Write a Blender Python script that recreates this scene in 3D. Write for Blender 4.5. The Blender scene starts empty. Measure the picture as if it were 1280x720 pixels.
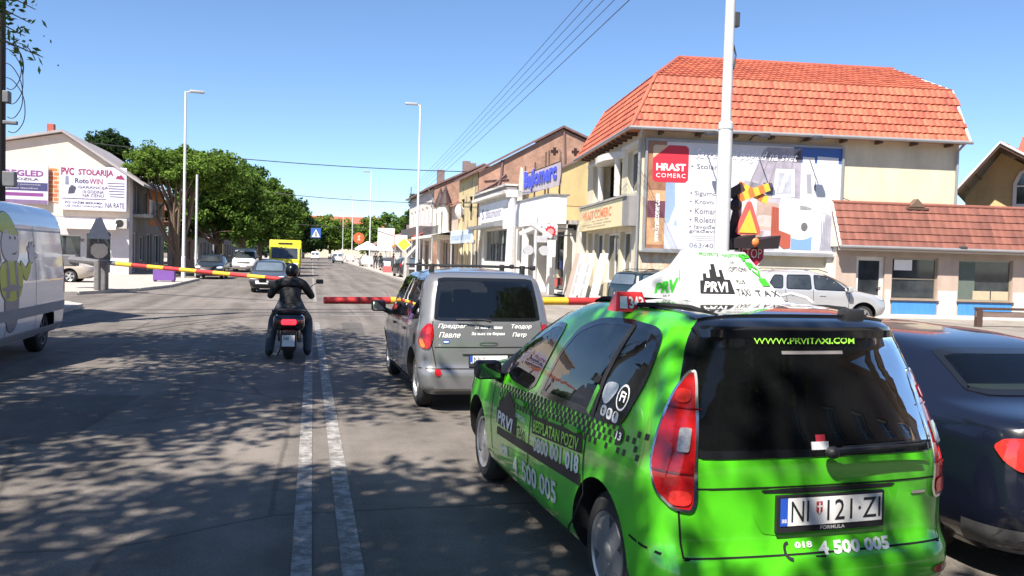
import bpy, bmesh, math, random
from mathutils import Vector, Matrix
from mathutils.bvhtree import BVHTree
SC = bpy.context.scene
COL = SC.collection
R = math.radians
PI = math.pi
rng = random.Random(7)

# ------------------------------------------------------------------ camera
cam_data = bpy.data.cameras.new('camera')
cam = bpy.data.objects.new('camera', cam_data)
COL.objects.link(cam)
SC.camera = cam
cam_data.sensor_width = 36.0
cam_data.lens = 1050 / 1280 * 36.0
cam_data.clip_end = 3000
cam_data.clip_start = 0.05
YAW, PITCH, ROLL = R(13.39), R(2.074), R(1.6)
cam.matrix_world = (Matrix.Translation((0, 0, 1.8)) @ Matrix.Rotation(-YAW, 4, 'Z')
                    @ Matrix.Rotation(R(90) - PITCH, 4, 'X') @ Matrix.Rotation(ROLL, 4, 'Z'))

# ------------------------------------------------------------------ sky, sun, exposure
SUN_EL, SUN_AZ = R(52), R(220)          # sun behind the camera and to its left (azimuth clockwise from +Y)
world = bpy.data.worlds.new('World')
SC.world = world
world.use_nodes = True
wn = world.node_tree
sky = wn.nodes.new('ShaderNodeTexSky')
sky.sky_type = 'NISHITA'
sky.sun_disc = False
sky.sun_elevation = SUN_EL
sky.sun_rotation = SUN_AZ
sky.air_density = 1.0
sky.dust_density = 0.0
sky.ozone_density = 6.0
sky.altitude = 1500
bg = wn.nodes['Background']
bg.inputs['Strength'].default_value = 0.088
wn.links.new(sky.outputs[0], bg.inputs[0])
sun_d = bpy.data.lights.new('sun', 'SUN')
sun_d.energy = 5.0
sun_d.angle = R(0.5)
sun_d.color = (1.0, 0.92, 0.82)
sun = bpy.data.objects.new('sun', sun_d)
COL.objects.link(sun)
sun_dir = Vector((math.sin(SUN_AZ) * math.cos(SUN_EL), math.cos(SUN_AZ) * math.cos(SUN_EL), math.sin(SUN_EL)))
sun.rotation_euler = sun_dir.to_track_quat('Z', 'Y').to_euler()
sun.location = sun_dir * 60
SC.view_settings.view_transform = 'Standard'
SC.view_settings.look = 'None'
SC.view_settings.exposure = 1.1
SC.view_settings.gamma = 1.0

# ------------------------------------------------------------------ materials
MATS = {}
def M(name, col=(.5, .5, .5), rough=.6, var=.12, scale=6, bump=0.0, metal=0, coat=0, spec=.5, twoside=False, stretch=None, streak=0.0):
    if name in MATS: return MATS[name]
    m = bpy.data.materials.new(name)
    m.use_nodes = True
    n, l = m.node_tree.nodes, m.node_tree.links
    b = n['Principled BSDF']
    b.inputs['Roughness'].default_value = rough
    b.inputs['Metallic'].default_value = metal
    b.inputs['Coat Weight'].default_value = coat
    b.inputs['Coat Roughness'].default_value = .04
    b.inputs['Specular IOR Level'].default_value = spec
    tc = n.new('ShaderNodeTexCoord')
    mp = n.new('ShaderNodeMapping')
    if stretch: mp.inputs['Scale'].default_value = stretch
    l.new(tc.outputs['Object'], mp.inputs[0])
    nz = n.new('ShaderNodeTexNoise')
    nz.inputs['Scale'].default_value = scale
    nz.inputs['Detail'].default_value = 6
    nz.inputs['Roughness'].default_value = .65
    l.new(mp.outputs[0], nz.inputs['Vector'])
    mr = n.new('ShaderNodeMapRange')
    mr.inputs['From Min'].default_value = .25; mr.inputs['From Max'].default_value = .75
    mr.inputs['To Min'].default_value = 1 - var; mr.inputs['To Max'].default_value = 1 + var
    l.new(nz.outputs[0], mr.inputs[0])
    mx = n.new('ShaderNodeMix'); mx.data_type = 'RGBA'; mx.blend_type = 'MULTIPLY'
    mx.inputs[0].default_value = 1
    mx.inputs[6].default_value = (*col, 1)
    l.new(mr.outputs[0], mx.inputs[7])
    last = mx.outputs[2]
    if streak:
        m2 = n.new('ShaderNodeMapping'); m2.inputs['Scale'].default_value = (1.3, 1.3, .3); l.new(tc.outputs['Object'], m2.inputs[0])
        s2 = n.new('ShaderNodeTexNoise'); s2.inputs['Scale'].default_value = 1.0; s2.inputs['Detail'].default_value = 7; s2.inputs['Roughness'].default_value = .7; l.new(m2.outputs[0], s2.inputs['Vector'])
        r2 = n.new('ShaderNodeMapRange'); r2.inputs[1].default_value = .3; r2.inputs[2].default_value = .62; r2.inputs[3].default_value = 1 - streak; r2.inputs[4].default_value = 1.04; l.new(s2.outputs[0], r2.inputs[0])
        x2 = n.new('ShaderNodeMix'); x2.data_type = 'RGBA'; x2.blend_type = 'MULTIPLY'; x2.inputs[0].default_value = 1; l.new(last, x2.inputs[6]); l.new(r2.outputs[0], x2.inputs[7]); last = x2.outputs[2]
    l.new(last, b.inputs['Base Color'])
    if bump:
        bp = n.new('ShaderNodeBump'); bp.inputs['Strength'].default_value = bump; bp.inputs['Distance'].default_value = .02
        n2 = n.new('ShaderNodeTexNoise'); n2.inputs['Scale'].default_value = scale * 6; n2.inputs['Detail'].default_value = 5
        l.new(mp.outputs[0], n2.inputs['Vector'])
        l.new(n2.outputs[0], bp.inputs['Height']); l.new(bp.outputs[0], b.inputs['Normal'])
    if twoside:
        out = n['Material Output']
        d = n.new('ShaderNodeBsdfDiffuse'); d.inputs[0].default_value = (.03, .03, .032, 1)
        g = n.new('ShaderNodeNewGeometry'); ms = n.new('ShaderNodeMixShader')
        l.new(g.outputs['Backfacing'], ms.inputs[0]); l.new(b.outputs[0], ms.inputs[1]); l.new(d.outputs[0], ms.inputs[2])
        l.new(ms.outputs[0], out.inputs[0])
    MATS[name] = m
    return m

def glass_mat(name, tint=(.25, .28, .28), clear=.75, rough=.015, ior=1.6):
    m = bpy.data.materials.new(name); m.use_nodes = True
    n, l = m.node_tree.nodes, m.node_tree.links
    n.remove(n['Principled BSDF'])
    t = n.new('ShaderNodeBsdfTransparent'); t.inputs[0].default_value = (*tint, 1)
    d = n.new('ShaderNodeBsdfDiffuse'); d.inputs[0].default_value = (.012, .014, .015, 1)
    g = n.new('ShaderNodeBsdfGlossy'); g.inputs['Roughness'].default_value = rough; g.inputs[0].default_value = (1, 1, 1, 1)
    f = n.new('ShaderNodeFresnel'); f.inputs[0].default_value = ior
    mA = n.new('ShaderNodeMixShader'); mA.inputs[0].default_value = clear
    mB = n.new('ShaderNodeMixShader')
    l.new(d.outputs[0], mA.inputs[1]); l.new(t.outputs[0], mA.inputs[2])
    l.new(f.outputs[0], mB.inputs[0]); l.new(mA.outputs[0], mB.inputs[1]); l.new(g.outputs[0], mB.inputs[2])
    l.new(mB.outputs[0], n['Material Output'].inputs[0])
    MATS[name] = m
    return m

CAR_GLASS = glass_mat('tinted_car_glass', (.30, .33, .34), .5)
DARK_GLASS = glass_mat('dark_car_glass', (.12, .14, .15), .3)
BACK_GLASS = glass_mat('rear_window_glass', (.15, .16, .17), .6, ior=1.4)
PANE = M('window_pane', (.035, .042, .048), .04, .7, 1.2, spec=.8)
PANE_BLUE = M('window_pane_pale', (.10, .13, .16), .05, .3, 1.2, spec=.9)

def brick_mat(name, c1, c2, mortar, scale=1.0, bw=.26, bh=.075, ms=.012, vertical='XZ', rough=.9):
    m = bpy.data.materials.new(name); m.use_nodes = True
    n, l = m.node_tree.nodes, m.node_tree.links
    b = n['Principled BSDF']; b.inputs['Roughness'].default_value = rough
    tc = n.new('ShaderNodeTexCoord'); sp = n.new('ShaderNodeSeparateXYZ'); cb = n.new('ShaderNodeCombineXYZ')
    ad = n.new('ShaderNodeMath'); ad.operation = 'ADD'
    l.new(tc.outputs['Object'], sp.inputs[0]); l.new(sp.outputs[0], ad.inputs[0]); l.new(sp.outputs[1], ad.inputs[1])
    l.new(ad.outputs[0], cb.inputs[0]); l.new(sp.outputs[2], cb.inputs[1])
    br = n.new('ShaderNodeTexBrick')
    br.inputs['Color1'].default_value = (*c1, 1); br.inputs['Color2'].default_value = (*c2, 1); br.inputs['Mortar'].default_value = (*mortar, 1)
    br.inputs['Scale'].default_value = scale; br.inputs['Brick Width'].default_value = bw; br.inputs['Row Height'].default_value = bh
    br.inputs['Mortar Size'].default_value = ms
    l.new(cb.outputs[0], br.inputs[0])
    nz = n.new('ShaderNodeTexNoise'); nz.inputs['Scale'].default_value = .9; nz.inputs['Detail'].default_value = 8; nz.inputs['Roughness'].default_value = .7
    l.new(tc.outputs['Object'], nz.inputs['Vector'])
    mr = n.new('ShaderNodeMapRange'); mr.inputs[1].default_value = .3; mr.inputs[2].default_value = .7; mr.inputs[3].default_value = .62; mr.inputs[4].default_value = 1.3
    l.new(nz.outputs[0], mr.inputs[0])
    mx = n.new('ShaderNodeMix'); mx.data_type = 'RGBA'; mx.blend_type = 'MULTIPLY'; mx.inputs[0].default_value = 1
    l.new(br.outputs[0], mx.inputs[6]); l.new(mr.outputs[0], mx.inputs[7]); l.new(mx.outputs[2], b.inputs[0])
    bp = n.new('ShaderNodeBump'); bp.inputs['Strength'].default_value = .5; bp.inputs['Distance'].default_value = .02
    l.new(br.outputs['Fac'], bp.inputs['Height']); bp.invert = True
    l.new(bp.outputs[0], b.inputs['Normal'])
    MATS[name] = m
    return m

def asphalt_mat(name, c1, c2, crack=True):
    m = bpy.data.materials.new(name); m.use_nodes = True
    n, l = m.node_tree.nodes, m.node_tree.links
    b = n['Principled BSDF']; b.inputs['Roughness'].default_value = .82; b.inputs['Specular IOR Level'].default_value = .35
    tc = n.new('ShaderNodeTexCoord')
    def noise(s, d, r=.6):
        x = n.new('ShaderNodeTexNoise'); x.inputs['Scale'].default_value = s; x.inputs['Detail'].default_value = d; x.inputs['Roughness'].default_value = r
        l.new(tc.outputs['Object'], x.inputs['Vector']); return x
    big, mid, fine = noise(.22, 5), noise(1.7, 6, .7), noise(60, 3, .8)
    mp = n.new('ShaderNodeMapping'); mp.inputs['Scale'].default_value = (1.1, .035, 1)
    l.new(tc.outputs['Object'], mp.inputs[0])
    tr = n.new('ShaderNodeTexNoise'); tr.inputs['Scale'].default_value = 1.6; tr.inputs['Detail'].default_value = 3
    l.new(mp.outputs[0], tr.inputs['Vector'])
    def mixv(a, c, f, op):
        x = n.new('ShaderNodeMath'); x.operation = op
        l.new(a, x.inputs[0])
        if isinstance(c, float): x.inputs[1].default_value = c
        else: l.new(c, x.inputs[1])
        return x.outputs[0]
    s = mixv(mixv(big.outputs[0], mid.outputs[0], 0, 'ADD'), tr.outputs[0], 0, 'ADD')
    mr = n.new('ShaderNodeMapRange'); mr.inputs[1].default_value = 1.27; mr.inputs[2].default_value = 1.72
    l.new(s, mr.inputs[0])
    mx = n.new('ShaderNodeMix'); mx.data_type = 'RGBA'; mx.inputs[6].default_value = (*c1, 1); mx.inputs[7].default_value = (*c2, 1)
    l.new(mr.outputs[0], mx.inputs[0])
    fr = n.new('ShaderNodeMapRange'); fr.inputs[1].default_value = .3; fr.inputs[2].default_value = .7; fr.inputs[3].default_value = .7; fr.inputs[4].default_value = 1.3
    l.new(fine.outputs[0], fr.inputs[0])
    m2 = n.new('ShaderNodeMix'); m2.data_type = 'RGBA'; m2.blend_type = 'MULTIPLY'; m2.inputs[0].default_value = 1
    l.new(mx.outputs[2], m2.inputs[6]); l.new(fr.outputs[0], m2.inputs[7])
    last = m2.outputs[2]
    if crack:
        v = n.new('ShaderNodeTexVoronoi'); v.feature = 'DISTANCE_TO_EDGE'; v.inputs['Scale'].default_value = .33
        wv = n.new('ShaderNodeMix'); wv.data_type = 'RGBA'; wv.inputs[0].default_value = .12
        l.new(tc.outputs['Object'], wv.inputs[6]); l.new(mid.outputs['Color'], wv.inputs[7]); l.new(wv.outputs[2], v.inputs['Vector'])
        cr = n.new('ShaderNodeMapRange'); cr.inputs[1].default_value = .002; cr.inputs[2].default_value = .008; cr.inputs[3].default_value = .62; cr.inputs[4].default_value = 1
        l.new(v.outputs['Distance'], cr.inputs[0])
        m3 = n.new('ShaderNodeMix'); m3.data_type = 'RGBA'; m3.blend_type = 'MULTIPLY'; m3.inputs[0].default_value = 1
        l.new(last, m3.inputs[6]); l.new(cr.outputs[0], m3.inputs[7]); last = m3.outputs[2]
    l.new(last, b.inputs[0])
    bp = n.new('ShaderNodeBump'); bp.inputs['Strength'].default_value = .35; bp.inputs['Distance'].default_value = .01
    l.new(fine.outputs[0], bp.inputs['Height']); l.new(bp.outputs[0], b.inputs['Normal'])
    MATS[name] = m
    return m

def worn_paint(name, col, under, keep=.45, scale=9):
    m = bpy.data.materials.new(name); m.use_nodes = True
    n, l = m.node_tree.nodes, m.node_tree.links
    b = n['Principled BSDF']; b.inputs['Roughness'].default_value = .7
    tc = n.new('ShaderNodeTexCoord'); x = n.new('ShaderNodeTexNoise'); x.inputs['Scale'].default_value = scale; x.inputs['Detail'].default_value = 8; x.inputs['Roughness'].default_value = .75
    l.new(tc.outputs['Object'], x.inputs['Vector'])
    mr = n.new('ShaderNodeMapRange'); mr.inputs[1].default_value = keep - .06; mr.inputs[2].default_value = keep + .1
    l.new(x.outputs[0], mr.inputs[0])
    mx = n.new('ShaderNodeMix'); mx.data_type = 'RGBA'; mx.inputs[6].default_value = (*under, 1); mx.inputs[7].default_value = (*col, 1)
    l.new(mr.outputs[0], mx.inputs[0]); l.new(mx.outputs[2], b.inputs[0])
    MATS[name] = m
    return m

def leaf_mat(name, c1, c2, trans=.35):
    m = bpy.data.materials.new(name); m.use_nodes = True
    n, l = m.node_tree.nodes, m.node_tree.links
    n.remove(n['Principled BSDF'])
    g = n.new('ShaderNodeNewGeometry')
    tc = n.new('ShaderNodeTexCoord'); x = n.new('ShaderNodeTexNoise'); x.inputs['Scale'].default_value = .9; x.inputs['Detail'].default_value = 3
    l.new(tc.outputs['Object'], x.inputs['Vector'])
    ad = n.new('ShaderNodeMath'); ad.operation = 'ADD'; l.new(g.outputs['Random Per Island'], ad.inputs[0]); l.new(x.outputs[0], ad.inputs[1])
    mr = n.new('ShaderNodeMapRange'); mr.inputs[1].default_value = .45; mr.inputs[2].default_value = 1.5; l.new(ad.outputs[0], mr.inputs[0])
    mx = n.new('ShaderNodeMix'); mx.data_type = 'RGBA'; mx.inputs[6].default_value = (*c1, 1); mx.inputs[7].default_value = (*c2, 1)
    l.new(mr.outputs[0], mx.inputs[0])
    d = n.new('ShaderNodeBsdfDiffuse'); t = n.new('ShaderNodeBsdfTranslucent'); ms = n.new('ShaderNodeMixShader'); ms.inputs[0].default_value = trans
    l.new(mx.outputs[2], d.inputs[0]); l.new(mx.outputs[2], t.inputs[0])
    l.new(d.outputs[0], ms.inputs[1]); l.new(t.outputs[0], ms.inputs[2]); l.new(ms.outputs[0], n['Material Output'].inputs[0])
    MATS[name] = m
    return m

WHITE = M('white_paint', (.78, .78, .76), .5, .05)
WINBLK = M('window_black', (.010, .011, .013), .09, .05, 3, coat=.5)
BLACKP = M('black_plastic', (.018, .018, .02), .5, .15, 20)
RUBBER = M('tyre_rubber', (.022, .022, .023), .85, .2, 30)
ALU = M('alloy_metal', (.55, .56, .57), .32, .08, 12, metal=.8)
GALV = M('galvanised_steel', (.62, .64, .65), .45, .1, 5, metal=.35)
POLEW = M('pale_pole_paint', (.60, .61, .61), .45, .07, 3)
DARKM = M('dark_metal', (.05, .05, .055), .5, .2, 8)
CONC = M('concrete', (.36, .35, .33), .9, .2, 3, bump=.3)
LET_W = M('white_lettering', (.85, .86, .85), .45, .03)
LET_K = M('black_lettering', (.02, .02, .022), .5, .05)
LET_R = M('red_lettering', (.45, .03, .05), .5, .05)
LET_G = M('green_lettering', (.05, .42, .05), .5, .05)

# ------------------------------------------------------------------ mesh helpers
def link(o, parent=None):
    COL.objects.link(o)
    if parent is not None: o.parent = parent
    return o
def make(name, verts, faces, mat, parent=None, smooth=False, angle=None, midx=None):
    me = bpy.data.meshes.new(name)
    me.from_pydata([tuple(v) for v in verts], [], faces)
    for m in (mat if isinstance(mat, (list, tuple)) else [mat]): me.materials.append(m)
    if midx: me.polygons.foreach_set('material_index', midx)
    if smooth:
        me.polygons.foreach_set('use_smooth', [True] * len(me.polygons))
        if angle: me.set_sharp_from_angle(angle=R(angle))
    me.update()
    return link(bpy.data.objects.new(name, me), parent)
class MB:
    def __init__(s): s.v, s.f = [], []
    def add(s, vs, fs):
        b = len(s.v); s.v += [Vector(v) for v in vs]; s.f += [tuple(b + i for i in f) for f in fs]; return s
    def box(s, x0, y0, z0, x1, y1, z1):
        vs = [(x0, y0, z0), (x1, y0, z0), (x1, y1, z0), (x0, y1, z0), (x0, y0, z1), (x1, y0, z1), (x1, y1, z1), (x0, y1, z1)]
        return s.add(vs, [(0, 3, 2, 1), (4, 5, 6, 7), (0, 1, 5, 4), (1, 2, 6, 5), (2, 3, 7, 6), (3, 0, 4, 7)])
    def bbox(s, x0, y0, z0, x1, y1, z1, r=.02, seg=2):
        bm = bmesh.new(); bmesh.ops.create_cube(bm, size=1)
        for v in bm.verts: v.co = Vector(((x0 + x1) / 2 + v.co.x * (x1 - x0), (y0 + y1) / 2 + v.co.y * (y1 - y0), (z0 + z1) / 2 + v.co.z * (z1 - z0)))
        bmesh.ops.bevel(bm, geom=bm.edges[:], offset=r, segments=seg, affect='EDGES', profile=.5)
        return s.bm(bm)
    def bm(s, bm, mat=None):
        bm.verts.index_update()
        vs = [(mat @ v.co) if mat else v.co.copy() for v in bm.verts]
        fs = [tuple(v.index for v in f.verts) for f in bm.faces]
        bm.free(); return s.add(vs, fs)
    def tube(s, pts, r, n=8, cap=True):
        pts = [Vector(p) for p in pts]; rr = r if isinstance(r, (list, tuple)) else [r] * len(pts)
        b = len(s.v); up = None
        for i, p in enumerate(pts):
            d = (pts[min(i + 1, len(pts) - 1)] - pts[max(i - 1, 0)]).normalized()
            if up is None or abs(d.dot(up)) > .98: up = Vector((0, 0, 1)) if abs(d.z) < .9 else Vector((1, 0, 0))
            a = d.cross(up).normalized(); c = a.cross(d).normalized(); up = c
            for k in range(n):
                t = 2 * PI * k / n; s.v.append(p + (a * math.cos(t) + c * math.sin(t)) * rr[i])
        for i in range(len(pts) - 1):
            for k in range(n):
                k2 = (k + 1) % n; s.f.append((b + i * n + k, b + i * n + k2, b + (i + 1) * n + k2, b + (i + 1) * n + k))
        if cap:
            s.f.append(tuple(b + k for k in range(n))[::-1]); e = b + (len(pts) - 1) * n
            s.f.append(tuple(e + k for k in range(n)))
        return s
    def cyl(s, p0, p1, r, n=12): return s.tube([p0, p1], r, n)
    def prism(s, poly, fn0, fn1):
        n = len(poly); vs = [fn0(*p) for p in poly] + [fn1(*p) for p in poly]
        fs = [tuple(range(n))[::-1], tuple(range(n, 2 * n))] + [(i, (i + 1) % n, n + (i + 1) % n, n + i) for i in range(n)]
        return s.add(vs, fs)
    def plate(s, poly, y0, y1): return s.prism(poly, lambda x, z: (x, y0, z), lambda x, z: (x, y1, z))
    def lathe(s, prof, axis='X', o=(0, 0, 0), n=24):
        b = len(s.v)
        for a, r in prof:
            for k in range(n):
                t = 2 * PI * k / n
                p = {'X': (a, r * math.cos(t), r * math.sin(t)), 'Y': (r * math.cos(t), a, r * math.sin(t)), 'Z': (r * math.cos(t), r * math.sin(t), a)}[axis]
                s.v.append(Vector(p) + Vector(o))
        for i in range(len(prof) - 1):
            for k in range(n):
                k2 = (k + 1) % n; s.f.append((b + i * n + k, b + i * n + k2, b + (i + 1) * n + k2, b + (i + 1) * n + k))
        return s
    def ball(s, c, rx, ry, rz, u=12, v=8):
        bm = bmesh.new(); bmesh.ops.create_uvsphere(bm, u_segments=u, v_segments=v, radius=1)
        return s.bm(bm, Matrix.Translation(c) @ Matrix.Diagonal((rx, ry, rz, 1)))
    def build(s, name, mat, parent=None, smooth=False, angle=40): return make(name, s.v, s.f, mat, parent, smooth, angle)

def tag(o, label=None, cat=None, group=None, kind=None):
    if label: o['label'] = label
    if cat: o['category'] = cat
    if group: o['group'] = group
    if kind: o['kind'] = kind
    return o
def thing(name, label, cat, loc=(0, 0, 0), rz=0, group=None):
    o = bpy.data.objects.new(name, None); COL.objects.link(o); o.empty_display_size = .1
    o.location = loc; o.rotation_euler = (0, 0, R(rz)); return tag(o, label, cat, group)
def struct(name, mb, mat, smooth=False): return tag(mb.build(name, mat, None, smooth), kind='structure')
def copy_tree(o, parent=None, loc=None, rz=None, label=None):
    c = o.copy(); COL.objects.link(c)
    if parent is not None: c.parent = parent
    if loc is not None: c.location = loc
    if rz is not None: c.rotation_euler = (0, 0, R(rz))
    if label: c['label'] = label
    for ch in list(o.children): copy_tree(ch, c)
    return c

# ------------------------------------------------------------------ lettering
def text_mesh(s, bold=0.0, shear=0.0, spacing=1.0):
    cu = bpy.data.curves.new('lettering', 'FONT'); cu.body = s; cu.offset = bold; cu.shear = shear; cu.space_character = spacing
    cu.resolution_u = 2; cu.fill_mode = 'FRONT'
    o = bpy.data.objects.new('lettering', cu); COL.objects.link(o)
    dg = bpy.context.evaluated_depsgraph_get(); me = bpy.data.meshes.new_from_object(o.evaluated_get(dg))
    vs = [(v.co.x, v.co.y) for v in me.vertices]; fs = [tuple(p.vertices) for p in me.polygons]
    bpy.data.objects.remove(o); bpy.data.meshes.remove(me); bpy.data.curves.remove(cu)
    return vs, fs
def fit(vs, x0, z0, x1, z1):
    a0, a1 = min(v[0] for v in vs), max(v[0] for v in vs); b0, b1 = min(v[1] for v in vs), max(v[1] for v in vs)
    return [(x0 + (x1 - x0) * (v[0] - a0) / max(a1 - a0, 1e-6), z0 + (z1 - z0) * (v[1] - b0) / max(b1 - b0, 1e-6)) for v in vs]
def letters(parent, s, box, y, mat, bold=.02, shear=0, name='lettering', fn=None, spacing=1.0):
    vs, fs = text_mesh(s, bold, shear, spacing); vs = fit(vs, *box)
    fn = fn or (lambda x, z: (x, y, z))
    return make(name, [fn(*v) for v in vs], fs, mat, parent)

# ------------------------------------------------------------------ polygon helpers
def chaikin(p, it=3, r=.22, closed=True):
    for _ in range(it):
        q = []; n = len(p)
        for i in range(n if closed else n - 1):
            a, b = p[i], p[(i + 1) % n]
            q += [(a[0] + (b[0] - a[0]) * r, a[1] + (b[1] - a[1]) * r), (a[0] + (b[0] - a[0]) * (1 - r), a[1] + (b[1] - a[1]) * (1 - r))]
        p = q
    return p
def area(p): return .5 * sum(p[i][0] * p[(i + 1) % len(p)][1] - p[(i + 1) % len(p)][0] * p[i][1] for i in range(len(p)))
def inset(p, d):
    n = len(p); sgn = 1 if area(p) > 0 else -1; out = []
    for i in range(n):
        a, b, c = Vector(p[i - 1]), Vector(p[i]), Vector(p[(i + 1) % n])
        e1, e2 = (b - a), (c - b)
        if e1.length < 1e-7 or e2.length < 1e-7: out.append(tuple(b)); continue
        n1 = Vector((-e1.y, e1.x)).normalized() * sgn; n2 = Vector((-e2.y, e2.x)).normalized() * sgn
        m = n1 + n2
        m = m / max(m.length_squared / 2, .5) if m.length > 1e-6 else n1
        out.append((b.x + m.x * d, b.y + m.y * d))
    return out
def ring(outer, inner): n = len(outer); return outer + inner, [(i, (i + 1) % n, n + (i + 1) % n, n + i) for i in range(n)]
def strip(pts, w):
    vs, fs = [], []
    for i, p in enumerate(pts):
        a, b = Vector(pts[max(i - 1, 0)]), Vector(pts[min(i + 1, len(pts) - 1)]); d = (b - a).normalized(); nn = Vector((-d.y, d.x)) * w / 2
        vs += [(p[0] + nn.x, p[1] + nn.y), (p[0] - nn.x, p[1] - nn.y)]
    for i in range(len(pts) - 1): fs.append((2 * i, 2 * i + 1, 2 * i + 3, 2 * i + 2))
    return vs, fs
def rect(x0, z0, x1, z1): return [(x0, z0), (x1, z0), (x1, z1), (x0, z1)]
def circle(cx, cz, r, n=24, rz=None): return [(cx + r * math.cos(2 * PI * k / n), cz + (rz or r) * math.sin(2 * PI * k / n)) for k in range(n)]
def inside(p, poly):
    x, y = p; c = False; n = len(poly); j = n - 1
    for i in range(n):
        xi, yi = poly[i]; xj, yj = poly[j]
        if (yi > y) != (yj > y) and x < (xj - xi) * (y - yi) / (yj - yi) + xi: c = not c
        j = i
    return c

# ------------------------------------------------------------------ cars
def lerp(tab, z):
    if z <= tab[0][0]: return tab[0][1]
    for (a, b), (c, d) in zip(tab, tab[1:]):
        if z <= c: return b + (d - b) * (z - a) / (c - a + 1e-9)
    return tab[-1][1]
def slerp(tab, z, d=.018): return sum(lerp(tab, z + k * d) for k in (-1, -.5, 0, .5, 1)) / 5

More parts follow.
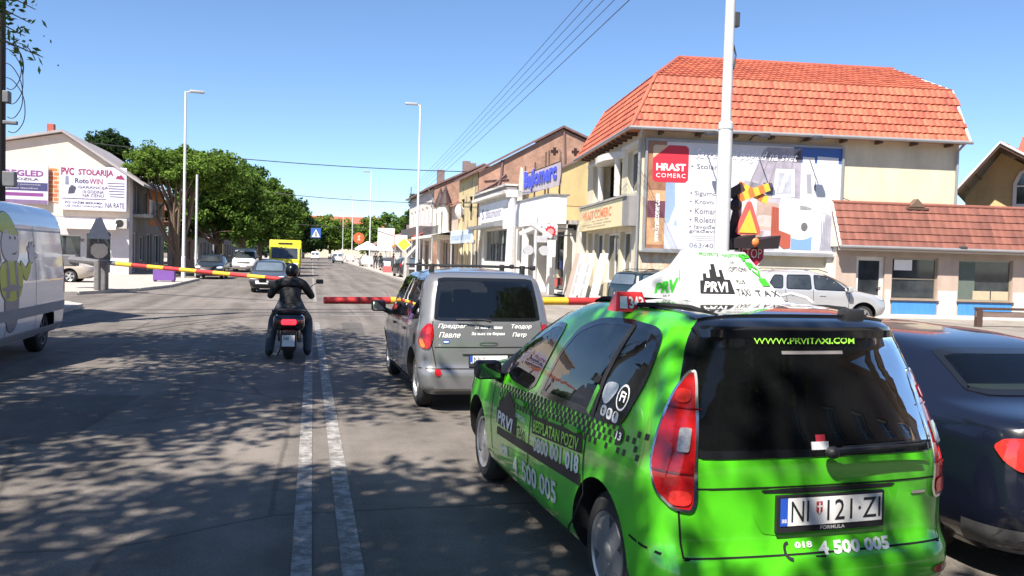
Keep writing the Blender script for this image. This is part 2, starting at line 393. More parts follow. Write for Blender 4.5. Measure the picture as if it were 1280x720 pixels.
class Car:
    """body shell as stacked rounded outlines; rear bumper at local y=0, nose towards +y, ground at z=0"""
    def __init__(s, name, label, cat, loc, rz, P, paint, group=None, det=1.0):
        s.root = thing(name, label, cat, loc, rz, group); s.P = P; s.paint = paint; s.det = det
        rr, fr, wd = P['rear'], P['front'], P['width']
        z0, z1 = wd[0][0], wd[-1][0]
        # z levels spread by the arc length of the three profiles
        N = 600; acc = [0]; zs = [z0 + (z1 - z0) * i / N for i in range(N + 1)]
        for i in range(N):
            acc.append(acc[-1] + abs(zs[i + 1] - zs[i]) + .35 * abs(lerp(fr, zs[i + 1]) - lerp(fr, zs[i])) + .5 * abs(lerp(rr, zs[i + 1]) - lerp(rr, zs[i])) + .6 * abs(lerp(wd, zs[i + 1]) - lerp(wd, zs[i])))
        nl = int(62 * det); lv = []; j = 0
        for k in range(nl + 1):
            t = acc[-1] * k / nl
            while j < N and acc[j] < t: j += 1
            lv.append(zs[j])
        n1, n2, n3 = max(4, int(9 * det)), max(4, int(8 * det)), max(10, int(70 * det))
        loops = []
        for z in lv:
            yr, yf, w = slerp(rr, z), slerp(fr, z), max(slerp(wd, z), .01)
            L = yf - yr
            cx, cy = min(P.get('rc', (.2, .22))[0], w * .8), min(P.get('rc', (.2, .22))[1], L * .4)
            gx, gy = min(P.get('fc', (.38, .5))[0], w * .8), min(P.get('fc', (.38, .5))[1], L * .4)
            rb, fb, sb = P.get('rbow', .05) * min(1, w), P.get('fbow', .18) * min(1, w), P.get('sbow', .035)
            rb = min(rb, L * .1); fb = min(fb, L * .1)
            h = []
            for i in range(n1): x = (w - cx) * i / n1; h.append((x, yr + rb * (x / w) ** 2))
            yb = yr + rb
            for i in range(n2):
                t = PI / 2 * i / n2; x = (w - cx) + cx * math.sin(t) ** .85
                h.append((x, yb + cy - (cy + rb * (1 - (x / w) ** 2)) * math.cos(t) ** .85))
            ya, ye = yb + cy, yf - fb - gy
            for i in range(n3 + 1): h.append((w, ya + (ye - ya) * i / n3))
            for i in range(1, n2 + 1):
                t = PI / 2 * i / n2; x = (w - gx) + gx * math.cos(t) ** .85
                h.append((x, ye + (gy + fb * (1 - (x / w) ** 2)) * math.sin(t) ** .85))
            for i in range(1, n1 + 1): x = (w - gx) * (1 - i / n1); h.append((x, yf - fb * (x / w) ** 2))
            ym = (yr + yf) / 2
            h = [(x * (1 - sb * ((y - ym) / (L / 2)) ** 2), y) for x, y in h]
            loops.append([(x, y, z) for x, y in h] + [(-x, y, z) for x, y in h[-2:0:-1]])
        n = len(loops[0]); vs = [p for lp in loops for p in lp]; fs = []
        for i in range(len(loops) - 1):
            for k in range(n):
                k2 = (k + 1) % n; fs.append((i * n + k, i * n + k2, (i + 1) * n + k2, (i + 1) * n + k))
        vs += [(0, sum(p[1] for p in loops[0]) / n, z0), (0, (loops[-1][0][1] + loops[-1][n // 2][1]) / 2, z1 + .001)]
        a, b = len(vs) - 2, len(vs) - 1; t = (len(loops) - 1) * n
        for k in range(n): fs.append((a, (k + 1) % n, k)); fs.append((t + k, t + (k + 1) % n, b))
        s.vs, s.fs = [Vector(v) for v in vs], fs
        s.bvh = BVHTree.FromPolygons(s.vs, fs)
        s.holes = []
    def ray(s, mode, u, v):
        D = {'L': (Vector((-4, u, v)), Vector((1, 0, 0))), 'Rt': (Vector((4, u, v)), Vector((-1, 0, 0))), 'B': (Vector((u, -3, v)), Vector((0, 1, 0))),
             'F': (Vector((u, 9, v)), Vector((0, -1, 0))), 'T': (Vector((u, v, 5)), Vector((0, 0, -1)))}
        if mode in D: o, d = D[mode]
        else:                                       # ('d', angle): rear corner seen from behind, turned about z
            t = R(mode[1]); d = Vector((math.sin(t), math.cos(t), 0)); o = Vector((math.cos(t) * u, -math.sin(t) * u, v)) - d * 5
        return o, d
    def hit(s, mode, u, v, off):
        o, d = s.ray(mode, u, v); h = s.bvh.ray_cast(o, d)
        if h[0] is None:
            h = s.bvh.find_nearest(o + d * ((Vector((0, 2, v)) - o).dot(d)))
        nn = h[1]
        if nn.dot(d) > 0: nn = -nn
        return h[0] + nn * off, nn
    def decal(s, name, vf, mode, mat, off=.004, step=.06, parent=None, skirt=.0, dome=0):
        vs, fs = vf if isinstance(vf, tuple) else (vf, [tuple(range(len(vf)))])
        bm = bmesh.new(); bv = [bm.verts.new((p[0], p[1], 0)) for p in vs]
        for f in fs:
            try: bm.faces.new([bv[i] for i in f])
            except ValueError: pass
        if any(len(f) > 4 for f in fs): bmesh.ops.triangulate(bm, faces=bm.faces[:])
        for ax in (0, 1):
            lo, hi = min(p[ax] for p in vs), max(p[ax] for p in vs); k = math.ceil(lo / step)
            while k * step < hi:
                c = [0, 0, 0]; c[ax] = k * step; nn = [0, 0, 0]; nn[ax] = 1
                bmesh.ops.bisect_plane(bm, geom=bm.verts[:] + bm.edges[:] + bm.faces[:], dist=1e-5, plane_co=c, plane_no=nn)
                k += 1
        nor = {}
        bord = {v: v.is_boundary for v in bm.verts}
        for v in bm.verts:
            v.co, nor[v] = s.hit(mode, v.co.x, v.co.y, off)
            if dome and not bord[v]: v.co += nor[v] * dome
        if skirt:
            ed = [e for e in bm.edges if e.is_boundary]
            r = bmesh.ops.extrude_edge_only(bm, edges=ed)
            nv = [g for g in r['geom'] if isinstance(g, bmesh.types.BMVert)]
            src = {}
            for v in nv:
                best = min(((w.other_vert(v)) for w in v.link_edges if w.other_vert(v) in nor), key=lambda q: (q.co - v.co).length, default=None)
                if best is not None: src[v] = nor[best]
            for v in nv: v.co -= src.get(v, Vector()) * skirt
        bmesh.ops.recalc_face_normals(bm, faces=bm.faces[:])
        me = bpy.data.meshes.new(name); bm.to_mesh(me); bm.free(); me.materials.append(mat)
        me.polygons.foreach_set('use_smooth', [True] * len(me.polygons)); me.set_sharp_from_angle(angle=R(50))
        return link(bpy.data.objects.new(name, me), parent or s.root)
    def text(s, st, box, mode, mat, bold=.02, shear=0, off=.006, parent=None, name='lettering', spacing=1.0, slope=0):
        vs, fs = text_mesh(st, bold, shear, spacing); vs = fit(vs, *box)
        vs = [(u, v + slope * (u - box[0])) for u, v in vs]
        return s.decal(name, (vs, fs), mode, mat, off, .12, parent)
    def line(s, name, pts, mode, mat, w=.012, off=.003, parent=None): return s.decal(name, strip(pts, w), mode, mat, off, .08, parent)
    def glass(s, name, poly, mode, mat, rim=.04, rim_mat=None, hole=True, off=.004, sub='rubber_seal'):
        inn = inset(poly, rim)
        g = s.decal(name, inn, mode, mat, off, .05)
        s.decal(sub, ring(poly, inn), mode, rim_mat or WINBLK, off + .002, .05, g, skirt=.012)
        if hole: s.holes.append((mode, inset(poly, rim * .25)))
        return g
    def finish(s, wheels, wr, arch=None, tw=.2, rim='spoke', track=None, hub_mat=None, lip=True):
        P = s.P
        o = make('body', s.vs, s.fs, s.paint, s.root, True)
        bm = bmesh.new()
        for wy in wheels:
            w = slerp(P['width'], wr)
            for sx in (-1, 1):
                r = bmesh.ops.create_cone(bm, cap_ends=True, segments=40, radius1=arch or wr * 1.17, radius2=arch or wr * 1.17, depth=.5,
                                          matrix=Matrix.Translation((sx * (w + .25 - .27), wy, wr + .02)) @ Matrix.Rotation(PI / 2, 4, 'Y'))
        me = bpy.data.meshes.new('cut'); bm.to_mesh(me); bm.free(); me.materials.append(BLACKP)
        c = bpy.data.objects.new('cut', me); COL.objects.link(c); c.parent = s.root
        md = o.modifiers.new('b', 'BOOLEAN'); md.object = c; md.operation = 'DIFFERENCE'; md.solver = 'EXACT'; md.material_mode = 'TRANSFER'
        dg = bpy.context.evaluated_depsgraph_get(); nm = bpy.data.meshes.new_from_object(o.evaluated_get(dg)); o.modifiers.clear()
        old = o.data; o.data = nm; bpy.data.meshes.remove(old); bpy.data.objects.remove(c); nm.name = 'body'
        if s.holes:
            bm = bmesh.new(); bm.from_mesh(nm); kill = []
            rays = [(m, p, s.ray(m, 0, 0)[1], (min(q[0] for q in p), max(q[0] for q in p), min(q[1] for q in p), max(q[1] for q in p))) for m, p in s.holes]
            for f in bm.faces:
                for m, p, d, bb in rays:
                    if f.normal.dot(d) > -.15: continue
                    k = {'L': (1, 2), 'Rt': (1, 2), 'B': (0, 2), 'F': (0, 2), 'T': (0, 1)}[m]
                    c2 = f.calc_center_median()
                    if not (bb[0] < c2[k[0]] < bb[1] and bb[2] < c2[k[1]] < bb[3]): continue
                    if m == 'T' and c2.z < 1: continue
                    if all(inside((v.co[k[0]], v.co[k[1]]), p) for v in f.verts): kill.append(f); break
            bmesh.ops.delete(bm, geom=kill, context='FACES'); bm.to_mesh(nm); bm.free()
        if getattr(s, 'repaint', None):
            nm.materials.append(s.repaint[0]); k = len(nm.materials) - 1
            for p in nm.polygons:
                if s.repaint[1](p.center): p.material_index = k
        nm.polygons.foreach_set('use_smooth', [True] * len(nm.polygons)); nm.set_sharp_from_angle(angle=R(32))
        s.body = o
        # wheels
        first = None
        for wy in wheels:
            for sx in (-1, 1):
                w = slerp(P['width'], wr) * (1 - P.get('sbow', .035) * .6) - (.035 if track is None else track)
                if first is None:
                    t = MB(); r2 = wr * .66
                    t.lathe([(-tw / 2 + .02, r2), (-tw / 2, r2 + .01), (-tw / 2 - .004, wr * .85), (-tw / 2 + .02, wr * .965), (-tw / 2 + .045, wr), (tw / 2 - .045, wr), (tw / 2 - .02, wr * .965), (tw / 2, wr * .85), (tw / 2, r2)], 'X', n=36)
                    for q in (-.045, 0, .045): pass
                    first = t.build('wheel', RUBBER, s.root, True, 35)
                    rm = MB(); h = r2
                    rm.lathe([(-tw / 2 + .012, h * 1.02), (-tw / 2 - .004, h), (-tw / 2 + .004, h * .93), (-tw / 2 + .06, h * .88)], 'X', n=36)
                    nsp = {'spoke': 5, 'multi': 7, 'cap': 6}[rim]
                    for k in range(nsp):
                        a = 2 * PI * k / nsp + .3; wa = {'spoke': .075, 'multi': .045, 'cap': .11}[rim] * wr / .31
                        wb = wa * {'spoke': 1.2, 'multi': .9, 'cap': 1.15}[rim]
                        def pt(rad, off, x): return (x, rad * math.cos(a) - off * math.sin(a), rad * math.sin(a) + off * math.cos(a))
                        q = [(h * .16, -wa / 2), (h * .94, -wb / 2), (h * .94, wb / 2), (h * .16, wa / 2)]
                        rm.prism(q, lambda r_, o_: pt(r_, o_, -tw / 2 + (.004 if r_ < h * .5 else .012)), lambda r_, o_: pt(r_, o_, -tw / 2 + .05))
                    rm.lathe([(-tw / 2 - .006, .001), (-tw / 2 - .006, h * .14), (-tw / 2 + .004, h * .25), (-tw / 2 + .05, h * .27)], 'X', n=20)
                    rim_o = rm.build('rim', hub_mat or ALU, first, True, 35)
                    bk = MB().lathe([(-tw / 2 + .06, .001), (-tw / 2 + .06, h * .95)], 'X', n=24).build('brake_disc', DARKM, first)
                    o2 = first
                else:
                    o2 = copy_tree(first, s.root)
                o2.location = (sx * (w - tw / 2), wy, wr); o2.rotation_euler = (R(rng.uniform(0, 60)), 0, 0 if sx < 0 else PI)
        return s.root

def mirror_pod(car, name, x, y, z, mat, sx=-1, s=1.0):
    m = MB().bbox(sx * x - .12 * s, y - .05 * s, z - .085 * s, sx * x + .12 * s, y + .11 * s, z + .085 * s, .04 * s, 3)
    m.tube([(sx * (x - .1 * s), y + .05, z - .05), (sx * (x - .26 * s), y + .06, z - .11)], [.035, .04], 8)
    o = m.build(name, mat, car.root, True, 60)
    MB().add([(sx * x - .1 * s, y - .052 * s, z - .065 * s), (sx * x + .1 * s, y - .052 * s, z - .065 * s), (sx * x + .1 * s, y - .052 * s, z + .065 * s), (sx * x - .1 * s, y - .052 * s, z + .065 * s)], [(0, 1, 2, 3)]).build('mirror_glass', M('mirror', (.6, .65, .7), .03, 0, metal=1), o)
    return o

# profiles: (z, value) tables
ROOM = dict(rear=[(.18, .2), (.26, .06), (.34, .0), (.44, -.005), (.485, .015), (.52, .055), (.78, .062), (.82, .055), (.92, .06), (1.0, .075), (1.46, .215), (1.5, .19), (1.53, .205), (1.555, .3), (1.585, .62), (1.6, 1.0), (1.607, 1.45)],
            front=[(.18, 3.95), (.28, 4.14), (.5, 4.2), (.7, 4.16), (.84, 4.02), (.93, 3.78), (1.0, 3.4), (1.04, 3.2), (1.28, 2.72), (1.45, 2.3), (1.53, 2.05), (1.57, 1.85), (1.6, 1.65), (1.607, 1.5)],
            width=[(.18, .70), (.24, .78), (.34, .832), (.5, .842), (.7, .842), (.86, .832), (.93, .812), (1.1, .768), (1.3, .70), (1.45, .635), (1.52, .585), (1.565, .49), (1.595, .32), (1.607, .08)],
            rc=(.24, .24), fc=(.4, .55), rbow=.07, fbow=.2)
MULT = dict(rear=[(.2, .16), (.27, .02), (.45, .0), (.5, .02), (.53, .06), (.85, .08), (1.03, .11), (1.5, .27), (1.56, .33), (1.6, .45), (1.635, .8), (1.65, 1.4)],
            front=[(.2, 3.8), (.3, 3.95), (.55, 4.0), (.75, 3.93), (.88, 3.72), (.95, 3.5), (1.0, 3.3), (1.3, 2.85), (1.5, 2.5), (1.58, 2.25), (1.63, 1.9), (1.65, 1.5)],
            width=[(.2, .78), (.3, .86), (.45, .895), (.75, .905), (.93, .895), (1.0, .875), (1.3, .83), (1.5, .775), (1.56, .73), (1.6, .65), (1.635, .45), (1.65, .12)],
            rc=(.2, .2), fc=(.42, .5), rbow=.05, fbow=.2)
SEDAN = dict(rear=[(.2, .2), (.28, .04), (.5, .0), (.62, .02), (.9, .04), (.99, .07), (1.02, .2), (1.045, .5), (1.075, .57), (1.30, .95), (1.37, 1.25), (1.41, 1.7), (1.425, 2.3)],
             front=[(.2, 4.35), (.3, 4.5), (.5, 4.55), (.68, 4.5), (.76, 4.35), (.86, 3.95), (.93, 3.45), (.96, 3.25), (1.2, 2.85), (1.35, 2.62), (1.4, 2.5), (1.425, 2.38)],
             width=[(.2, .72), (.3, .82), (.45, .87), (.65, .885), (.85, .875), (.95, .85), (1.03, .80), (1.2, .70), (1.34, .61), (1.39, .54), (1.415, .38), (1.425, .1)],
             rc=(.26, .3), fc=(.4, .6), rbow=.12, fbow=.2)
HATCH = dict(rear=[(.2, .2), (.3, .02), (.5, .0), (.8, .05), (1.0, .12), (1.3, .42), (1.36, .6), (1.4, 1.2)],
             front=[(.2, 3.6), (.3, 3.78), (.5, 3.82), (.66, 3.78), (.74, 3.66), (.82, 3.2), (.88, 2.85), (1.1, 2.5), (1.3, 2.12), (1.36, 1.9), (1.4, 1.5)],
             width=[(.2, .7), (.3, .76), (.5, .80), (.75, .81), (.88, .78), (1.1, .70), (1.28, .62), (1.35, .52), (1.39, .3), (1.4, .1)],
             rc=(.16, .16), fc=(.22, .2), rbow=.04, fbow=.08)
WAGON = dict(rear=[(.2, .2), (.3, .02), (.55, .0), (.9, .05), (1.0, .08), (1.35, .22), (1.44, .36), (1.48, .7), (1.5, 1.4)],
             front=[(.2, 4.1), (.3, 4.3), (.55, 4.36), (.72, 4.28), (.86, 3.85), (.95, 3.35), (1.0, 3.15), (1.3, 2.62), (1.42, 2.35), (1.47, 2.1), (1.5, 1.7)],
             width=[(.2, .75), (.3, .82), (.5, .86), (.75, .87), (.95, .845), (1.1, .79), (1.35, .69), (1.44, .6), (1.48, .45), (1.5, .1)],
             rc=(.24, .26), fc=(.38, .5), rbow=.08, fbow=.18)
SUV = dict(rear=[(.3, .2), (.36, .04), (.6, .0), (.95, .04), (1.1, .08), (1.5, .3), (1.6, .45), (1.65, .8), (1.67, 1.5)],
           front=[(.3, 3.8), (.4, 4.1), (.6, 4.2), (.85, 4.14), (.97, 3.95), (1.05, 3.55), (1.12, 3.15), (1.3, 2.9), (1.5, 2.5), (1.6, 2.2), (1.65, 1.9), (1.67, 1.6)],
           width=[(.3, .78), (.4, .84), (.6, .87), (.9, .87), (1.08, .845), (1.2, .80), (1.5, .70), (1.6, .61), (1.65, .42), (1.67, .1)],
           rc=(.22, .22), fc=(.38, .45), rbow=.06, fbow=.16)
VAN = dict(rear=[(.3, .2), (.36, .03), (.5, .0), (1.0, .01), (2.2, .06), (2.38, .12), (2.46, .28), (2.5, .8)],
           front=[(.3, 5.1), (.4, 5.28), (.7, 5.35), (1.0, 5.25), (1.2, 4.95), (1.35, 4.65), (2.1, 4.0), (2.3, 3.7), (2.42, 3.3), (2.5, 2.6)],
           width=[(.3, .92), (.4, .99), (.6, 1.02), (1.2, 1.025), (1.4, 1.015), (2.1, .955), (2.3, .89), (2.42, .76), (2.48, .5), (2.5, .15)],
           rc=(.12, .12), fc=(.35, .45), rbow=.03, fbow=.15, sbow=.02)
SMALLVAN = dict(rear=[(.25, .2), (.32, .03), (.5, .0), (1.0, .01), (1.75, .08), (1.9, .15), (1.97, .4), (2.0, 1.2)],
                front=[(.25, 4.3), (.35, 4.5), (.6, 4.56), (.85, 4.45), (1.0, 4.15), (1.1, 3.85), (1.7, 3.2), (1.85, 2.95), (1.95, 2.5), (2.0, 2.0)],
                width=[(.25, .85), (.35, .91), (.6, .94), (1.05, .94), (1.2, .92), (1.7, .85), (1.85, .78), (1.95, .55), (2.0, .15)],
                rc=(.12, .12), fc=(.32, .4), rbow=.03, fbow=.14, sbow=.02)

def paint(name, col, rough=.3, metal=0.0, coat=1.0, var=.03):
    return M(name, col, rough, var, 3, metal=metal, coat=coat, twoside=True)
RED_LENS = M('red_lens', (.36, .006, .008), .14, .3, 28, coat=.6)
DEEP_LENS = M('dark_red_lens', (.16, .004, .008), .12, .3, 28, coat=1)
ORANGE_LENS = M('orange_lens', (.65, .17, .02), .12, .2, 28, coat=1)
CLEAR_LENS = M('clear_lens', (.62, .64, .66), .08, .25, 40, coat=1)
CHROME = M('chrome_trim', (.75, .76, .78), .15, .05, metal=1)
GAP = M('panel_gap', (.006, .006, .006), .9, 0)
def seats(car, rows, w, zc=.62, mat=None, top=1.22):
    mat = mat or M('seat_fabric', (.035, .035, .04), .9, .2, 30)
    for y, xs in rows:
        for x in xs:
            m = MB().bbox(x - w / 2, y - .05, .42, x + w / 2, y + .42, .62, .05, 2)
            m.bbox(x - w / 2, y - .16, .5, x + w / 2, y - .03, zc + .42, .05, 2)
            st = m.build('seat', mat, car.root, True, 60)
            MB().bbox(x - .13, y - .19, top - .1, x + .13, y - .08, top + .08, .035, 2).build('headrest', mat, st, True, 60)
def mirrored(poly): return [(-a, b) for a, b in poly]

# ------------------------------------------------------------------ people (one continuous skinned body each, clothes coloured by limb)
SKIN = M('skin', (.45, .26, .18), .55, .08, 12)
def person(name, label, loc, rz, J, top, legs, hair, shoes=None, scale=1.0, group=None, hands=True, skinm=None, helmet=None, bulk=1.0, sub=2):
    """J: dict of joint positions; standing or seated pose"""
    root = thing(name, label, 'person', loc, rz, group)
    shoes = shoes or BLACKP
    names, pos, rad, edges, mt = [], [], [], [], []
    def add(nm, p, r, m, par=None):
        names.append(nm); pos.append(Vector(p)); rad.append(r); mt.append(m)
        if par is not None: edges.append((names.index(par), len(names) - 1))
    add('pelvis', J['pelvis'], (.155, .115), 1)
    add('waist', J['waist'], (.14, .105), 0, 'pelvis')
    add('chest', J['chest'], (.17, .12), 0, 'waist')
    add('neckbase', J['neckbase'], (.085, .075), 0, 'chest')
    add('neck', J['neck'], (.055, .058), 2, 'neckbase')
    add('skull', J['head'], (.078, .098), 2, 'neck')
    d = (Vector(J['head']) - Vector(J['neck'])).normalized()
    add('crown', Vector(J['head']) + d * .095, (.06, .075), 3, 'skull')
    for s in ('l', 'r'):
        add('sh' + s, J['sh' + s], (.07, .068), 0, 'neckbase')
        add('el' + s, J['el' + s], (.048, .048), 0, 'sh' + s)
        add('wr' + s, J['wr' + s], (.03, .03), 0, 'el' + s)
        h = Vector(J['wr' + s]) + (Vector(J['wr' + s]) - Vector(J['el' + s])).normalized() * .085
        add('ha' + s, h, (.032, .022), 2, 'wr' + s)
        if hands:
            ax = (h - Vector(J['wr' + s])).normalized(); sd = ax.cross(Vector((0, 0, 1)))
            sd = sd.normalized() if sd.length > .1 else Vector((0, 1, 0))
            dn = Vector((0, 0, -1)) if abs(ax.z) < .7 else Vector((0, .5, -.5))
            for k, (o_, ln) in enumerate(((-.028, .06), (-.009, .075), (.01, .07), (.028, .052))):
                b0 = h + sd * o_ + ax * .025
                add('f%d%s' % (k, s), b0 + ax * ln * .55 + dn * .008, (.0095, .0095), 2, 'ha' + s)
                add('g%d%s' % (k, s), b0 + ax * ln * .8 + dn * ln * .45, (.008, .008), 2, 'f%d%s' % (k, s))
            add('t%s' % s, h - sd * .045 - ax * .01, (.011, .011), 2, 'ha' + s)
            add('u%s' % s, h - sd * .06 + ax * .03 + dn * .015, (.009, .009), 2, 't%s' % s)
        add('hip' + s, J['hip' + s], (.105, .1), 1, 'pelvis')
        add('kn' + s, J['kn' + s], (.068, .068), 1, 'hip' + s)
        add('an' + s, J['an' + s], (.056, .06), 1, 'kn' + s)
        f = Vector(J.get('toe', (0, .14, -.035)))
        add('he' + s, Vector(J['an' + s]) + Vector((0, -.03, -.045)), (.05, .042), 4, 'an' + s)
        add('ft' + s, Vector(J['an' + s]) + f, (.05, .036), 4, 'he' + s)
        add('to' + s, Vector(J['an' + s]) + f * 1.35, (.038, .026), 4, 'ft' + s)
    me = bpy.data.meshes.new('body'); bm = bmesh.new(); lay = bm.verts.layers.skin.verify()
    bv = [bm.verts.new(p * scale) for p in pos]
    for v, r, q_ in zip(bv, rad, mt): v[lay].radius = (r[0] * scale * (bulk if q_ < 2 else 1), r[1] * scale * (bulk if q_ < 2 else 1))
    bv[0][lay].use_root = True
    for a, b in edges: bm.edges.new((bv[a], bv[b]))
    bm.to_mesh(me); bm.free()
    o = bpy.data.objects.new('body', me); link(o, root)
    o.modifiers.new('skin', 'SKIN').use_smooth_shade = True
    o.modifiers.new('sub', 'SUBSURF').levels = sub
    dg = bpy.context.evaluated_depsgraph_get(); nm = bpy.data.meshes.new_from_object(o.evaluated_get(dg)); o.modifiers.clear(); o.data = nm
    for m in (top, legs, skinm or SKIN, skinm or SKIN, shoes): nm.materials.append(m)
    segs = [(pos[a] * scale, pos[b] * scale, mt[b] if names[b] not in ('neck', 'hal', 'har') else (2 if names[b] != 'neck' else 2)) for a, b in edges]
    idx = []
    for p in nm.polygons:
        c = p.center; best, bi = 9, 0
        for a, b, m in segs:
            ab = b - a; t = max(0, min(1, (c - a).dot(ab) / max(ab.length_squared, 1e-9))); dd = (c - a - ab * t).length
            if dd < best: best, bi = dd, m
        idx.append(bi)
    nm.polygons.foreach_set('material_index', idx); nm.polygons.foreach_set('use_smooth', [True] * len(idx))
    hd = Vector(J['head']) * scale
    if helmet:
        m = MB().ball(hd + Vector((0, .0, .045)) * scale, .122 * scale, .138 * scale, .128 * scale, 20, 14)
        h = m.build('helmet', helmet, root, True, 80)
    else:
        m = MB().ball(hd + Vector((0, -.02, .055)) * scale, .09 * scale, .108 * scale, .095 * scale, 16, 10)
        m.build('hair', hair, root, True, 80)
    # nose, ears, eyes, mouth
    m = MB()
    m.tube([hd + Vector((0, .088, .035)) * scale, hd + Vector((0, .122, -.005)) * scale], [.009 * scale, .016 * scale], 8)
    for sx in (-1, 1): m.ball(hd + Vector((sx * .085, 0, .01)) * scale, .012 * scale, .022 * scale, .034 * scale, 8, 6)
    m.build('nose_and_ears', skinm or SKIN, root, True, 80)
    m = MB()
    for sx in (-1, 1): m.ball(hd + Vector((sx * .035, .088, .035)) * scale, .014 * scale, .01 * scale, .007 * scale, 8, 6)
    m.ball(hd + Vector((0, .09, -.045)) * scale, .026 * scale, .01 * scale, .005 * scale, 8, 6)
    m.build('eyes_and_mouth', M('dark_features', (.08, .03, .03), .5, 0), root, True, 80)
    return root
def standing(lean=0, step=.1, arms=.12):
    return dict(pelvis=(0, 0, .95), waist=(0, 0, 1.1), chest=(0, lean, 1.3), neckbase=(0, lean, 1.46), neck=(0, lean + .01, 1.53), head=(0, lean + .02, 1.63),
                shl=(-.19, lean, 1.42), shr=(.19, lean, 1.42), ell=(-.25, lean - arms * .3, 1.13), elr=(.25, lean + arms * .1, 1.13), wrl=(-.25, arms, .9), wrr=(.24, arms * 1.4, .91),
                hipl=(-.1, 0, .9), hipr=(.1, 0, .9), knl=(-.11, step, .5), knr=(.11, -step * .3, .5), anl=(-.11, step * .8, .085), anr=(.11, -step, .085))
def seated(z=.55):
    return dict(pelvis=(0, 0, z), waist=(0, -.04, z + .15), chest=(0, -.07, z + .36), neckbase=(0, -.06, z + .5), neck=(0, -.04, z + .57), head=(0, -.01, z + .68),
                shl=(-.19, -.06, z + .46), shr=(.19, -.06, z + .46), ell=(-.26, .12, z + .22), elr=(.26, .12, z + .22), wrl=(-.18, .36, z + .3), wrr=(.18, .36, z + .3),
                hipl=(-.1, .03, z - .02), hipr=(.1, .03, z - .02), knl=(-.14, .46, z + .06), knr=(.14, .46, z + .06), anl=(-.13, .62, z - .3), anr=(.13, .62, z - .3))

# ------------------------------------------------------------------ green taxi
GREEN = paint('taxi_green_paint', (.085, .56, .014), .3, var=.09)
ROOFBLK = paint('black_roof_paint', (.012, .014, .02), .12)
TX, TY, TR = 2.29, 3.3, 2.6
c = Car('taxi', 'bright green taxi with white roof sign and black checker stripe, nearest car', 'taxi', (TX, TY, 0), TR, ROOM, GREEN)
bwin = chaikin([(-.675, .935), (.675, .935), (.64, 1.25), (.59, 1.40), (.55, 1.495), (-.55, 1.495), (-.59, 1.40), (-.64, 1.25)], 2, .06)
g = c.glass('rear_window', bwin, 'B', BACK_GLASS, .035)
c.text('WWW.PRVITAXI.COM', (-.30, 1.43, .24, 1.468), 'B', M('lime_lettering', (.35, .8, .08), .4, .02), .015, parent=g, off=.016)
c.decal('sticker', rect(-.07, .965, .02, 1.0), 'B', LET_W, .008, parent=g)
c.decal('sticker', rect(-.045, 1.0, .005, 1.03), 'B', LET_R, .008, parent=g)
c.decal('brake_light', rect(-.16, 1.385, .17, 1.4), 'B', M('brake_light_strip', (.2, .19, .19), .3, .1), .008, parent=g)
wp = MB().tube([(-.0, .0, .965), (.1, -.008, .975), (.50, .01, .985)], [.022, .016, .008], 8).ball((0, .005, .965), .035, .03, .028)
wp.tube([(.05, .0, .985), (.54, .02, 1.0)], [.008, .006], 6); wp.build('wiper', BLACKP, c.root, True)
# side glass
rear_side = chaikin([(.47, 1.475), (.44, 1.25), (.56, .995), (.70, .975), (1.72, .945), (1.79, .955), (1.66, 1.24), (1.50, 1.40), (1.24, 1.475), (.9, 1.492)], 3, .18)
front_side = chaikin([(1.90, .985), (2.02, .94), (2.42, .945), (2.62, .99), (2.30, 1.24), (1.93, 1.395), (1.72, 1.40)], 3, .12)
for sd in ('L', 'Rt'):
    c.glass('side_window', rear_side, sd, DARK_GLASS, .035)
    g2 = c.glass('front_side_window', front_side, sd, CAR_GLASS, .03)
    c.line('window_divider', [(.92, .975), (.90, 1.2), (.80, 1.47)], sd, BLACKP, .045, .009)
    c.decal('green_divider', strip([(.98, .985), (.93, 1.13)], .04), sd, GREEN, .012, skirt=.01)
    c.line('panel_gap', [(.93, .97), (.95, .75), (.93, .56), (1.1, .36), (1.3, .24), (3.0, .24)], sd, GAP, .012)
    c.line('panel_gap', [(1.86, .95), (1.9, .5), (1.86, .25)], sd, GAP, .011)
    c.line('panel_gap', [(2.78, .93), (2.86, .6), (2.8, .3)], sd, GAP, .011)
    c.line('panel_gap', [(.02, .49), (.36, .53)], sd, GAP, .012)
    c.decal('mirror_triangle', [(2.58, .955), (2.84, .95), (2.72, 1.07), (2.5, 1.16)], sd, BLACKP, .006)
    c.decal('front_lamp', chaikin([(3.5, .72), (3.95, .66), (4.0, .78), (3.7, .88)], 2), sd, CLEAR_LENS, .006)
    for yy, zz in ((1.78, .86), (2.62, .84)):
        pass
    c.decal('door_handle', chaikin(rect(1.02, .855, 1.2, .885), 2), sd, GREEN, .022, skirt=.02)
    c.decal('door_handle', chaikin(rect(1.98, .83, 2.16, .86), 2), sd, GREEN, .022, skirt=.02)
# checker stripe, three rows of little squares that thin out towards the tail
def zt(y): return .885 + (2.5 - y) * .05
q, fsq = [], []
s_ = .034
for i in range(int((2.62 - .12) / s_)):
    y = 2.62 - i * s_
    for r_ in range(4):
        if (i + r_) % 2: continue
        if y < .75 and rng.random() > .35 + y * .5: continue
        if r_ == 3 and rng.random() > .55: continue
        z = zt(y) - r_ * s_; b = len(q)
        k = s_ * (.5 if y > .75 else .42)
        q += [(y - k, z - k), (y + k, z - k), (y + k, z + k), (y - k, z + k)]; fsq.append((b, b + 1, b + 2, b + 3))
for sd in ('L', 'Rt'): c.decal('checker_stripe', (q, fsq), sd, LET_K, .003, 9)
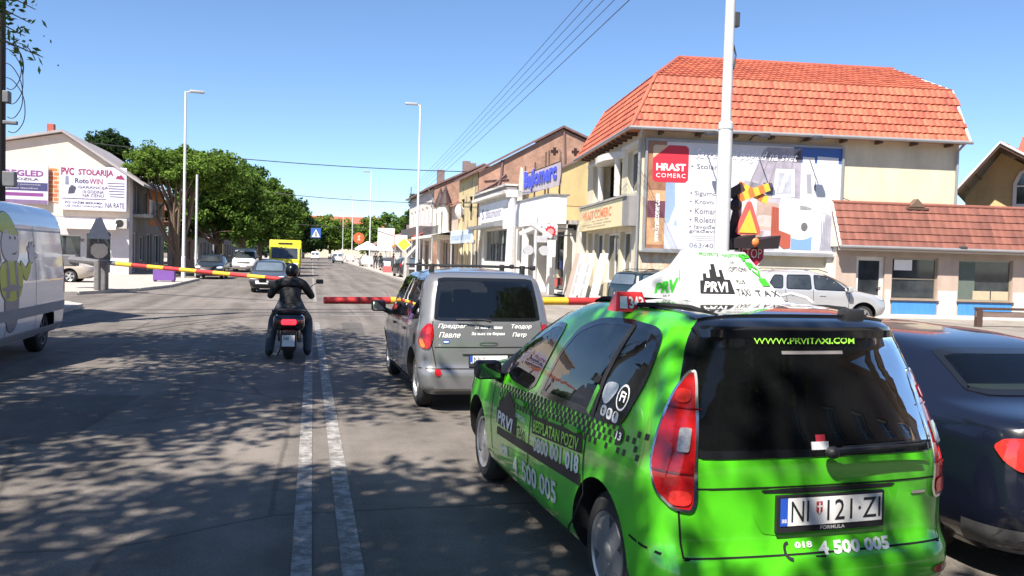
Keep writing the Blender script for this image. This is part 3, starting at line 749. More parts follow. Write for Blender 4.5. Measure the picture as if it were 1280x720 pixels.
# door graphics (left flank reads from nose to tail)
band = c.decal('dark_band', [(2.66, .575), (.97, .655), (.97, .59), (2.66, .52)], 'L', LET_K, .004, .1)
pz = c.decal('slogan_panel', [(1.84, .81), (.99, .865), (.97, .765), (1.82, .70)], 'L', LET_K, .004, .1)
LIME = MATS['lime_lettering']
c.text('BESPLATAN POZIV', (1.79, .718, 1.02, .79), 'L', LIME, .015, off=.008, parent=pz, slope=-.066)
c.text('0800 001', (1.78, .595, 1.27, .69), 'L', M('silver_lettering', (.62, .66, .62), .35, .1), .03, off=.006, slope=-.08)
c.text('018', (1.20, .63, 1.0, .735), 'L', LET_W, .04, off=.006, slope=-.08)
c.text('018', (2.55, .405, 2.36, .475), 'L', LET_W, .03, off=.006, slope=-.06)
c.text('4', (2.24, .335, 2.13, .47), 'L', MATS['silver_lettering'], .03, off=.006)
c.text('500 005', (2.02, .345, 1.34, .48), 'L', MATS['silver_lettering'], .03, off=.006, slope=-.05)
def skyline(x0, z0, w, h):
    p = [(0, 0), (0, .45), (.1, .45), (.1, .7), (.22, .7), (.22, .55), (.34, .55), (.34, .85), (.42, .85), (.42, 1.05), (.58, 1.05), (.58, .6), (.7, .6), (.7, .85), (.82, .85), (.82, .5), (1, .5), (1, 0)]
    return [(x0 + a * w, z0 + b * h) for a, b in p]
lg = c.decal('company_logo', skyline(2.68, .60, -.50, .25), 'L', LET_K, .0045, .1)
c.text('PRVI', (2.65, .605, 2.24, .70), 'L', LET_W, .03, .2, .008, lg)
c.text('TAXI', (2.16, .60, 1.96, .68), 'L', LET_K, .01, .1, .006)
c.text('OFFICIAL', (2.2, .73, 1.97, .76), 'L', LET_W, .01, .1, .006)
num = c.decal('number_disc', circle(.56, .945, .042, 20), 'L', LET_K, .006)
c.text('13', (.59, .925, .53, .965), 'L', LET_W, .03, off=.01, parent=num)
# window stickers
c.decal('sticker', chaikin([(.86, 1.17), (.70, 1.18), (.72, 1.12), (.80, 1.05), (.87, 1.09)], 2), 'L', LET_W, .007)
c.decal('sticker', ring(circle(.63, 1.12, .065, 24), circle(.63, 1.12, .055, 24)), 'L', LET_W, .007)
c.text('Fi', (.66, 1.10, .60, 1.15), 'L', LET_W, .02, off=.007)
for k in range(3):
    st = c.decal('sticker', chaikin(rect(.77 - k * .075, 1.0 - k * .004, .835 - k * .075, 1.055 - k * .004), 2), 'L', LET_W, .007)
    c.text('tof'[k], (.815 - k * .075, 1.012, .79 - k * .075, 1.045), 'L', LET_K, .02, off=.011, parent=st)
# tailgate
for pts in ([(-.70, .805), (.70, .805)], [(-.66, .94), (-.70, .8), (-.68, .50)], [(.66, .94), (.70, .8), (.68, .50)], [(-.68, .502), (.68, .502)]):
    c.line('panel_gap', pts, 'B', GAP, .008)
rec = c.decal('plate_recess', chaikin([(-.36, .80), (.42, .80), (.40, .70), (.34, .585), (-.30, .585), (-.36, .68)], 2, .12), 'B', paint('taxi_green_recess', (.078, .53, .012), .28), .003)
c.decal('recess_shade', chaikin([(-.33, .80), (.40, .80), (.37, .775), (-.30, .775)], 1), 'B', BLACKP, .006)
def plate(car, x0, z0, x1, z1, txt, mode='B', y=None, small=''):
    fr_ = car.decal('number_plate', rect(x0 - .015, z0 - .03, x1 + .015, z1 + .012), mode, BLACKP, .022, .2, skirt=.02)
    w = x1 - x0
    car.decal('plate_face', rect(x0 + w * .07, z0, x1, z1), mode, WHITE, .026, .2, fr_)
    car.decal('country_strip', rect(x0, z0, x0 + w * .07, z1), mode, M('plate_blue', (.02, .08, .45), .4, 0), .026, .2, fr_)
    car.text('SRB', (x0 + w * .012, z0 + .015, x0 + w * .058, z0 + .032), mode, LET_W, .01, off=.028, parent=fr_)
    parts = txt.split(' ')
    car.text(parts[0], (x0 + w * .1, z0 + .018, x0 + w * .265, z1 - .014), mode, LET_K, .0, off=.028, parent=fr_)
    car.decal('crest', [(x0 + w * .335, z1 - .02), (x0 + w * .395, z1 - .02), (x0 + w * .395, z0 + .06), (x0 + w * .365, z0 + .045), (x0 + w * .335, z0 + .06)], mode, LET_R, .028, .2, fr_)
    car.decal('crest', rect(x0 + w * .358, z0 + .05, x0 + w * .372, z1 - .025), mode, LET_W, .0295, .2, fr_)
    car.decal('crest', rect(x0 + w * .34, z1 - .046, x0 + w * .39, z1 - .038), mode, LET_W, .0295, .2, fr_)
    if len(parts) > 1: car.text(parts[1], (x0 + w * .44, z0 + .018, x0 + w * .98, z1 - .014), mode, LET_K, .0, off=.028, parent=fr_)
    if small: car.text(small, (x0 + w * .38, z0 - .023, x0 + w * .62, z0 - .006), mode, M('grey_lettering', (.5, .5, .5), .5, 0), .01, off=.025, parent=fr_)
    return fr_
plate(c, -.235, .632, .305, .757, 'NI 121·ZI', small='FORMULA')
c.text('018', (-.15, .525, -.06, .552), 'B', LET_W, .03, off=.005)
c.text('4 500 005', (-.03, .49, .36, .548), 'B', LET_W, .045, off=.005)
c.decal('handset_mark', strip(chaikin([(-.17, .555), (-.205, .545), (-.20, .49), (-.155, .478)], 2, closed=False), .014), 'B', LET_K, .005)
c.decal('model_badge', rect(.50, .735, .58, .748), 'B', CHROME, .008, skirt=.006)
c.decal('tailgate_emblem_marks', strip(chaikin([(.02, .90), (.05, .915), (.09, .9), (.10, .875)], 2, closed=False), .006), 'B', paint('taxi_green_recess', (.05, .53, .022)), .003)
for s in (-1, 1):
    md = ('d', 45 * s * -1 * -1)
    md = ('d', 45 if s < 0 else -45)
    lp = chaikin([(-.562, 1.31), (-.605, 1.305), (-.665, 1.20), (-.708, 1.03), (-.722, .90), (-.69, .78), (-.60, .708), (-.508, .70), (-.515, 1.0)], 3, .18)
    if s > 0: lp = mirrored(lp)
    lens = c.decal('tail_lamp', inset(lp, .008), md, RED_LENS, .012, .05, skirt=.015)
    c.decal('lamp_rim', ring(lp, inset(lp, .011)), md, CHROME, .014, .05, lens, skirt=.015)
    rv = chaikin(rect(-.598, .96, -.548, 1.06), 2, .1); rv = mirrored(rv) if s > 0 else rv
    c.decal('reversing_lens', rv, md, M('grey_lens', (.24, .24, .25), .1, .4, 50, coat=1), .024, .04, lens, skirt=.008)
    for z in (.875, 1.145):
        bd = strip([(-.705 if z < 1 else -.67, z), (-.525, z - .004)], .006); bd = ([(-a, b) for a, b in bd[0]], bd[1]) if s > 0 else bd
        c.decal('lens_divider', bd, md, DEEP_LENS, .019, .05, lens)
    for z0, z1, xa, xb in ((.73, .80, -.62, -.53), (1.165, 1.225, -.64, -.575)):
        q2 = chaikin(rect(xa, z0, xb, z1), 2); q2 = mirrored(q2) if s > 0 else q2
        c.decal('inner_lens', q2, md, M('bright_red_lens', (.62, .03, .025), .1, .3, 40, coat=1), .0185, .05, lens)
c.decal('bumper_reflector', chaikin(rect(-.72, .36, -.6, .40), 2), 'B', RED_LENS, .006); c.decal('bumper_reflector', chaikin(rect(.6, .36, .72, .40), 2), 'B', RED_LENS, .006)
c.decal('bumper_lower', [(-.6, .2), (.6, .2), (.55, .29), (-.55, .29)], 'B', BLACKP, .005)
# front, roof
c.glass('windscreen', chaikin([(-.66, 1.09), (.66, 1.09), (.53, 1.47), (-.53, 1.47)], 2, .1), 'F', CAR_GLASS, .03)
c.decal('radiator_grille', chaikin(rect(-.36, .62, .36, .76), 2), 'F', BLACKP, .008, skirt=.01)
c.decal('roof_panel', chaikin([(-.52, .33), (.52, .33), (.505, .6), (.48, 1.2), (.42, 1.85), (-.42, 1.85), (-.48, 1.2), (-.505, .6)], 2, .08), 'T', ROOFBLK, .011, .035, skirt=.02)
for sx in (-1, 1):
    m = MB(); pts = [(.545 * sx * (1 - .06 * abs(k - 4)), .35 + k * .19, 0) for k in range(9)]
    P3 = []
    for x, y, _ in pts:
        h = c.bvh.ray_cast(Vector((x, y, 5)), Vector((0, 0, -1)))[0]; P3.append((x, y, h.z + (.004 if y in (pts[0][1], pts[-1][1]) else .016)))
    m.tube(P3, .013, 8); m.build('roof_rail', GREEN, c.root, True)
m = MB().bbox(.27, .30, 1.52, .38, .38, 1.592, .015); m.build('roof_aerial_base', BLACKP, c.root, True)
seats(c, [(1.15, (-.36, 0, .36)), (2.05, (-.36, .36))], .46, .68, top=1.24)
MB().bbox(-.66, 2.75, .7, .66, 3.15, .98, .05).build('dashboard', BLACKP, c.root, True)
mirror_pod(c, 'wing_mirror', .93, 2.62, .99, BLACKP, -1, .78); mirror_pod(c, 'wing_mirror', .93, 2.62, .99, BLACKP, 1, .78)
c.repaint = (ROOFBLK, lambda p: abs(p.x) < .535 and .1 < p.y < 1.8 and p.z > 1.488 and p.y < .42 or abs(p.x) < .5 and .4 < p.y < 1.8 and p.z > 1.5)
c.finish((.74, 3.34), .31, .36, .2, 'cap', .03, M('silver_hubcap', (.42, .43, .45), .3, .1, 10, metal=.7))
taxi = c
# driver at the wheel
J = seated(.50); J['ell'] = (-.3, .16, .70); J['wrl'] = (-.16, .4, .86)
drv = person('person', 'taxi driver in a grey shirt seated behind the wheel of the green taxi', (0, 0, 0), 0, J, M('grey_shirt', (.16, .16, .17), .9), M('dark_trousers', (.03, .03, .04), .9), M('dark_hair', (.02, .014, .01), .8, .3, 40))
rot = Matrix.Translation((TX, TY, 0)) @ Matrix.Rotation(R(TR), 4, 'Z') @ Matrix.Translation((-.36, 2.22, 0))
drv.matrix_world = rot

# roof sign of the taxi
def on_taxi(x, y, z): return (Matrix.Translation((TX, TY, 0)) @ Matrix.Rotation(R(TR), 4, 'Z')) @ Vector((x, y, z))
SIGNW = M('sign_plastic', (.60, .61, .60), .35, .03, coat=.3)
ts = thing('roof_sign', 'white sloping taxi roof sign with black skyline logo and green letters', 'roof sign', on_taxi(.0, 1.1, 1.598), TR)
m = MB()
A_ = [(-.31, -.27, 0), (.28, -.27, 0), (.36, .34, 0), (-.26, .34, 0)]; B_ = [(-.205, -.10, .275), (.12, -.10, .268), (.15, .06, .268), (-.19, .06, .275)]
m.add(A_ + B_, [(0, 3, 2, 1), (4, 5, 6, 7), (0, 1, 5, 4), (1, 2, 6, 5), (2, 3, 7, 6), (3, 0, 4, 7)])
m.build('housing', SIGNW, ts)
wg = MB().add([(-.44, .10, 0), (-.29, -.12, 0), (-.25, .3, 0), (-.42, .34, 0), (-.41, .13, .07), (-.25, -.04, .19), (-.22, .1, .185), (-.39, .22, .075)],
              [(0, 3, 2, 1), (4, 5, 6, 7), (0, 1, 5, 4), (1, 2, 6, 5), (2, 3, 7, 6), (3, 0, 4, 7)]).build('side_wing', SIGNW, ts)
MB().box(-.2, -.1, -.02, .26, .28, 0.004).build('mounting_pad', BLACKP, ts)
def face(a, b, c2, d, off=.004):
    a, b, c2, d = map(Vector, (a, b, c2, d)); n = (b - a).cross(d - a).normalized()
    return lambda u, v: (a * (1 - u) + b * u) * (1 - v) + (d * (1 - u) + c2 * u) * v + n * off
F1 = face(A_[0], A_[1], B_[1], B_[0]); F2 = face(A_[1], A_[2], B_[2], B_[1])
F3 = face((-.44, .10, 0), (-.29, -.12, 0), (-.25, -.04, .19), (-.41, .13, .07))
def fl(s, box, F, mat, bold=.02, shear=0, off=0): return letters(ts, s, box, 0, mat, bold, shear, fn=lambda u, v: F(u, v))
fl('POVEDITE - NAJJEFTINIJI !'.replace('POVEDITE', 'PROVERITE'), (.10, .86, .93, .95), F1, LET_G, .02, .3)
sk = skyline(.12, .14, .38, .55)
make('logo', [F1(*p) for p in sk], [tuple(range(len(sk)))], LET_K, ts)
F1b = face(A_[0], A_[1], B_[1], B_[0], .007)
fl('PRVI', (.155, .16, .45, .36), F1b, LET_W, .03, .25)
fl('TAXI', (.53, .10, .68, .24), F1, M('thin_grey_lettering', (.06, .06, .07), .5, 0), .012, .2)
fl('PLUS', (.57, .34, .68, .42), F1, MATS['thin_grey_lettering'], .012, .2)
fl('AIR', (.60, .74, .67, .80), F1, MATS['thin_grey_lettering'], 0, .2)
fl('(OPTION)', (.53, .55, .80, .68), F1, MATS['thin_grey_lettering'], .01, .2)
fl('T A X', (.74, .10, 1.0, .22), F1, MATS['thin_grey_lettering'], .02, .1)
for i, ch in enumerate('PRVI'):
    fl(ch, (.86 + .015 * i - .03, .80 - .165 * i, 1.0 - .01 * i, .95 - .165 * i), F1b, M('sign_green', (.05, .5, .03), .4, .05), .025, 0)
fl('PRV', (.42, .18, 1.0, .62), F3, MATS['sign_green'], .06, .15)
fl('SKY', (.62, .03, .82, .12), F3, MATS['thin_grey_lettering'], 0, .2)
cable = MB().tube([on_taxi(.27, .95, 1.612), on_taxi(.33, .85, 1.645), on_taxi(.36, .75, 1.625), on_taxi(.35, .68, 1.602)], .008, 8).build('cable', WHITE, None, True)
tag(cable, 'thin white wire looping from the taxi roof sign to the roof', 'wire')
ns = thing('number_sign', 'small red plastic sign reading 343 on the taxi roof', 'number sign', on_taxi(-.565, 1.03, 1.527), TR)
MB().add([(-.10, -.06, 0), (.10, -.06, 0), (.10, .06, 0), (-.10, .06, 0), (-.075, -.012, .105), (.075, -.012, .105), (.075, .012, .105), (-.075, .012, .105)],
         [(0, 3, 2, 1), (4, 5, 6, 7), (0, 1, 5, 4), (1, 2, 6, 5), (2, 3, 7, 6), (3, 0, 4, 7)]).build('housing', M('red_sign_plastic', (.6, .03, .035), .35, .05, coat=.5), ns)
F4 = face((-.10, -.06, 0), (.10, -.06, 0), (.075, -.012, .105), (-.075, -.012, .105))
letters(ns, '343', (.42, .15, .92, .75), 0, LET_W, .03, fn=lambda u, v: F4(u, v))
make('phone_mark', [F4(.12, .15), F4(.36, .15), F4(.36, .75), F4(.12, .75)], [(0, 1, 2, 3)], LET_W, ns)

# ------------------------------------------------------------------ grey people carrier
GREY = paint('grey_metallic_paint', (.21, .215, .225), .32, .4)
c = Car('people_carrier', 'grey people carrier with roof bars and white script across its tailgate', 'car', (2.0, 9.4, 0), 2.0, MULT, GREY)
c.root.scale = (.92, 1, 1)
g = c.glass('rear_window', chaikin([(-.69, 1.055), (.69, 1.055), (.66, 1.3), (.615, 1.545), (-.615, 1.545), (-.66, 1.3)], 2, .07), 'B', glass_mat('clear_rear_glass', (.26, .28, .29), .78), .035)
wp = MB().tube([(.02, .06, 1.055), (-.1, .055, 1.075), (-.42, .085, 1.075)], [.018, .012, .008], 6); wp.build('wiper', BLACKP, c.root, True)
for sd in ('L', 'Rt'):
    c.decal('window_surround', chaikin([(.30, 1.07), (.86, 1.01), (1.8, .98), (2.98, .96), (2.46, 1.49), (1.8, 1.545), (.95, 1.555), (.52, 1.56), (.38, 1.32)], 2, .1), sd, WINBLK, .002)
    c.glass('quarter_window', chaikin([(.34, 1.08), (.88, 1.03), (.95, 1.52), (.56, 1.54), (.42, 1.3)], 2, .12), sd, DARK_GLASS, .03)
    c.glass('rear_door_window', chaikin([(.97, 1.02), (1.72, 1.0), (1.72, 1.53), (1.02, 1.53)], 2, .1), sd, DARK_GLASS, .03)
    c.glass('front_door_window', chaikin([(1.82, .99), (2.75, .97), (2.95, 1.02), (2.42, 1.46), (1.82, 1.52)], 2, .1), sd, DARK_GLASS, .03)
    for p in ([(.98, .98), (1.0, .55), (1.12, .28)], [(1.77, 1.0), (1.78, .28)], [(2.85, .95), (2.8, .28)]): c.line('panel_gap', p, sd, GAP, .012)
    for y in (1.1, 1.98): c.decal('door_handle', chaikin(rect(y, .87, y + .15, .9), 2), sd, BLACKP, .02, skirt=.018)
    c.decal('sill_trim', rect(1.0, .24, 2.7, .30), sd, BLACKP, .01, .15)
    c.decal('filler_flap', circle(.45, .82, .07), sd, GREY, .004)
for s in (-1, 1):
    md = ('d', 45 if s < 0 else -45)
    def mm(p): return mirrored(p) if s > 0 else p
    lp = chaikin([(-.60, 1.02), (-.66, 1.02), (-.74, .92), (-.76, .80), (-.70, .74), (-.60, .73), (-.575, .88)], 3, .2)
    ln = c.decal('tail_lamp', mm(lp), md, RED_LENS, .018, .05, skirt=.02)
    c.decal('indicator_lens', mm(chaikin([(-.75, .84), (-.70, .86), (-.64, .75), (-.70, .745)], 2)), md, ORANGE_LENS, .023, .05, ln, skirt=.005)
    c.decal('bright_lens', mm(chaikin(rect(-.66, .9, -.6, .98), 2)), md, M('bright_red_lens', (.62, .03, .025), .1), .0225, .05, ln)
    c.decal('bumper_reflector', mm(circle(-.645, .47, .04)), 'B', RED_LENS, .012, skirt=.01)
for pts in ([(-.70, 1.05), (-.72, .8), (-.66, .53)], [(.70, 1.05), (.72, .8), (.66, .53)], [(-.68, .755), (.68, .755)]): c.line('panel_gap', pts, 'B', GAP, .011)
plate(c, -.24, .555, .24, .66, 'NI')
c.decal('number_plate_lamp', rect(-.34, .68, .34, .71), 'B', GREY, .02, skirt=.018)
c.decal('bumper_seam', rect(-.86, .505, .86, .52), 'B', BLACKP, .003)
c.text('Предраг', (-.64, .96, -.28, 1.02), 'B', LET_W, .006, .3); c.text('Павле', (-.63, .865, -.36, .925), 'B', LET_W, .006, .3)
c.text('За њих живим', (-.18, .965, .18, 1.005), 'B', LET_W, .02, .1); c.text('За њих се борим', (-.22, .885, .21, .93), 'B', LET_W, .02, .1)
c.text('Теодор', (.30, .96, .57, 1.02), 'B', LET_W, .015, .25); c.text('Петр', (.31, .865, .5, .925), 'B', LET_W, .015, .25)
c.decal('sticker', rect(-.58, .80, -.50, .84), 'B', MATS['plate_blue'], .004); c.decal('sticker', rect(-.57, .81, -.51, .825), 'B', LET_W, .006)
c.decal('badge', ring(chaikin(rect(-.12, .775, .12, .815), 2), inset(chaikin(rect(-.12, .775, .12, .815), 2), .008)), 'B', M('dull_chrome', (.25, .26, .28), .3, .1, metal=.8), .006)
c.glass('windscreen', chaikin([(-.74, 1.07), (.74, 1.07), (.68, 1.5), (-.68, 1.5)], 2, .1), 'F', CAR_GLASS, .03)
c.decal('headlamp', circle(-.6, .72, .1), 'F', CLEAR_LENS, .01); c.decal('headlamp', circle(.6, .72, .1), 'F', CLEAR_LENS, .01)
seats(c, [(.75, (-.5, 0, .5)), (1.75, (-.5, 0, .5))], .46, .75, top=1.28)
MB().bbox(-.7, 2.4, .7, .7, 2.85, 1.0, .05).build('dashboard', BLACKP, c.root, True)
for y in (.75, 1.75):
    m = MB().bbox(-.80, y - .03, 1.665, .78, y + .03, 1.687, .007)
    for x in (-.62, .62): m.bbox(x - .03, y - .04, 1.58, x + .03, y + .04, 1.7, .01)
    m.bbox(.74, y - .04, 1.645, .80, y + .04, 1.705, .015)
    m.build('roof_bar', BLACKP, c.root, True)
mirror_pod(c, 'wing_mirror', 1.06, 2.72, 1.06, BLACKP, -1, .9); mirror_pod(c, 'wing_mirror', 1.06, 2.72, 1.06, BLACKP, 1, .9)
c.finish((.62, 3.28), .32, .37, .2, 'spoke', .03)

# ------------------------------------------------------------------ black saloon beside the taxi
BLACK = paint('dark_blue_black_paint', (.006, .008, .018), .2, coat=.8)
c = Car('saloon_car', 'black saloon car half hidden behind the green taxi at the right edge', 'car', (4.6, 3.72, -.05), 0.5, SEDAN, BLACK)
SAL = M('saloon_glass', (.05, .065, .07), .04, .2, 2, spec=.9)
rg = chaikin([(-.62, 1.08), (.62, 1.08), (.54, 1.325), (-.54, 1.325)], 2, .09)
c.glass('rear_window', rg, 'B', glass_mat('saloon_rear_glass', (.4, .46, .44), .85), .03)
MB().bbox(-.6, .78, .9, .6, 1.2, 1.08, .03).build('parcel_shelf', M('shelf_fabric', (.16, .18, .17), .9, .1), c.root, True)
for sd in ('L', 'Rt'):
    c.glass('quarter_window', chaikin([(.98, 1.03), (1.16, 1.02), (1.72, 1.30), (1.62, 1.345), (1.30, 1.26)], 2, .12), sd, SAL, .028, M('window_trim', (.10, .10, .11), .3, .1, metal=.6), hole=False)
    c.glass('rear_door_window', chaikin([(1.22, 1.02), (2.02, .99), (2.02, 1.35), (1.76, 1.335)], 2, .1), sd, SAL, .02, MATS['window_trim'], hole=False)
    c.glass('front_door_window', chaikin([(2.08, .99), (3.02, .965), (2.5, 1.31), (2.08, 1.35)], 2, .1), sd, SAL, .02, MATS['window_trim'], hole=False)
    for p in ([(1.16, 1.0), (1.2, .7), (1.35, .45)], [(2.05, .98), (2.05, .3)], [(3.0, .95), (2.95, .3)]): c.line('panel_gap', p, sd, GAP, .011)
    c.decal('bumper_lower', [(.05, .26), (.5, .26), (.45, .4), (.08, .4)], sd, M('grey_bumper', (.10, .10, .105), .6, .1), .005)
for s in (-1, 1):
    md = ('d', 45 if s < 0 else -45)
    def mm(p): return mirrored(p) if s > 0 else p
    lp = chaikin([(-.33, .93), (-.70, .91), (-.76, .86), (-.70, .78), (-.62, .73), (-.34, .74)], 2, .15)
    ln = c.decal('tail_lamp', mm(lp), md, M('bright_red_lens', (.62, .03, .025), .1), .014, .06, skirt=.015)
    c.decal('lamp_panel', mm(chaikin(rect(-.52, .81, -.36, .90), 2)), md, CLEAR_LENS, .019, .06, ln)
    c.decal('lamp_panel', mm(chaikin(rect(-.6, .75, -.36, .79), 2)), md, DEEP_LENS, .019, .06, ln)
c.decal('bumper_lower', [(-.86, .24), (.86, .24), (.86, .40), (-.86, .40)], 'B', MATS['grey_bumper'], .006)
for pts in ([(-.66, 1.0), (-.7, .8), (-.66, .62), (.66, .62), (.7, .8), (.66, 1.0)], [(-.86, .52), (.86, .52)]): c.line('panel_gap', pts, 'B', GAP, .011)
plate(c, -.26, .66, .26, .77, 'NI')
c.glass('windscreen', chaikin([(-.66, 1.02), (.66, 1.02), (.55, 1.36), (-.55, 1.36)], 2, .1), 'F', CAR_GLASS, .03, hole=True)
seats(c, [(1.35, (-.36, .36)), (2.3, (-.36, .36))], .46, .55, top=1.12)
mirror_pod(c, 'wing_mirror', .99, 2.85, 1.0, BLACK, -1, .9); mirror_pod(c, 'wing_mirror', .99, 2.85, 1.0, BLACK, 1, .9)
c.finish((1.0, 3.65), .315, .36, .21, 'spoke', .02)

# ------------------------------------------------------------------ scooter and rider
BLKP = paint('scooter_black_paint', (.012, .012, .014), .2)
SX, SY, SRZ = -.36, 14.35, 0
sc_ = thing('motor_scooter', 'black motor scooter with lit red tail lamp and white plate', 'scooter', (SX, SY, 0), SRZ)
m = MB()
m.bbox(-.25, -.2, .50, .25, .75, .76, .09, 3)
m.bbox(-.18, -.12, .30, .18, .6, .58, .07, 3)
m.bbox(-.2, .75, .22, .2, 1.15, .34, .05, 2)
m.add([(-.24, 1.12, .3), (.24, 1.12, .3), (.27, 1.2, .75), (.14, 1.3, 1.02), (-.14, 1.3, 1.02), (-.27, 1.2, .75), (-.2, 1.3, .3), (.2, 1.3, .3), (.2, 1.4, .75), (.1, 1.42, 1.0), (-.1, 1.42, 1.0), (-.2, 1.4, .75)],
      [(0, 1, 2, 3, 4, 5), (6, 11, 10, 9, 8, 7), (0, 6, 7, 1), (1, 7, 8, 2), (2, 8, 9, 3), (3, 9, 10, 4), (4, 10, 11, 5), (5, 11, 6, 0)])
m.build('body', BLKP, sc_, True, 50)
MB().bbox(-.2, -.1, .75, .2, .72, .85, .045, 3).build('seat', M('black_vinyl', (.02, .02, .02), .6), sc_, True, 60)
tl = MB().bbox(-.12, -.235, .60, .12, -.17, .69, .025, 2).build('tail_lamp', None or M('lit_tail_lamp', (.7, .02, .03), .2, .1, 30, coat=1), sc_, True, 60)
bs = MATS['lit_tail_lamp'].node_tree.nodes['Principled BSDF']; bs.inputs['Emission Color'].default_value = (1, .03, .05, 1); bs.inputs['Emission Strength'].default_value = 1.2
for s in (-1, 1): MB().bbox(s * .185 - .06, -.225, .605, s * .185 + .06, -.15, .685, .02, 2).build('indicator', M('smoked_lens', (.10, .05, .04), .2, .1, coat=1), sc_, True, 60)
m = MB().bbox(-.13, -.30, .18, .13, -.02, .52, .04, 2); m.build('mudguard', BLACKP, sc_, True)
np_ = MB().add([(-.10, -.325, .26), (.10, -.325, .26), (.10, -.30, .44), (-.10, -.30, .44)], [(0, 1, 2, 3)]); pl = np_.build('number_plate', WHITE, sc_)
letters(pl, 'NI', (-.075, .365, .0, .42), 0, LET_K, .0, fn=lambda x, z: (x, -.333 + (z - .26) * .139, z))
wh = MB().lathe([(-.08, .15), (-.085, .21), (-.055, .245), (0, .255), (.055, .245), (.085, .21), (.08, .15)], 'X', n=28); w0 = wh.build('wheel', RUBBER, sc_, True, 50); w0.location = (0, .08, .255)
MB().lathe([(-.06, .02), (-.06, .155), (.06, .155), (.06, .02)], 'X', n=20).build('rim', DARKM, w0, True, 40)
w1 = copy_tree(w0, sc_); w1.location = (0, 1.42, .255)
m = MB().tube([(-.25, .02, .74), (-.26, -.18, .83), (0, -.27, .86), (.26, -.18, .83), (.25, .02, .74)], .018, 8); m.build('grab_rail', DARKM, sc_, True)
m = MB().tube([(-.34, 1.0, 1.06), (-.15, 1.14, 1.05), (0, 1.2, 1.04), (.15, 1.14, 1.05), (.34, 1.0, 1.06)], .016, 8)
m.tube([(0, 1.2, 1.04), (0, 1.32, .7), (0, 1.42, .28)], .03, 8); m.build('handlebar', DARKM, sc_, True)
for s in (-1, 1):
    mi = MB().tube([(s * .26, 1.04, 1.07), (s * .36, 1.08, 1.2), (s * .47, 1.06, 1.27)], .007, 6).bbox(s * .49 - .065, 1.03, 1.235, s * .49 + .065, 1.07, 1.315, .018, 2)
    mo = mi.build('mirror', BLACKP, sc_, True)
    MB().add([(s * .49 - .05, 1.028, 1.247), (s * .49 + .05, 1.028, 1.247), (s * .49 + .05, 1.028, 1.303), (s * .49 - .05, 1.028, 1.303)], [(0, 1, 2, 3)]).build('mirror_glass', M('dim_mirror', (.45, .5, .5), .08, 0, metal=1), mo)
MB().bbox(-.2, -.02, .3, -.13, .5, .42, .02).build('exhaust', M('dull_steel', (.2, .2, .2), .4, .2, 8, metal=.8), sc_, True).location = (.34, 0, 0)
MB().tube([(-.1, .35, .25), (-.2, .3, .02)], .014, 6).build('kick_stand', DARKM, sc_)
Jr = dict(pelvis=(0, .42, .86), waist=(0, .43, .99), chest=(0, .50, 1.17), neckbase=(0, .56, 1.30), neck=(0, .58, 1.35), head=(.02, .62, 1.425),
          shl=(-.22, .54, 1.24), shr=(.22, .54, 1.24), ell=(-.34, .64, 1.02), elr=(.36, .64, 1.02), wrl=(-.31, .92, 1.05), wrr=(.33, .92, 1.05),
          hipl=(-.13, .45, .80), hipr=(.13, .45, .80), knl=(-.28, .78, .62), knr=(.30, .80, .62), anl=(-.33, .38, .09), anr=(.30, .42, .10))
person('person', 'rider in black jacket and grey jeans sitting on the black scooter', (SX, SY, 0), SRZ, Jr, M('black_jacket', (.012, .012, .014), .55, .3, 9, bump=1.0), M('grey_jeans', (.09, .10, .12), .9, .3, 12, bump=.9), M('black_hair', (.008, .007, .007), .8, .3, 40), M('dark_trainers', (.03, .03, .03), .7), bulk=1.32, helmet=M('black_helmet', (.008, .008, .009), .3, .1, coat=.5), sub=3)

# ------------------------------------------------------------------ white van with the painted workman
WHP = paint('white_van_paint', (.72, .74, .78), .25)
c = Car('delivery_van', 'white high roof delivery van with painted cartoon workman on its flank', 'van', (-5.33, 16.62, 0), 180, VAN, WHP)
c.line('panel_gap', [(.12, .45), (.14, 1.2), (.2, 2.2)], 'L', GAP, .012)
for y in (1.75, 3.1): c.line('panel_gap', [(y, .42), (y, 2.1)], 'L', GAP, .012)
c.line('panel_groove', [(.1, 2.02), (3.9, 2.02)], 'L', M('groove_grey', (.42, .44, .48), .5), .03)
c.decal('side_moulding', rect(.1, .66, 3.6, .82), 'L', M('grey_moulding', (.25, .26, .28), .6), .012, .2, skirt=.012)
c.decal('sill', rect(.1, .32, 3.7, .44), 'L', M('grey_moulding', (.2, .2, .2)), .008, .2)
ln = c.decal('tail_lamp', chaikin(rect(.02, .95, .11, 1.62), 2, .15), 'L', DEEP_LENS, .012, .1, skirt=.012)
c.decal('tail_lamp', chaikin(rect(.88, .95, .97, 1.62), 2, .15), 'B', RED_LENS, .012, .1, skirt=.012); c.decal('tail_lamp', chaikin(rect(-.97, .95, -.88, 1.62), 2, .15), 'B', RED_LENS, .012, .1, skirt=.012)
c.glass('cab_window', chaikin([(3.2, 1.3), (4.5, 1.25), (4.05, 1.95), (3.3, 2.0)], 2, .1), 'L', PANE, .04, hole=False)
c.glass('windscreen', chaikin([(-.85, 1.38), (.85, 1.38), (.78, 2.05), (-.78, 2.05)], 2, .08), 'F', PANE, .04, hole=False)
for x in (-.48, .48): c.glass('rear_door_window', chaikin(rect(x - .36, 1.35, x + .36, 2.0), 2, .1), 'B', PANE, .04, hole=False)
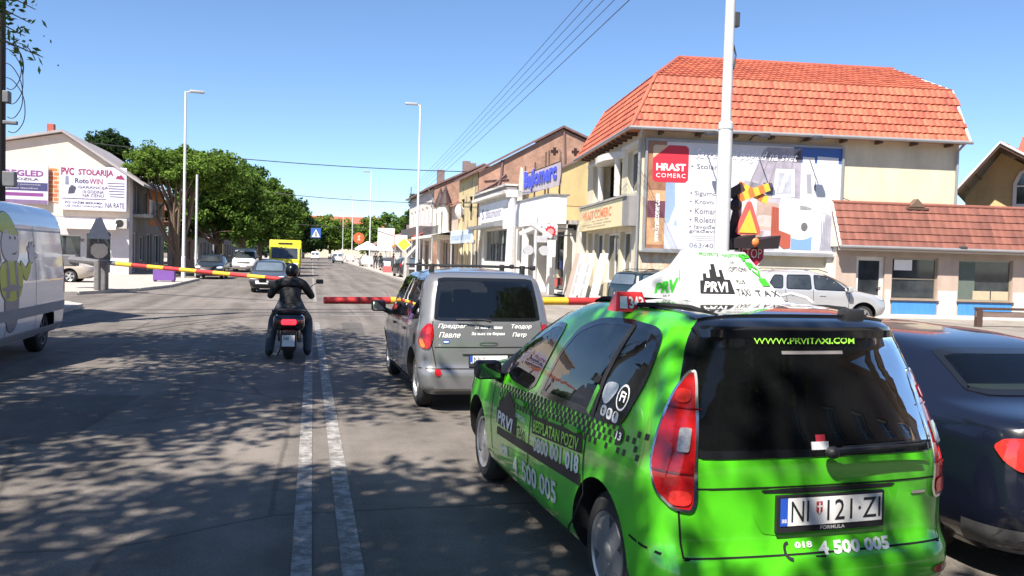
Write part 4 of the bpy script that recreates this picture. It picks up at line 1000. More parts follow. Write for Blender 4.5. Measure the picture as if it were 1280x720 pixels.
# plain workman figure: yellow cap, pale face, yellow dungarees, raised hand
ol = M('decal_outline', (.05, .05, .055), .4, .03); ye = M('decal_yellow', (.50, .52, .03), .4, .05); fc = M('decal_face', (.66, .60, .58), .4, .05); gy = M('decal_grey', (.20, .21, .25), .4, .05)
def dec(name, p, mat, k=0, it=3):
    p = chaikin([(4.55 - a * 1.5, b) for a, b in p], it, .25)
    if k == 0: c.decal(name, inset(p, -.016), 'L', ol, .004, .1)
    return c.decal(name, p, 'L', mat, .0065 + k * .0025, .1)
fg = [('figure_leg', [(.95, .5), (1.28, .5), (1.34, 1.2), (.9, 1.2)], gy), ('figure_body', [(.85, .95), (1.38, .95), (1.46, 1.42), (1.25, 1.55), (.95, 1.55), (.76, 1.4)], ye),
      ('figure_arm', [(1.38, 1.5), (1.50, 1.2), (1.66, 1.35), (1.72, 1.5), (1.64, 1.52), (1.54, 1.4), (1.42, 1.55)], ye),
      ('figure_hand', [(1.66, 1.52), (1.76, 1.5), (1.86, 1.58), (1.85, 1.68), (1.75, 1.71), (1.66, 1.65)], fc), ('figure_head', [(.95, 1.55), (1.26, 1.5), (1.4, 1.7), (1.36, 2.0), (1.0, 2.02), (.88, 1.78)], fc),
      ('figure_cap', [(.84, 1.95), (1.46, 1.92), (1.3, 2.02), (1.26, 2.2), (1.1, 2.28), (.94, 2.2)], ye)]
for k_, (a0_, l_) in enumerate(((130, .13), (100, .17), (75, .18), (50, .16), (5, .13))):     # thumb and four fingers of the raised hand
    ca, sa = math.cos(R(a0_)), math.sin(R(a0_)); w_ = .028
    fg.insert(3, ('figure_finger', [(1.755 + ca * .05 - sa * w_, 1.61 + sa * .05 + ca * w_), (1.755 + ca * .05 + sa * w_, 1.61 + sa * .05 - ca * w_), (1.755 + ca * (.05 + l_) + sa * w_, 1.61 + sa * (.05 + l_) - ca * w_), (1.755 + ca * (.05 + l_) - sa * w_, 1.61 + sa * (.05 + l_) + ca * w_)], fc))
for n_, p_, m_ in fg: dec(n_, p_, m_)
dec('figure_strap', [(.98, 1.0), (1.06, 1.0), (1.06, 1.55), (.98, 1.55)], gy, 1, 1); dec('figure_strap', [(1.24, 1.0), (1.32, 1.0), (1.28, 1.55), (1.2, 1.55)], gy, 1, 1)
dec('figure_belt', [(.86, 1.1), (1.38, 1.1), (1.38, 1.18), (.86, 1.18)], gy, 1, 1)
dec('figure_smile', [(1.12, 1.66), (1.24, 1.62), (1.33, 1.7), (1.24, 1.655)], ol, 1, 2); dec('figure_eye', [(1.12, 1.86), (1.17, 1.86), (1.17, 1.91), (1.12, 1.91)], ol, 1, 2); dec('figure_eye', [(1.26, 1.86), (1.31, 1.86), (1.31, 1.91), (1.26, 1.91)], ol, 1, 2)
c.finish((1.06, 4.4), .35, .41, .22, 'multi', .02, M('steel_wheel', (.10, .10, .11), .6, .2))

# ------------------------------------------------------------------ oncoming and parked vehicles
def simple(name, label, cat, loc, rz, P, pm, wheels, wr, det=.5, win=(.98, 1.3), front=True, group=None, glassm=PANE, L=4.0, extra=None, rimm=None):
    c = Car(name, label, cat, loc, rz, P, pm, group, det)
    if extra: extra(c)
    c.finish(wheels, wr, None, .19, 'spoke', .02, rimm)
    return c
def hatch_front(c):
    c.glass('windscreen', chaikin([(-.62, .91), (.62, .91), (.54, 1.31), (-.54, 1.31)], 2, .08), 'F', MATS['window_pane_pale'], .025, hole=False)
    g = c.decal('radiator_grille', rect(-.3, .60, .3, .70), 'F', BLACKP, .012, .1, skirt=.01)
    c.decal('badge', rect(-.05, .62, .05, .68), 'F', CHROME, .018, .1, g)
    for s in (-1, 1):
        c.decal('headlamp', chaikin(rect(s * .56 - .18, .585, s * .56 + .18, .715), 1), 'F', CLEAR_LENS, .014, .1, skirt=.012)
    c.decal('bumper', rect(-.78, .36, .78, .52), 'F', BLACKP, .03, .1, skirt=.03)
    c.decal('number_plate', rect(-.02, .40, .5, .52), 'F', WHITE, .04, .1, skirt=.01)
    c.decal('lower_grille', rect(-.6, .24, .6, .33), 'F', BLACKP, .006, .1)
    for sd in ('L', 'Rt'):
        c.glass('front_side_window', chaikin([(1.6, .92), (2.7, .92), (2.1, 1.27), (1.6, 1.3)], 2, .08), sd, PANE, .02, hole=False)
        c.glass('rear_side_window', chaikin([(.5, .96), (1.5, .93), (1.5, 1.3), (.75, 1.28)], 2, .08), sd, PANE, .02, hole=False)
    mirror_pod(c, 'wing_mirror', .90, 2.55, .96, BLACKP, -1, .8); mirror_pod(c, 'wing_mirror', .90, 2.55, .96, BLACKP, 1, .8)
simple('hatchback', 'dark grey hatchback with square headlamps driving towards the lowered left boom', 'car', (-1.83, 40.75, 0), 180, HATCH, paint('charcoal_paint', (.05, .055, .06), .3), (.62, 3.05), .28, .6, extra=hatch_front)
def van_front(c):
    c.glass('windscreen', chaikin([(-.78, 1.14), (.78, 1.14), (.72, 1.68), (-.72, 1.68)], 2, .08), 'F', MATS['window_pane'], .03, hole=False)
    c.decal('radiator_grille', rect(-.5, .72, .5, .84), 'F', BLACKP, .012, .1)
    for s in (-1, 1): c.decal('headlamp', chaikin(rect(s * .7 - .16, .7, s * .7 + .16, .86), 1), 'F', CLEAR_LENS, .014, .1)
    c.decal('bumper', rect(-.85, .4, .85, .55), 'F', M('grey_moulding'), .02, .1, skirt=.02); c.decal('number_plate', rect(-.26, .42, .26, .53), 'F', WHITE, .03, .1)
    for sd in ('L', 'Rt'): c.glass('cab_window', chaikin([(2.6, 1.1), (3.7, 1.08), (3.2, 1.66), (2.7, 1.7)], 2, .1), sd, PANE, .03, hole=False)
    mirror_pod(c, 'wing_mirror', 1.12, 3.55, 1.25, BLACKP, -1, 1.1); mirror_pod(c, 'wing_mirror', 1.12, 3.55, 1.25, BLACKP, 1, 1.1)
WV2 = paint('white_car_paint', (.72, .73, .73), .3)
simple('parked_van', 'white panel van with grey bumper facing the camera under the street trees', 'van', (-5.45, 75.6, 0), 180, SMALLVAN, WV2, (.9, 3.6), .33, .4, extra=van_front)
def van_back(c):
    for x in (-.43, .43): c.glass('rear_door_window', chaikin(rect(x - .33, 1.15, x + .33, 1.65), 2, .1), 'B', PANE_BLUE, .03, hole=False)
    for s in (-1, 1): c.decal('tail_lamp', chaikin(rect(s * .86 - .05, .8, s * .86 + .05, 1.3), 1), 'B', RED_LENS, .012, .1)
    c.line('panel_gap', [(0, .45), (0, 1.9)], 'B', GAP, .015); c.decal('number_plate', rect(-.26, .7, .26, .81), 'B', WHITE, .012, .1); c.decal('bumper', rect(-.9, .33, .9, .48), 'B', BLACKP, .015, .1)
simple('parked_van', 'white van parked askew against the right kerb far up the street', 'van', (4.1, 146, 0), -4, SMALLVAN, WV2, (.9, 3.6), .33, .4, extra=van_back)
simple('moving_van', 'white van driving away at the far end of the street beside the dark trees', 'van', (.5, 196, 0), 0, SMALLVAN, WV2, (.9, 3.6), .33, .4, extra=van_back)
def wag_front(c):
    c.glass('windscreen', chaikin([(-.7, 1.03), (.7, 1.03), (.58, 1.42), (-.58, 1.42)], 2, .08), 'F', PANE, .03, hole=False)
    for s in (-1, 1): c.decal('headlamp', chaikin(rect(s * .62 - .16, .66, s * .62 + .16, .78), 1), 'F', CLEAR_LENS, .014, .1)
    c.decal('radiator_grille', rect(-.4, .62, .4, .75), 'F', BLACKP, .012, .1); c.decal('number_plate', rect(-.26, .42, .26, .53), 'F', WHITE, .02, .1)
    wag_side(c)
def wag_side(c):
    for sd in ('L', 'Rt'):
        c.glass('cargo_window', chaikin([(.28, 1.03), (1.02, 1.0), (1.02, 1.37), (.46, 1.37)], 2, .1), sd, PANE_BLUE, .025, hole=False)
        c.glass('rear_door_window', chaikin([(1.1, 1.0), (2.0, .98), (2.0, 1.4), (1.1, 1.38)], 2, .07), sd, PANE_BLUE, .025, hole=False)
        c.glass('front_door_window', chaikin([(2.08, .98), (3.0, .96), (2.5, 1.36), (2.08, 1.4)], 2, .07), sd, PANE_BLUE, .025, hole=False)
        for y in (1.06, 2.04, 3.0): c.line('panel_gap', [(y, .97), (y + .03, .3)], sd, GAP, .014)
        for y in (1.2, 2.2): c.decal('door_handle', rect(y, .85, y + .16, .88), sd, BLACKP, .02, .2, skirt=.02)
    c.glass('rear_window', chaikin([(-.62, 1.0), (.62, 1.0), (.54, 1.38), (-.54, 1.38)], 2, .08), 'B', PANE_BLUE, .03, hole=False)
    for s in (-1, 1):
        md = ('d', 45 if s < 0 else -45); p = chaikin(rect(-.74, .78, -.62, 1.05), 2, .15)
        c.decal('tail_lamp', p if s < 0 else mirrored(p), md, RED_LENS, .012, .08)
    c.decal('rear_number_plate', rect(-.26, .62, .26, .73), 'B', WHITE, .012, .1)
    for sx in (-1, 1): MB().tube([(sx * .56, .6, 1.465), (sx * .57, .8, 1.52), (sx * .57, 2.0, 1.53), (sx * .56, 2.2, 1.475)], .014, 6).build('roof_rail', BLACKP, c.root, True)
simple('parked_car', 'dark car parked facing out beneath the trees behind the left lamp post', 'car', (-6.05, 57.2, 0), 180, WAGON, paint('dark_green_black_paint', (.02, .022, .025), .3), (.8, 3.4), .3, .4, extra=wag_front)
simple('parked_car', 'beige estate car parked side-on before the PVC workshop', 'car', (-14.1, 42.4, .1), -90, WAGON, paint('beige_paint', (.42, .37, .31), .3), (.8, 3.4), .3, .5, extra=wag_side)
simple('estate_car', 'dark teal estate car with roof rails standing behind the taxi roof sign', 'car', (9.9, 26.3, 0), -72, WAGON, paint('dark_teal_paint', (.015, .03, .035), .25), (.8, 3.4), .31, .6, extra=wag_side)
def suv_x(c):
    for sd in ('L', 'Rt'):
        c.glass('cargo_window', chaikin([(.38, 1.14), (.86, 1.11), (.9, 1.52), (.62, 1.52)], 2, .12), sd, PANE, .025, hole=False)
        c.glass('rear_door_window', chaikin([(.95, 1.11), (1.72, 1.10), (1.72, 1.54), (1.0, 1.53)], 2, .08), sd, PANE, .025, hole=False)
        c.glass('front_door_window', chaikin([(1.80, 1.10), (2.85, 1.08), (2.35, 1.5), (1.80, 1.54)], 2, .08), sd, PANE, .025, hole=False)
        for p in ([(.92, 1.1), (.98, .75), (1.15, .4)], [(1.76, 1.1), (1.76, .4)], [(2.85, 1.07), (2.82, .4)]): c.line('panel_gap', p, sd, GAP, .014)
        for y in (1.1, 1.95): c.decal('door_handle', rect(y, .93, y + .18, .965), sd, SILV, .022, .2, skirt=.02)
        c.decal('side_moulding', rect(1.0, .58, 2.75, .66), sd, M('silver_moulding', (.4, .41, .42), .4, .05, metal=.3), .012, .2, skirt=.01)
        c.decal('sill_trim', rect(1.0, .32, 2.9, .42), sd, BLACKP, .008, .2)
    for s in (-1, 1):
        md = ('d', 180)
        c.decal('headlamp', chaikin(rect(s * .64 - .16, .84, s * .64 + .16, .98), 2), 'F', CLEAR_LENS, .012, .08)
        c.decal('tail_lamp', chaikin(rect(s * .64 - .07, .88, s * .64 + .07, 1.08), 2), 'B', RED_LENS, .012, .08)
        m = MB().tube([(s * .56, .5, 1.62), (s * .57, .7, 1.70), (s * .57, 2.0, 1.70), (s * .56, 2.3, 1.62)], .022, 6); m.build('roof_rail', M('grey_rail', (.22, .22, .23), .4, .1), c.root, True)
    c.decal('radiator_grille', rect(-.4, .74, .4, .86), 'F', BLACKP, .012, .1); c.decal('bumper_grille', rect(-.5, .42, .5, .56), 'F', BLACKP, .008, .1); c.decal('number_plate', rect(-.26, .58, .26, .69), 'F', WHITE, .02, .1)
    c.glass('windscreen', chaikin([(-.7, 1.15), (.7, 1.15), (.58, 1.56), (-.58, 1.56)], 2, .08), 'F', PANE, .03, hole=False)
    c.glass('rear_window', chaikin([(-.6, 1.12), (.6, 1.12), (.52, 1.5), (-.52, 1.5)], 2, .08), 'B', PANE, .03, hole=False)
    mirror_pod(c, 'wing_mirror', 1.0, 2.75, 1.14, SILV, -1, .95); mirror_pod(c, 'wing_mirror', 1.0, 2.75, 1.14, SILV, 1, .95)
SILV = paint('silver_paint', (.50, .51, .52), .3, .4)
simple('off_road_car', 'silver off-road car with roof rails parked by the blue panelled shop', 'car', (12.65, 22.95, 0), -99, SUV, SILV, (.82, 3.3), .35, .75, extra=suv_x)
simple('parked_car', 'white hatchback parked at the right kerb beside the white canopy', 'car', (6.9, 110, .12), 3, HATCH, WV2, (.62, 3.05), .28, .35, extra=hatch_front)
simple('parked_car', 'dark hatchback parked on the right pavement ahead of the tall dark estate', 'car', (7.5, 84, .12), 2, HATCH, MATS['charcoal_paint'], (.62, 3.05), .28, .35, extra=hatch_front)
simple('parked_car', 'tall dark estate parked on the right pavement next to the yellow diamond sign', 'car', (7.05, 61.5, .12), 4, WAGON, paint('dark_brown_paint', (.03, .028, .03), .3), (.8, 3.4), .31, .4, extra=wag_side)
simple('parked_car', 'small white car parked beyond the white van at the far right kerb', 'car', (7.2, 168, .12), 0, HATCH, WV2, (.62, 3.05), .28, .3, extra=hatch_front)

# yellow box lorry
YEL = M('lorry_yellow', (.62, .55, .02), .4, .05, 3, coat=.6)
t = thing('box_lorry', 'bright yellow box lorry queuing behind the dark hatchback', 'lorry', (-1.95, 62, 0), 180)
MB().bbox(-1.12, -4.6, .75, 1.12, -1.3, 2.62, .06).build('cargo_box', YEL, t, True)
m = MB(); m.add([(-1.02, -1.25, .5), (1.02, -1.25, .5), (1.02, .25, .5), (-1.02, .25, .5), (-1.02, -1.25, 2.1), (1.02, -1.25, 2.1), (1.0, -.35, 2.1), (-1.0, -.35, 2.1), (1.02, .2, 1.2), (-1.02, .2, 1.2)],
               [(0, 3, 2, 1), (4, 5, 6, 7), (0, 1, 5, 4), (1, 2, 8, 6, 5), (0, 4, 7, 9, 3), (2, 3, 9, 8), (6, 8, 9, 7)])
cb = m.build('cab', YEL, t)
MB().add([(.9, .175, 1.27), (-.9, .175, 1.27), (-.88, -.3, 2.02), (.88, -.3, 2.02)], [(0, 1, 2, 3)]).build('windscreen', PANE, t).location = (0, .02, .01)
MB().bbox(-.5, -1.3, 2.3, .5, -1.27, 2.42, .01).build('vent_grille', BLACKP, t)
MB().box(-.6, .255, .8, .6, .28, .98).build('radiator_grille', BLACKP, t); MB().bbox(-1.03, .1, .4, 1.03, .35, .62, .03).build('bumper', M('grey_moulding'), t, True)
for s in (-1, 1):
    MB().bbox(s * .8 - .15, .24, .78, s * .8 + .15, .29, .98, .02).build('headlamp', CLEAR_LENS, t, True)
    MB().bbox(s * 1.28 - .1, -.02, 1.3, s * 1.28 + .1, .06, 1.75, .03).tube([(s * 1.05, 0, 1.7), (s * 1.28, .02, 1.7)], .02, 6).build('wing_mirror', BLACKP, t, True)
    for y in (-.4, -3.6):
        w = MB().lathe([(-.12, .25), (-.13, .4), (-.08, .45), (.08, .45), (.13, .4), (.12, .25)], 'X', n=20).lathe([(-.1, .02), (-.1, .26)], 'X', n=16).build('wheel', RUBBER, t, True, 50); w.location = (s * .92, y, .45)

# ------------------------------------------------------------------ ground, road, pavements
ASPH = asphalt_mat('asphalt', (.105, .093, .082), (.196, .174, .154))
ASPH2 = asphalt_mat('forecourt_asphalt', (.20, .18, .155), (.30, .27, .235))
PAVE = M('pavement_concrete', (.40, .36, .32), .9, .22, 1.3, bump=.25)
KERB = M('kerb_stone', (.42, .40, .37), .9, .2, 3, bump=.3)
EARTH = M('dry_ground', (.20, .17, .13), .95, .3, .6)
def sheet(x0, y0, x1, y1, z): return MB().add([(x0, y0, z), (x1, y0, z), (x1, y1, z), (x0, y1, z)], [(0, 1, 2, 3)])
struct('ground', sheet(-1500, -600, 1500, 2400, -.012), EARTH)
struct('road', sheet(-32, -40, 34, 420, 0), ASPH)
struct('forecourt', MB().add([(6.4, 17.5, .004), (34, 15.5, .004), (34, 40, .004), (7, 40, .004)], [(0, 1, 2, 3)]), ASPH2)
def pavement(poly, name='pavement', h=.12):
    o = MB().prism(poly, lambda x, y: (x, y, -.02), lambda x, y: (x, y, h)).build(name, PAVE); tag(o, kind='structure')
    return o
def kerb(pts, h=.125, w=.16):
    m = MB()
    # separate kerb stones about a metre long
    stones = []
    for a, b in zip(pts, pts[1:]):
        a, b = Vector((*a, 0)), Vector((*b, 0)); d = b - a; n = max(1, int(d.length / 1.0)); e = d.normalized(); nn = Vector((-e.y, e.x, 0)) * w
        for k in range(n):
            p, q = a + d * (k / n) + e * .008, a + d * ((k + 1) / n) - e * .008; z = Vector((0, 0, h + rng.uniform(-.006, .006)))
            m.add([p - nn * .5, q - nn * .5, q + nn * .5, p + nn * .5, p - nn * .5 + z, q - nn * .5 + z, q + nn * .5 + z, p + nn * .5 + z], [(0, 3, 2, 1), (4, 5, 6, 7), (0, 1, 5, 4), (1, 2, 6, 5), (2, 3, 7, 6), (3, 0, 4, 7)])
    o = m.build('kerb', KERB); tag(o, kind='structure')
pavement([(-6.45, 51), (-6.45, 41), (-7.0, 37), (-8.4, 33.6), (-10, 32.6), (-24, 32.2), (-24, 51)])
kerb([(-6.37, 51), (-6.37, 41), (-6.92, 36.9), (-8.36, 33.5), (-10, 32.5), (-24, 32.1)])
pavement([(-24, 51), (-8.6, 51), (-8.6, 260), (-24, 260)]); kerb([(-8.5, 51.1), (-8.5, 255)]); kerb([(-8.5, 51), (-6.4, 51)])
pavement([(-24, -25), (-6.6, -25), (-6.6, 26.4), (-7.4, 27.6), (-24, 27.8)]); kerb([(-6.5, -25), (-6.5, 26.4), (-7.3, 27.7), (-24, 27.9)])
pavement([(6.1, 43), (10.6, 40.2), (14, 40.2), (14, 260), (6.1, 260)]); kerb([(10.6, 40.1), (6.0, 43), (6.0, 258)])
PAINT = worn_paint('worn_road_paint', (.36, .345, .33), (.15, .138, .128), .50, 7)
def line_mark(pts, w, name='road_marking'):
    vs, fs = strip(pts, w); o = make(name, [(x, y, .006) for x, y in vs], fs, PAINT); tag(o, kind='structure')
line_mark([(-.03 - .0 * k, -6 + k * 2) for k in range(15)], .115)
line_mark([(.30, -4), (.26, 4), (.23, 9), (.19, 15), (.13, 22)], .125)
line_mark([(.12, 31), (.05, 60)], .12); line_mark([(.04, 64), (.0, 140)], .12)
line_mark([(.5, 24.6), (4.6, 24.2)], .22)
PATCH = asphalt_mat('patch_asphalt', (.075, .069, .064), (.12, .11, .10), False)
for poly in ([(-4.6, 8.6), (-2.2, 8.3), (-2.0, 10.9), (-4.4, 11.2)], [(-5.8, 18.2), (-3.0, 18.0), (-2.9, 18.9), (-5.7, 19.1)], [(.6, 16.2), (1.1, 16.2), (1.25, 22), (.75, 22)], [(3.2, 27.5), (6, 27.2), (6, 29), (3.3, 29.2)]):
    o = MB().add([(x, y, .003) for x, y in poly], [tuple(range(len(poly)))]).build('road_patch', PATCH); tag(o, kind='structure')
for a_ in ((-4.4, 17.6), (-3.9, 17.8)):
    vs_, fs_ = strip(chaikin([a_, (a_[0] + .8, a_[1] + 3), (a_[0] + 2.2, a_[1] + 6), (a_[0] + 4.0, a_[1] + 7.6)], 3, closed=False), .07); o = make('tyre_mark', [(x, y, .004) for x, y in vs_], fs_, M('tyre_mark', (.06, .055, .052), .9, .4, 6)); tag(o, kind='structure')
RAIL = M('rail_steel', (.16, .15, .14), .4, .2, 6, metal=.7)
for y0 in (25.6, 27.03):
    d = Vector((1, .24, 0)); a, b = Vector((0, y0, .003)) - d * 26, Vector((0, y0, .003)) + d * 7.5; nn = Vector((-.24, 1, 0)) * .035
    o = MB().add([a - nn, b - nn, b + nn, a + nn], [(0, 1, 2, 3)]).build('rail', RAIL); tag(o, kind='structure'); o.location.z = .004
    o2 = MB().add([a - nn * 2.6, b - nn * 2.6, b + nn * 2.6, a + nn * 2.6], [(0, 1, 2, 3)]).build('rail_groove', M('groove_dirt', (.07, .065, .06), .9)); tag(o2, kind='structure'); o2.location.z = .002

# ------------------------------------------------------------------ building helpers
PLASTER_CREAM = M('cream_plaster', (.60, .54, .40), .9, .09, 1.2, bump=.12, streak=.16)
PLASTER_WHITE = M('white_plaster', (.66, .63, .57), .9, .09, 1.2, bump=.12, streak=.16)
PLASTER_TAN = M('tan_plaster', (.52, .40, .19), .9, .16, .9, bump=.15, streak=.16)
PLASTER_YEL = M('yellow_plaster', (.56, .46, .25), .9, .14, .9, bump=.15, streak=.16)
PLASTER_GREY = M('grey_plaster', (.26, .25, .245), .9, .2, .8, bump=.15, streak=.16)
PLASTER_PINK = M('rose_plaster', (.44, .35, .29), .9, .15, .9, bump=.15, streak=.16)
FRAMEW = M('white_window_frame', (.68, .68, .66), .5, .05)
FRAMEB = M('brown_window_frame', (.10, .06, .04), .5, .1)
METALG = M('grey_sheet_metal', (.32, .33, .34), .45, .12, 3, metal=.4)
CANVAS_W = M('white_canvas', (.72, .71, .68), .8, .06)
BRICK = brick_mat('old_brick', (.36, .16, .10), (.44, .22, .14), (.34, .27, .21), 1.0)
BRICK_O = brick_mat('orange_block', (.55, .14, .05), (.62, .19, .07), (.55, .42, .32), 1.0, .5, .25, .035)

def tile_mat(name, c1, c2, var=.35):
    m = bpy.data.materials.new(name); m.use_nodes = True
    n, l = m.node_tree.nodes, m.node_tree.links
    b = n['Principled BSDF']; b.inputs['Roughness'].default_value = .7
    g = n.new('ShaderNodeNewGeometry'); oi = n.new('ShaderNodeObjectInfo')
    a = n.new('ShaderNodeMath'); a.operation = 'ADD'; l.new(g.outputs['Random Per Island'], a.inputs[0]); l.new(oi.outputs['Random'], a.inputs[1])
    f = n.new('ShaderNodeMath'); f.operation = 'FRACT'; l.new(a.outputs[0], f.inputs[0])
    nz = n.new('ShaderNodeTexNoise'); nz.inputs['Scale'].default_value = 1.1; nz.inputs['Detail'].default_value = 7; nz.inputs['Roughness'].default_value = .7
    l.new(g.outputs['Position'], nz.inputs['Vector'])
    ad = n.new('ShaderNodeMath'); ad.operation = 'MULTIPLY_ADD'; l.new(f.outputs[0], ad.inputs[0]); ad.inputs[1].default_value = var; l.new(nz.outputs[0], ad.inputs[2])
    mr = n.new('ShaderNodeMapRange'); mr.inputs[1].default_value = .35; mr.inputs[2].default_value = .65 + var; l.new(ad.outputs[0], mr.inputs[0])
    mx = n.new('ShaderNodeMix'); mx.data_type = 'RGBA'; mx.inputs[6].default_value = (*c1, 1); mx.inputs[7].default_value = (*c2, 1)
    l.new(mr.outputs[0], mx.inputs[0]); l.new(mx.outputs[2], b.inputs[0])
    MATS[name] = m; return m
TILE_O = tile_mat('orange_roof_tile', (.27, .062, .040), (.50, .150, .078), .45)
TILE_B = tile_mat('brown_roof_tile', (.13, .048, .036), (.26, .098, .068), .45)
TILE_R = tile_mat('red_roof_tile', (.36, .08, .05), (.48, .13, .08))

def tile_shape(tw, rh, hump=.03, lift=.035):
    cs = [(0, 0), (.2, hump * .8), (.42, hump), (.62, hump * .6), (.8, hump * .05), (1.0, 0)]
    vs = [(a * tw, -.03, lift + b) for a, b in cs] + [(a * tw, rh + .03, b) for a, b in cs] + [(a * tw, -.03, 0) for a, b in cs]
    n = len(cs); fs = [(i, i + 1, n + i + 1, n + i) for i in range(n - 1)] + [(2 * n + i, 2 * n + i + 1, i + 1, i) for i in range(n - 1)]
    return vs, fs
def tile_slope(parent, quads, mat, tw, rows, limit, hump=.03, lift=.035, name='roof_tile'):
    """quads: (left-bottom, right-bottom, right-top, left-top), rows; first `limit` tiles become objects, the rest one joined part"""
    shared = {}; rest = MB(); cnt = 0
    for (p0, p1, p2, p3), nr in zip(quads, rows):
        p0, p1, p2, p3 = map(Vector, (p0, p1, p2, p3)); ex = (p1 - p0).normalized(); nz = ex.cross(p3 - p0).normalized(); ey = nz.cross(ex)
        H = (p3 - p0).dot(ey); rh = H / nr; key = round(rh, 4)
        if key not in shared:
            vs, fs = tile_shape(tw, rh, hump, lift); me = bpy.data.meshes.new(name); me.from_pydata(vs, [], fs); me.materials.append(mat); shared[key] = (me, vs, fs)
        me, vs, fs = shared[key]
        for r in range(nr):
            t = r / nr; tt = (r + .5) / nr
            a = (p3 - p0).dot(ex) * tt; b = (p1 - p0).dot(ex) + ((p2 - p1).dot(ex)) * tt
            k = 0
            while a + (k + .6) * tw < b:
                w_ = p0 + ex * (a + k * tw) + ey * (t * H) + nz * (.02 + rng.uniform(0, .006))
                mt = Matrix((( ex.x, ey.x, nz.x, w_.x), (ex.y, ey.y, nz.y, w_.y), (ex.z, ey.z, nz.z, w_.z), (0, 0, 0, 1)))
                if cnt < limit:
                    o = bpy.data.objects.new(name, me); COL.objects.link(o); o.parent = parent; o.matrix_basis = mt
                else:
                    rest.add([mt @ Vector(v) for v in vs], fs)
                cnt += 1; k += 1
    if rest.v: tag(rest.build('roof_tiles', mat, parent), kind='stuff')
def half_round(parent, name, pts, r, mat):
    MB().tube(pts, r, 10).build(name, mat, parent, True, 60)

I4 = Matrix.Identity(4)
def facade(parent, T, w, h, holes, mat, reveal=.16, name='wall', x0=0, z0=0):
    xs = sorted({x0, x0 + w} | {round(v, 4) for o in holes for v in (o[0], o[2])}); zs = sorted({z0, z0 + h} | {round(v, 4) for o in holes for v in (o[1], o[3])})
    m = MB()
    for i in range(len(xs) - 1):
        for j in range(len(zs) - 1):
            cx, cz = (xs[i] + xs[i + 1]) / 2, (zs[j] + zs[j + 1]) / 2
            if any(o[0] < cx < o[2] and o[1] < cz < o[3] for o in holes): continue
            m.add([T @ Vector(p) for p in ((xs[i], 0, zs[j]), (xs[i + 1], 0, zs[j]), (xs[i + 1], 0, zs[j + 1]), (xs[i], 0, zs[j + 1]))], [(0, 1, 2, 3)])
    for a, b, c_, d in [o[:4] for o in holes]:
        q = [(a, 0, b), (c_, 0, b), (c_, 0, d), (a, 0, d)]; r_ = [(x, reveal, z) for x, _, z in q]
        m.add([T @ Vector(p) for p in q + r_], [(0, 1, 5, 4), (1, 2, 6, 5), (2, 3, 7, 6), (3, 0, 4, 7)])
    return m.build(name, mat, parent)
def window(parent, T, x0, z0, x1, z1, d=.1, nx=1, nz=1, fw=.06, fm=None, pm=None, name='window', sill=None):
    fm = fm or FRAMEW; pm = pm or PANE; m = MB()
    def bx(a, b, c_, d_, y0=d - .03, y1=d + .04):
        k = MB().box(a, y0, b, c_, y1, d_); m.add([T @ v for v in k.v], k.f)
    bx(x0, z0, x0 + fw, z1); bx(x1 - fw, z0, x1, z1); bx(x0 + fw, z0, x1 - fw, z0 + fw); bx(x0 + fw, z1 - fw, x1 - fw, z1)
    for i in range(1, nx): x = x0 + (x1 - x0) * i / nx; bx(x - fw * .4, z0 + fw, x + fw * .4, z1 - fw, d - .02, d + .03)
    for i in range(1, nz):
        z = z0 + (z1 - z0) * i / nz
        for j in range(nx):
            a, b = x0 + (x1 - x0) * j / nx + fw * (1 if j == 0 else .4), x0 + (x1 - x0) * (j + 1) / nx - fw * (1 if j == nx - 1 else .4); bx(a, z - fw * .35, b, z + fw * .35, d - .018, d + .028)
    if sill: bx(x0 - .08, z0 - .07, x1 + .08, z0 - .002, -.09, .02)
    f = m.build(name, fm, parent)
    make('pane', [T @ Vector(p) for p in ((x0 + .01, d + .012, z0 + .01), (x1 - .01, d + .012, z0 + .01), (x1 - .01, d + .012, z1 - .01), (x0 + .01, d + .012, z1 - .01))], [(0, 1, 2, 3)], pm, f)
    return f
def tbox(parent, T, name, mat, x0, y0, z0, x1, y1, z1, bev=0):
    k = MB().bbox(x0, y0, z0, x1, y1, z1, bev) if bev else MB().box(x0, y0, z0, x1, y1, z1)
    return make(name, [T @ v for v in k.v], k.f, mat, parent)
def panel(parent, T, name, mat, poly, y): return make(name, [T @ Vector((x, y, z)) for x, z in poly], [tuple(range(len(poly)))], mat, parent)
def words(parent, T, s, box, y, mat, bold=.01, shear=0, spacing=1): return letters(parent, s, box, y, mat, bold, shear, fn=lambda x, z: T @ Vector((x, y, z)), spacing=spacing)
def solid(parent, name, mat, boxes):
    for b in boxes: o = MB().box(*b).build(name, mat, parent)
    return o

# ------------------------------------------------------------------ corner shop with the big poster
B = thing('corner_building', 'cream corner house with orange tiled mansard roof behind the large poster', 'building', (11.2, 28, 0), -7)
W_, D_, H_ = 12.0, 9.3, 6.42
facade(B, I4, W_, H_, [], PLASTER_CREAM)
TL = Matrix(((0, 1, 0, 0), (-1, 0, 0, D_), (0, 0, 1, 0), (0, 0, 0, 1)))       # street side: u runs from the far end to the near corner
holes = [(.5, 1.55, 1.5, 3.0), (1.9, .15, 3.5, 2.95), (3.9, .9, 6.4, 2.9), (6.7, .9, 8.4, 2.9), (1.2, 4.35, 2.6, 5.95), (3.3, 4.3, 6.6, 5.75), (7.5, 4.3, 8.95, 5.85)]
facade(B, TL, D_, H_, holes, PLASTER_CREAM, .32)
solid(B, 'wall', PLASTER_CREAM, [(.34, D_ - .02, 0, W_ - .01, D_, H_), (W_ - .02, .01, 0, W_, D_ - .03, H_), (.36, .3, 3.15, W_ - .1, D_ - .1, 3.25)])
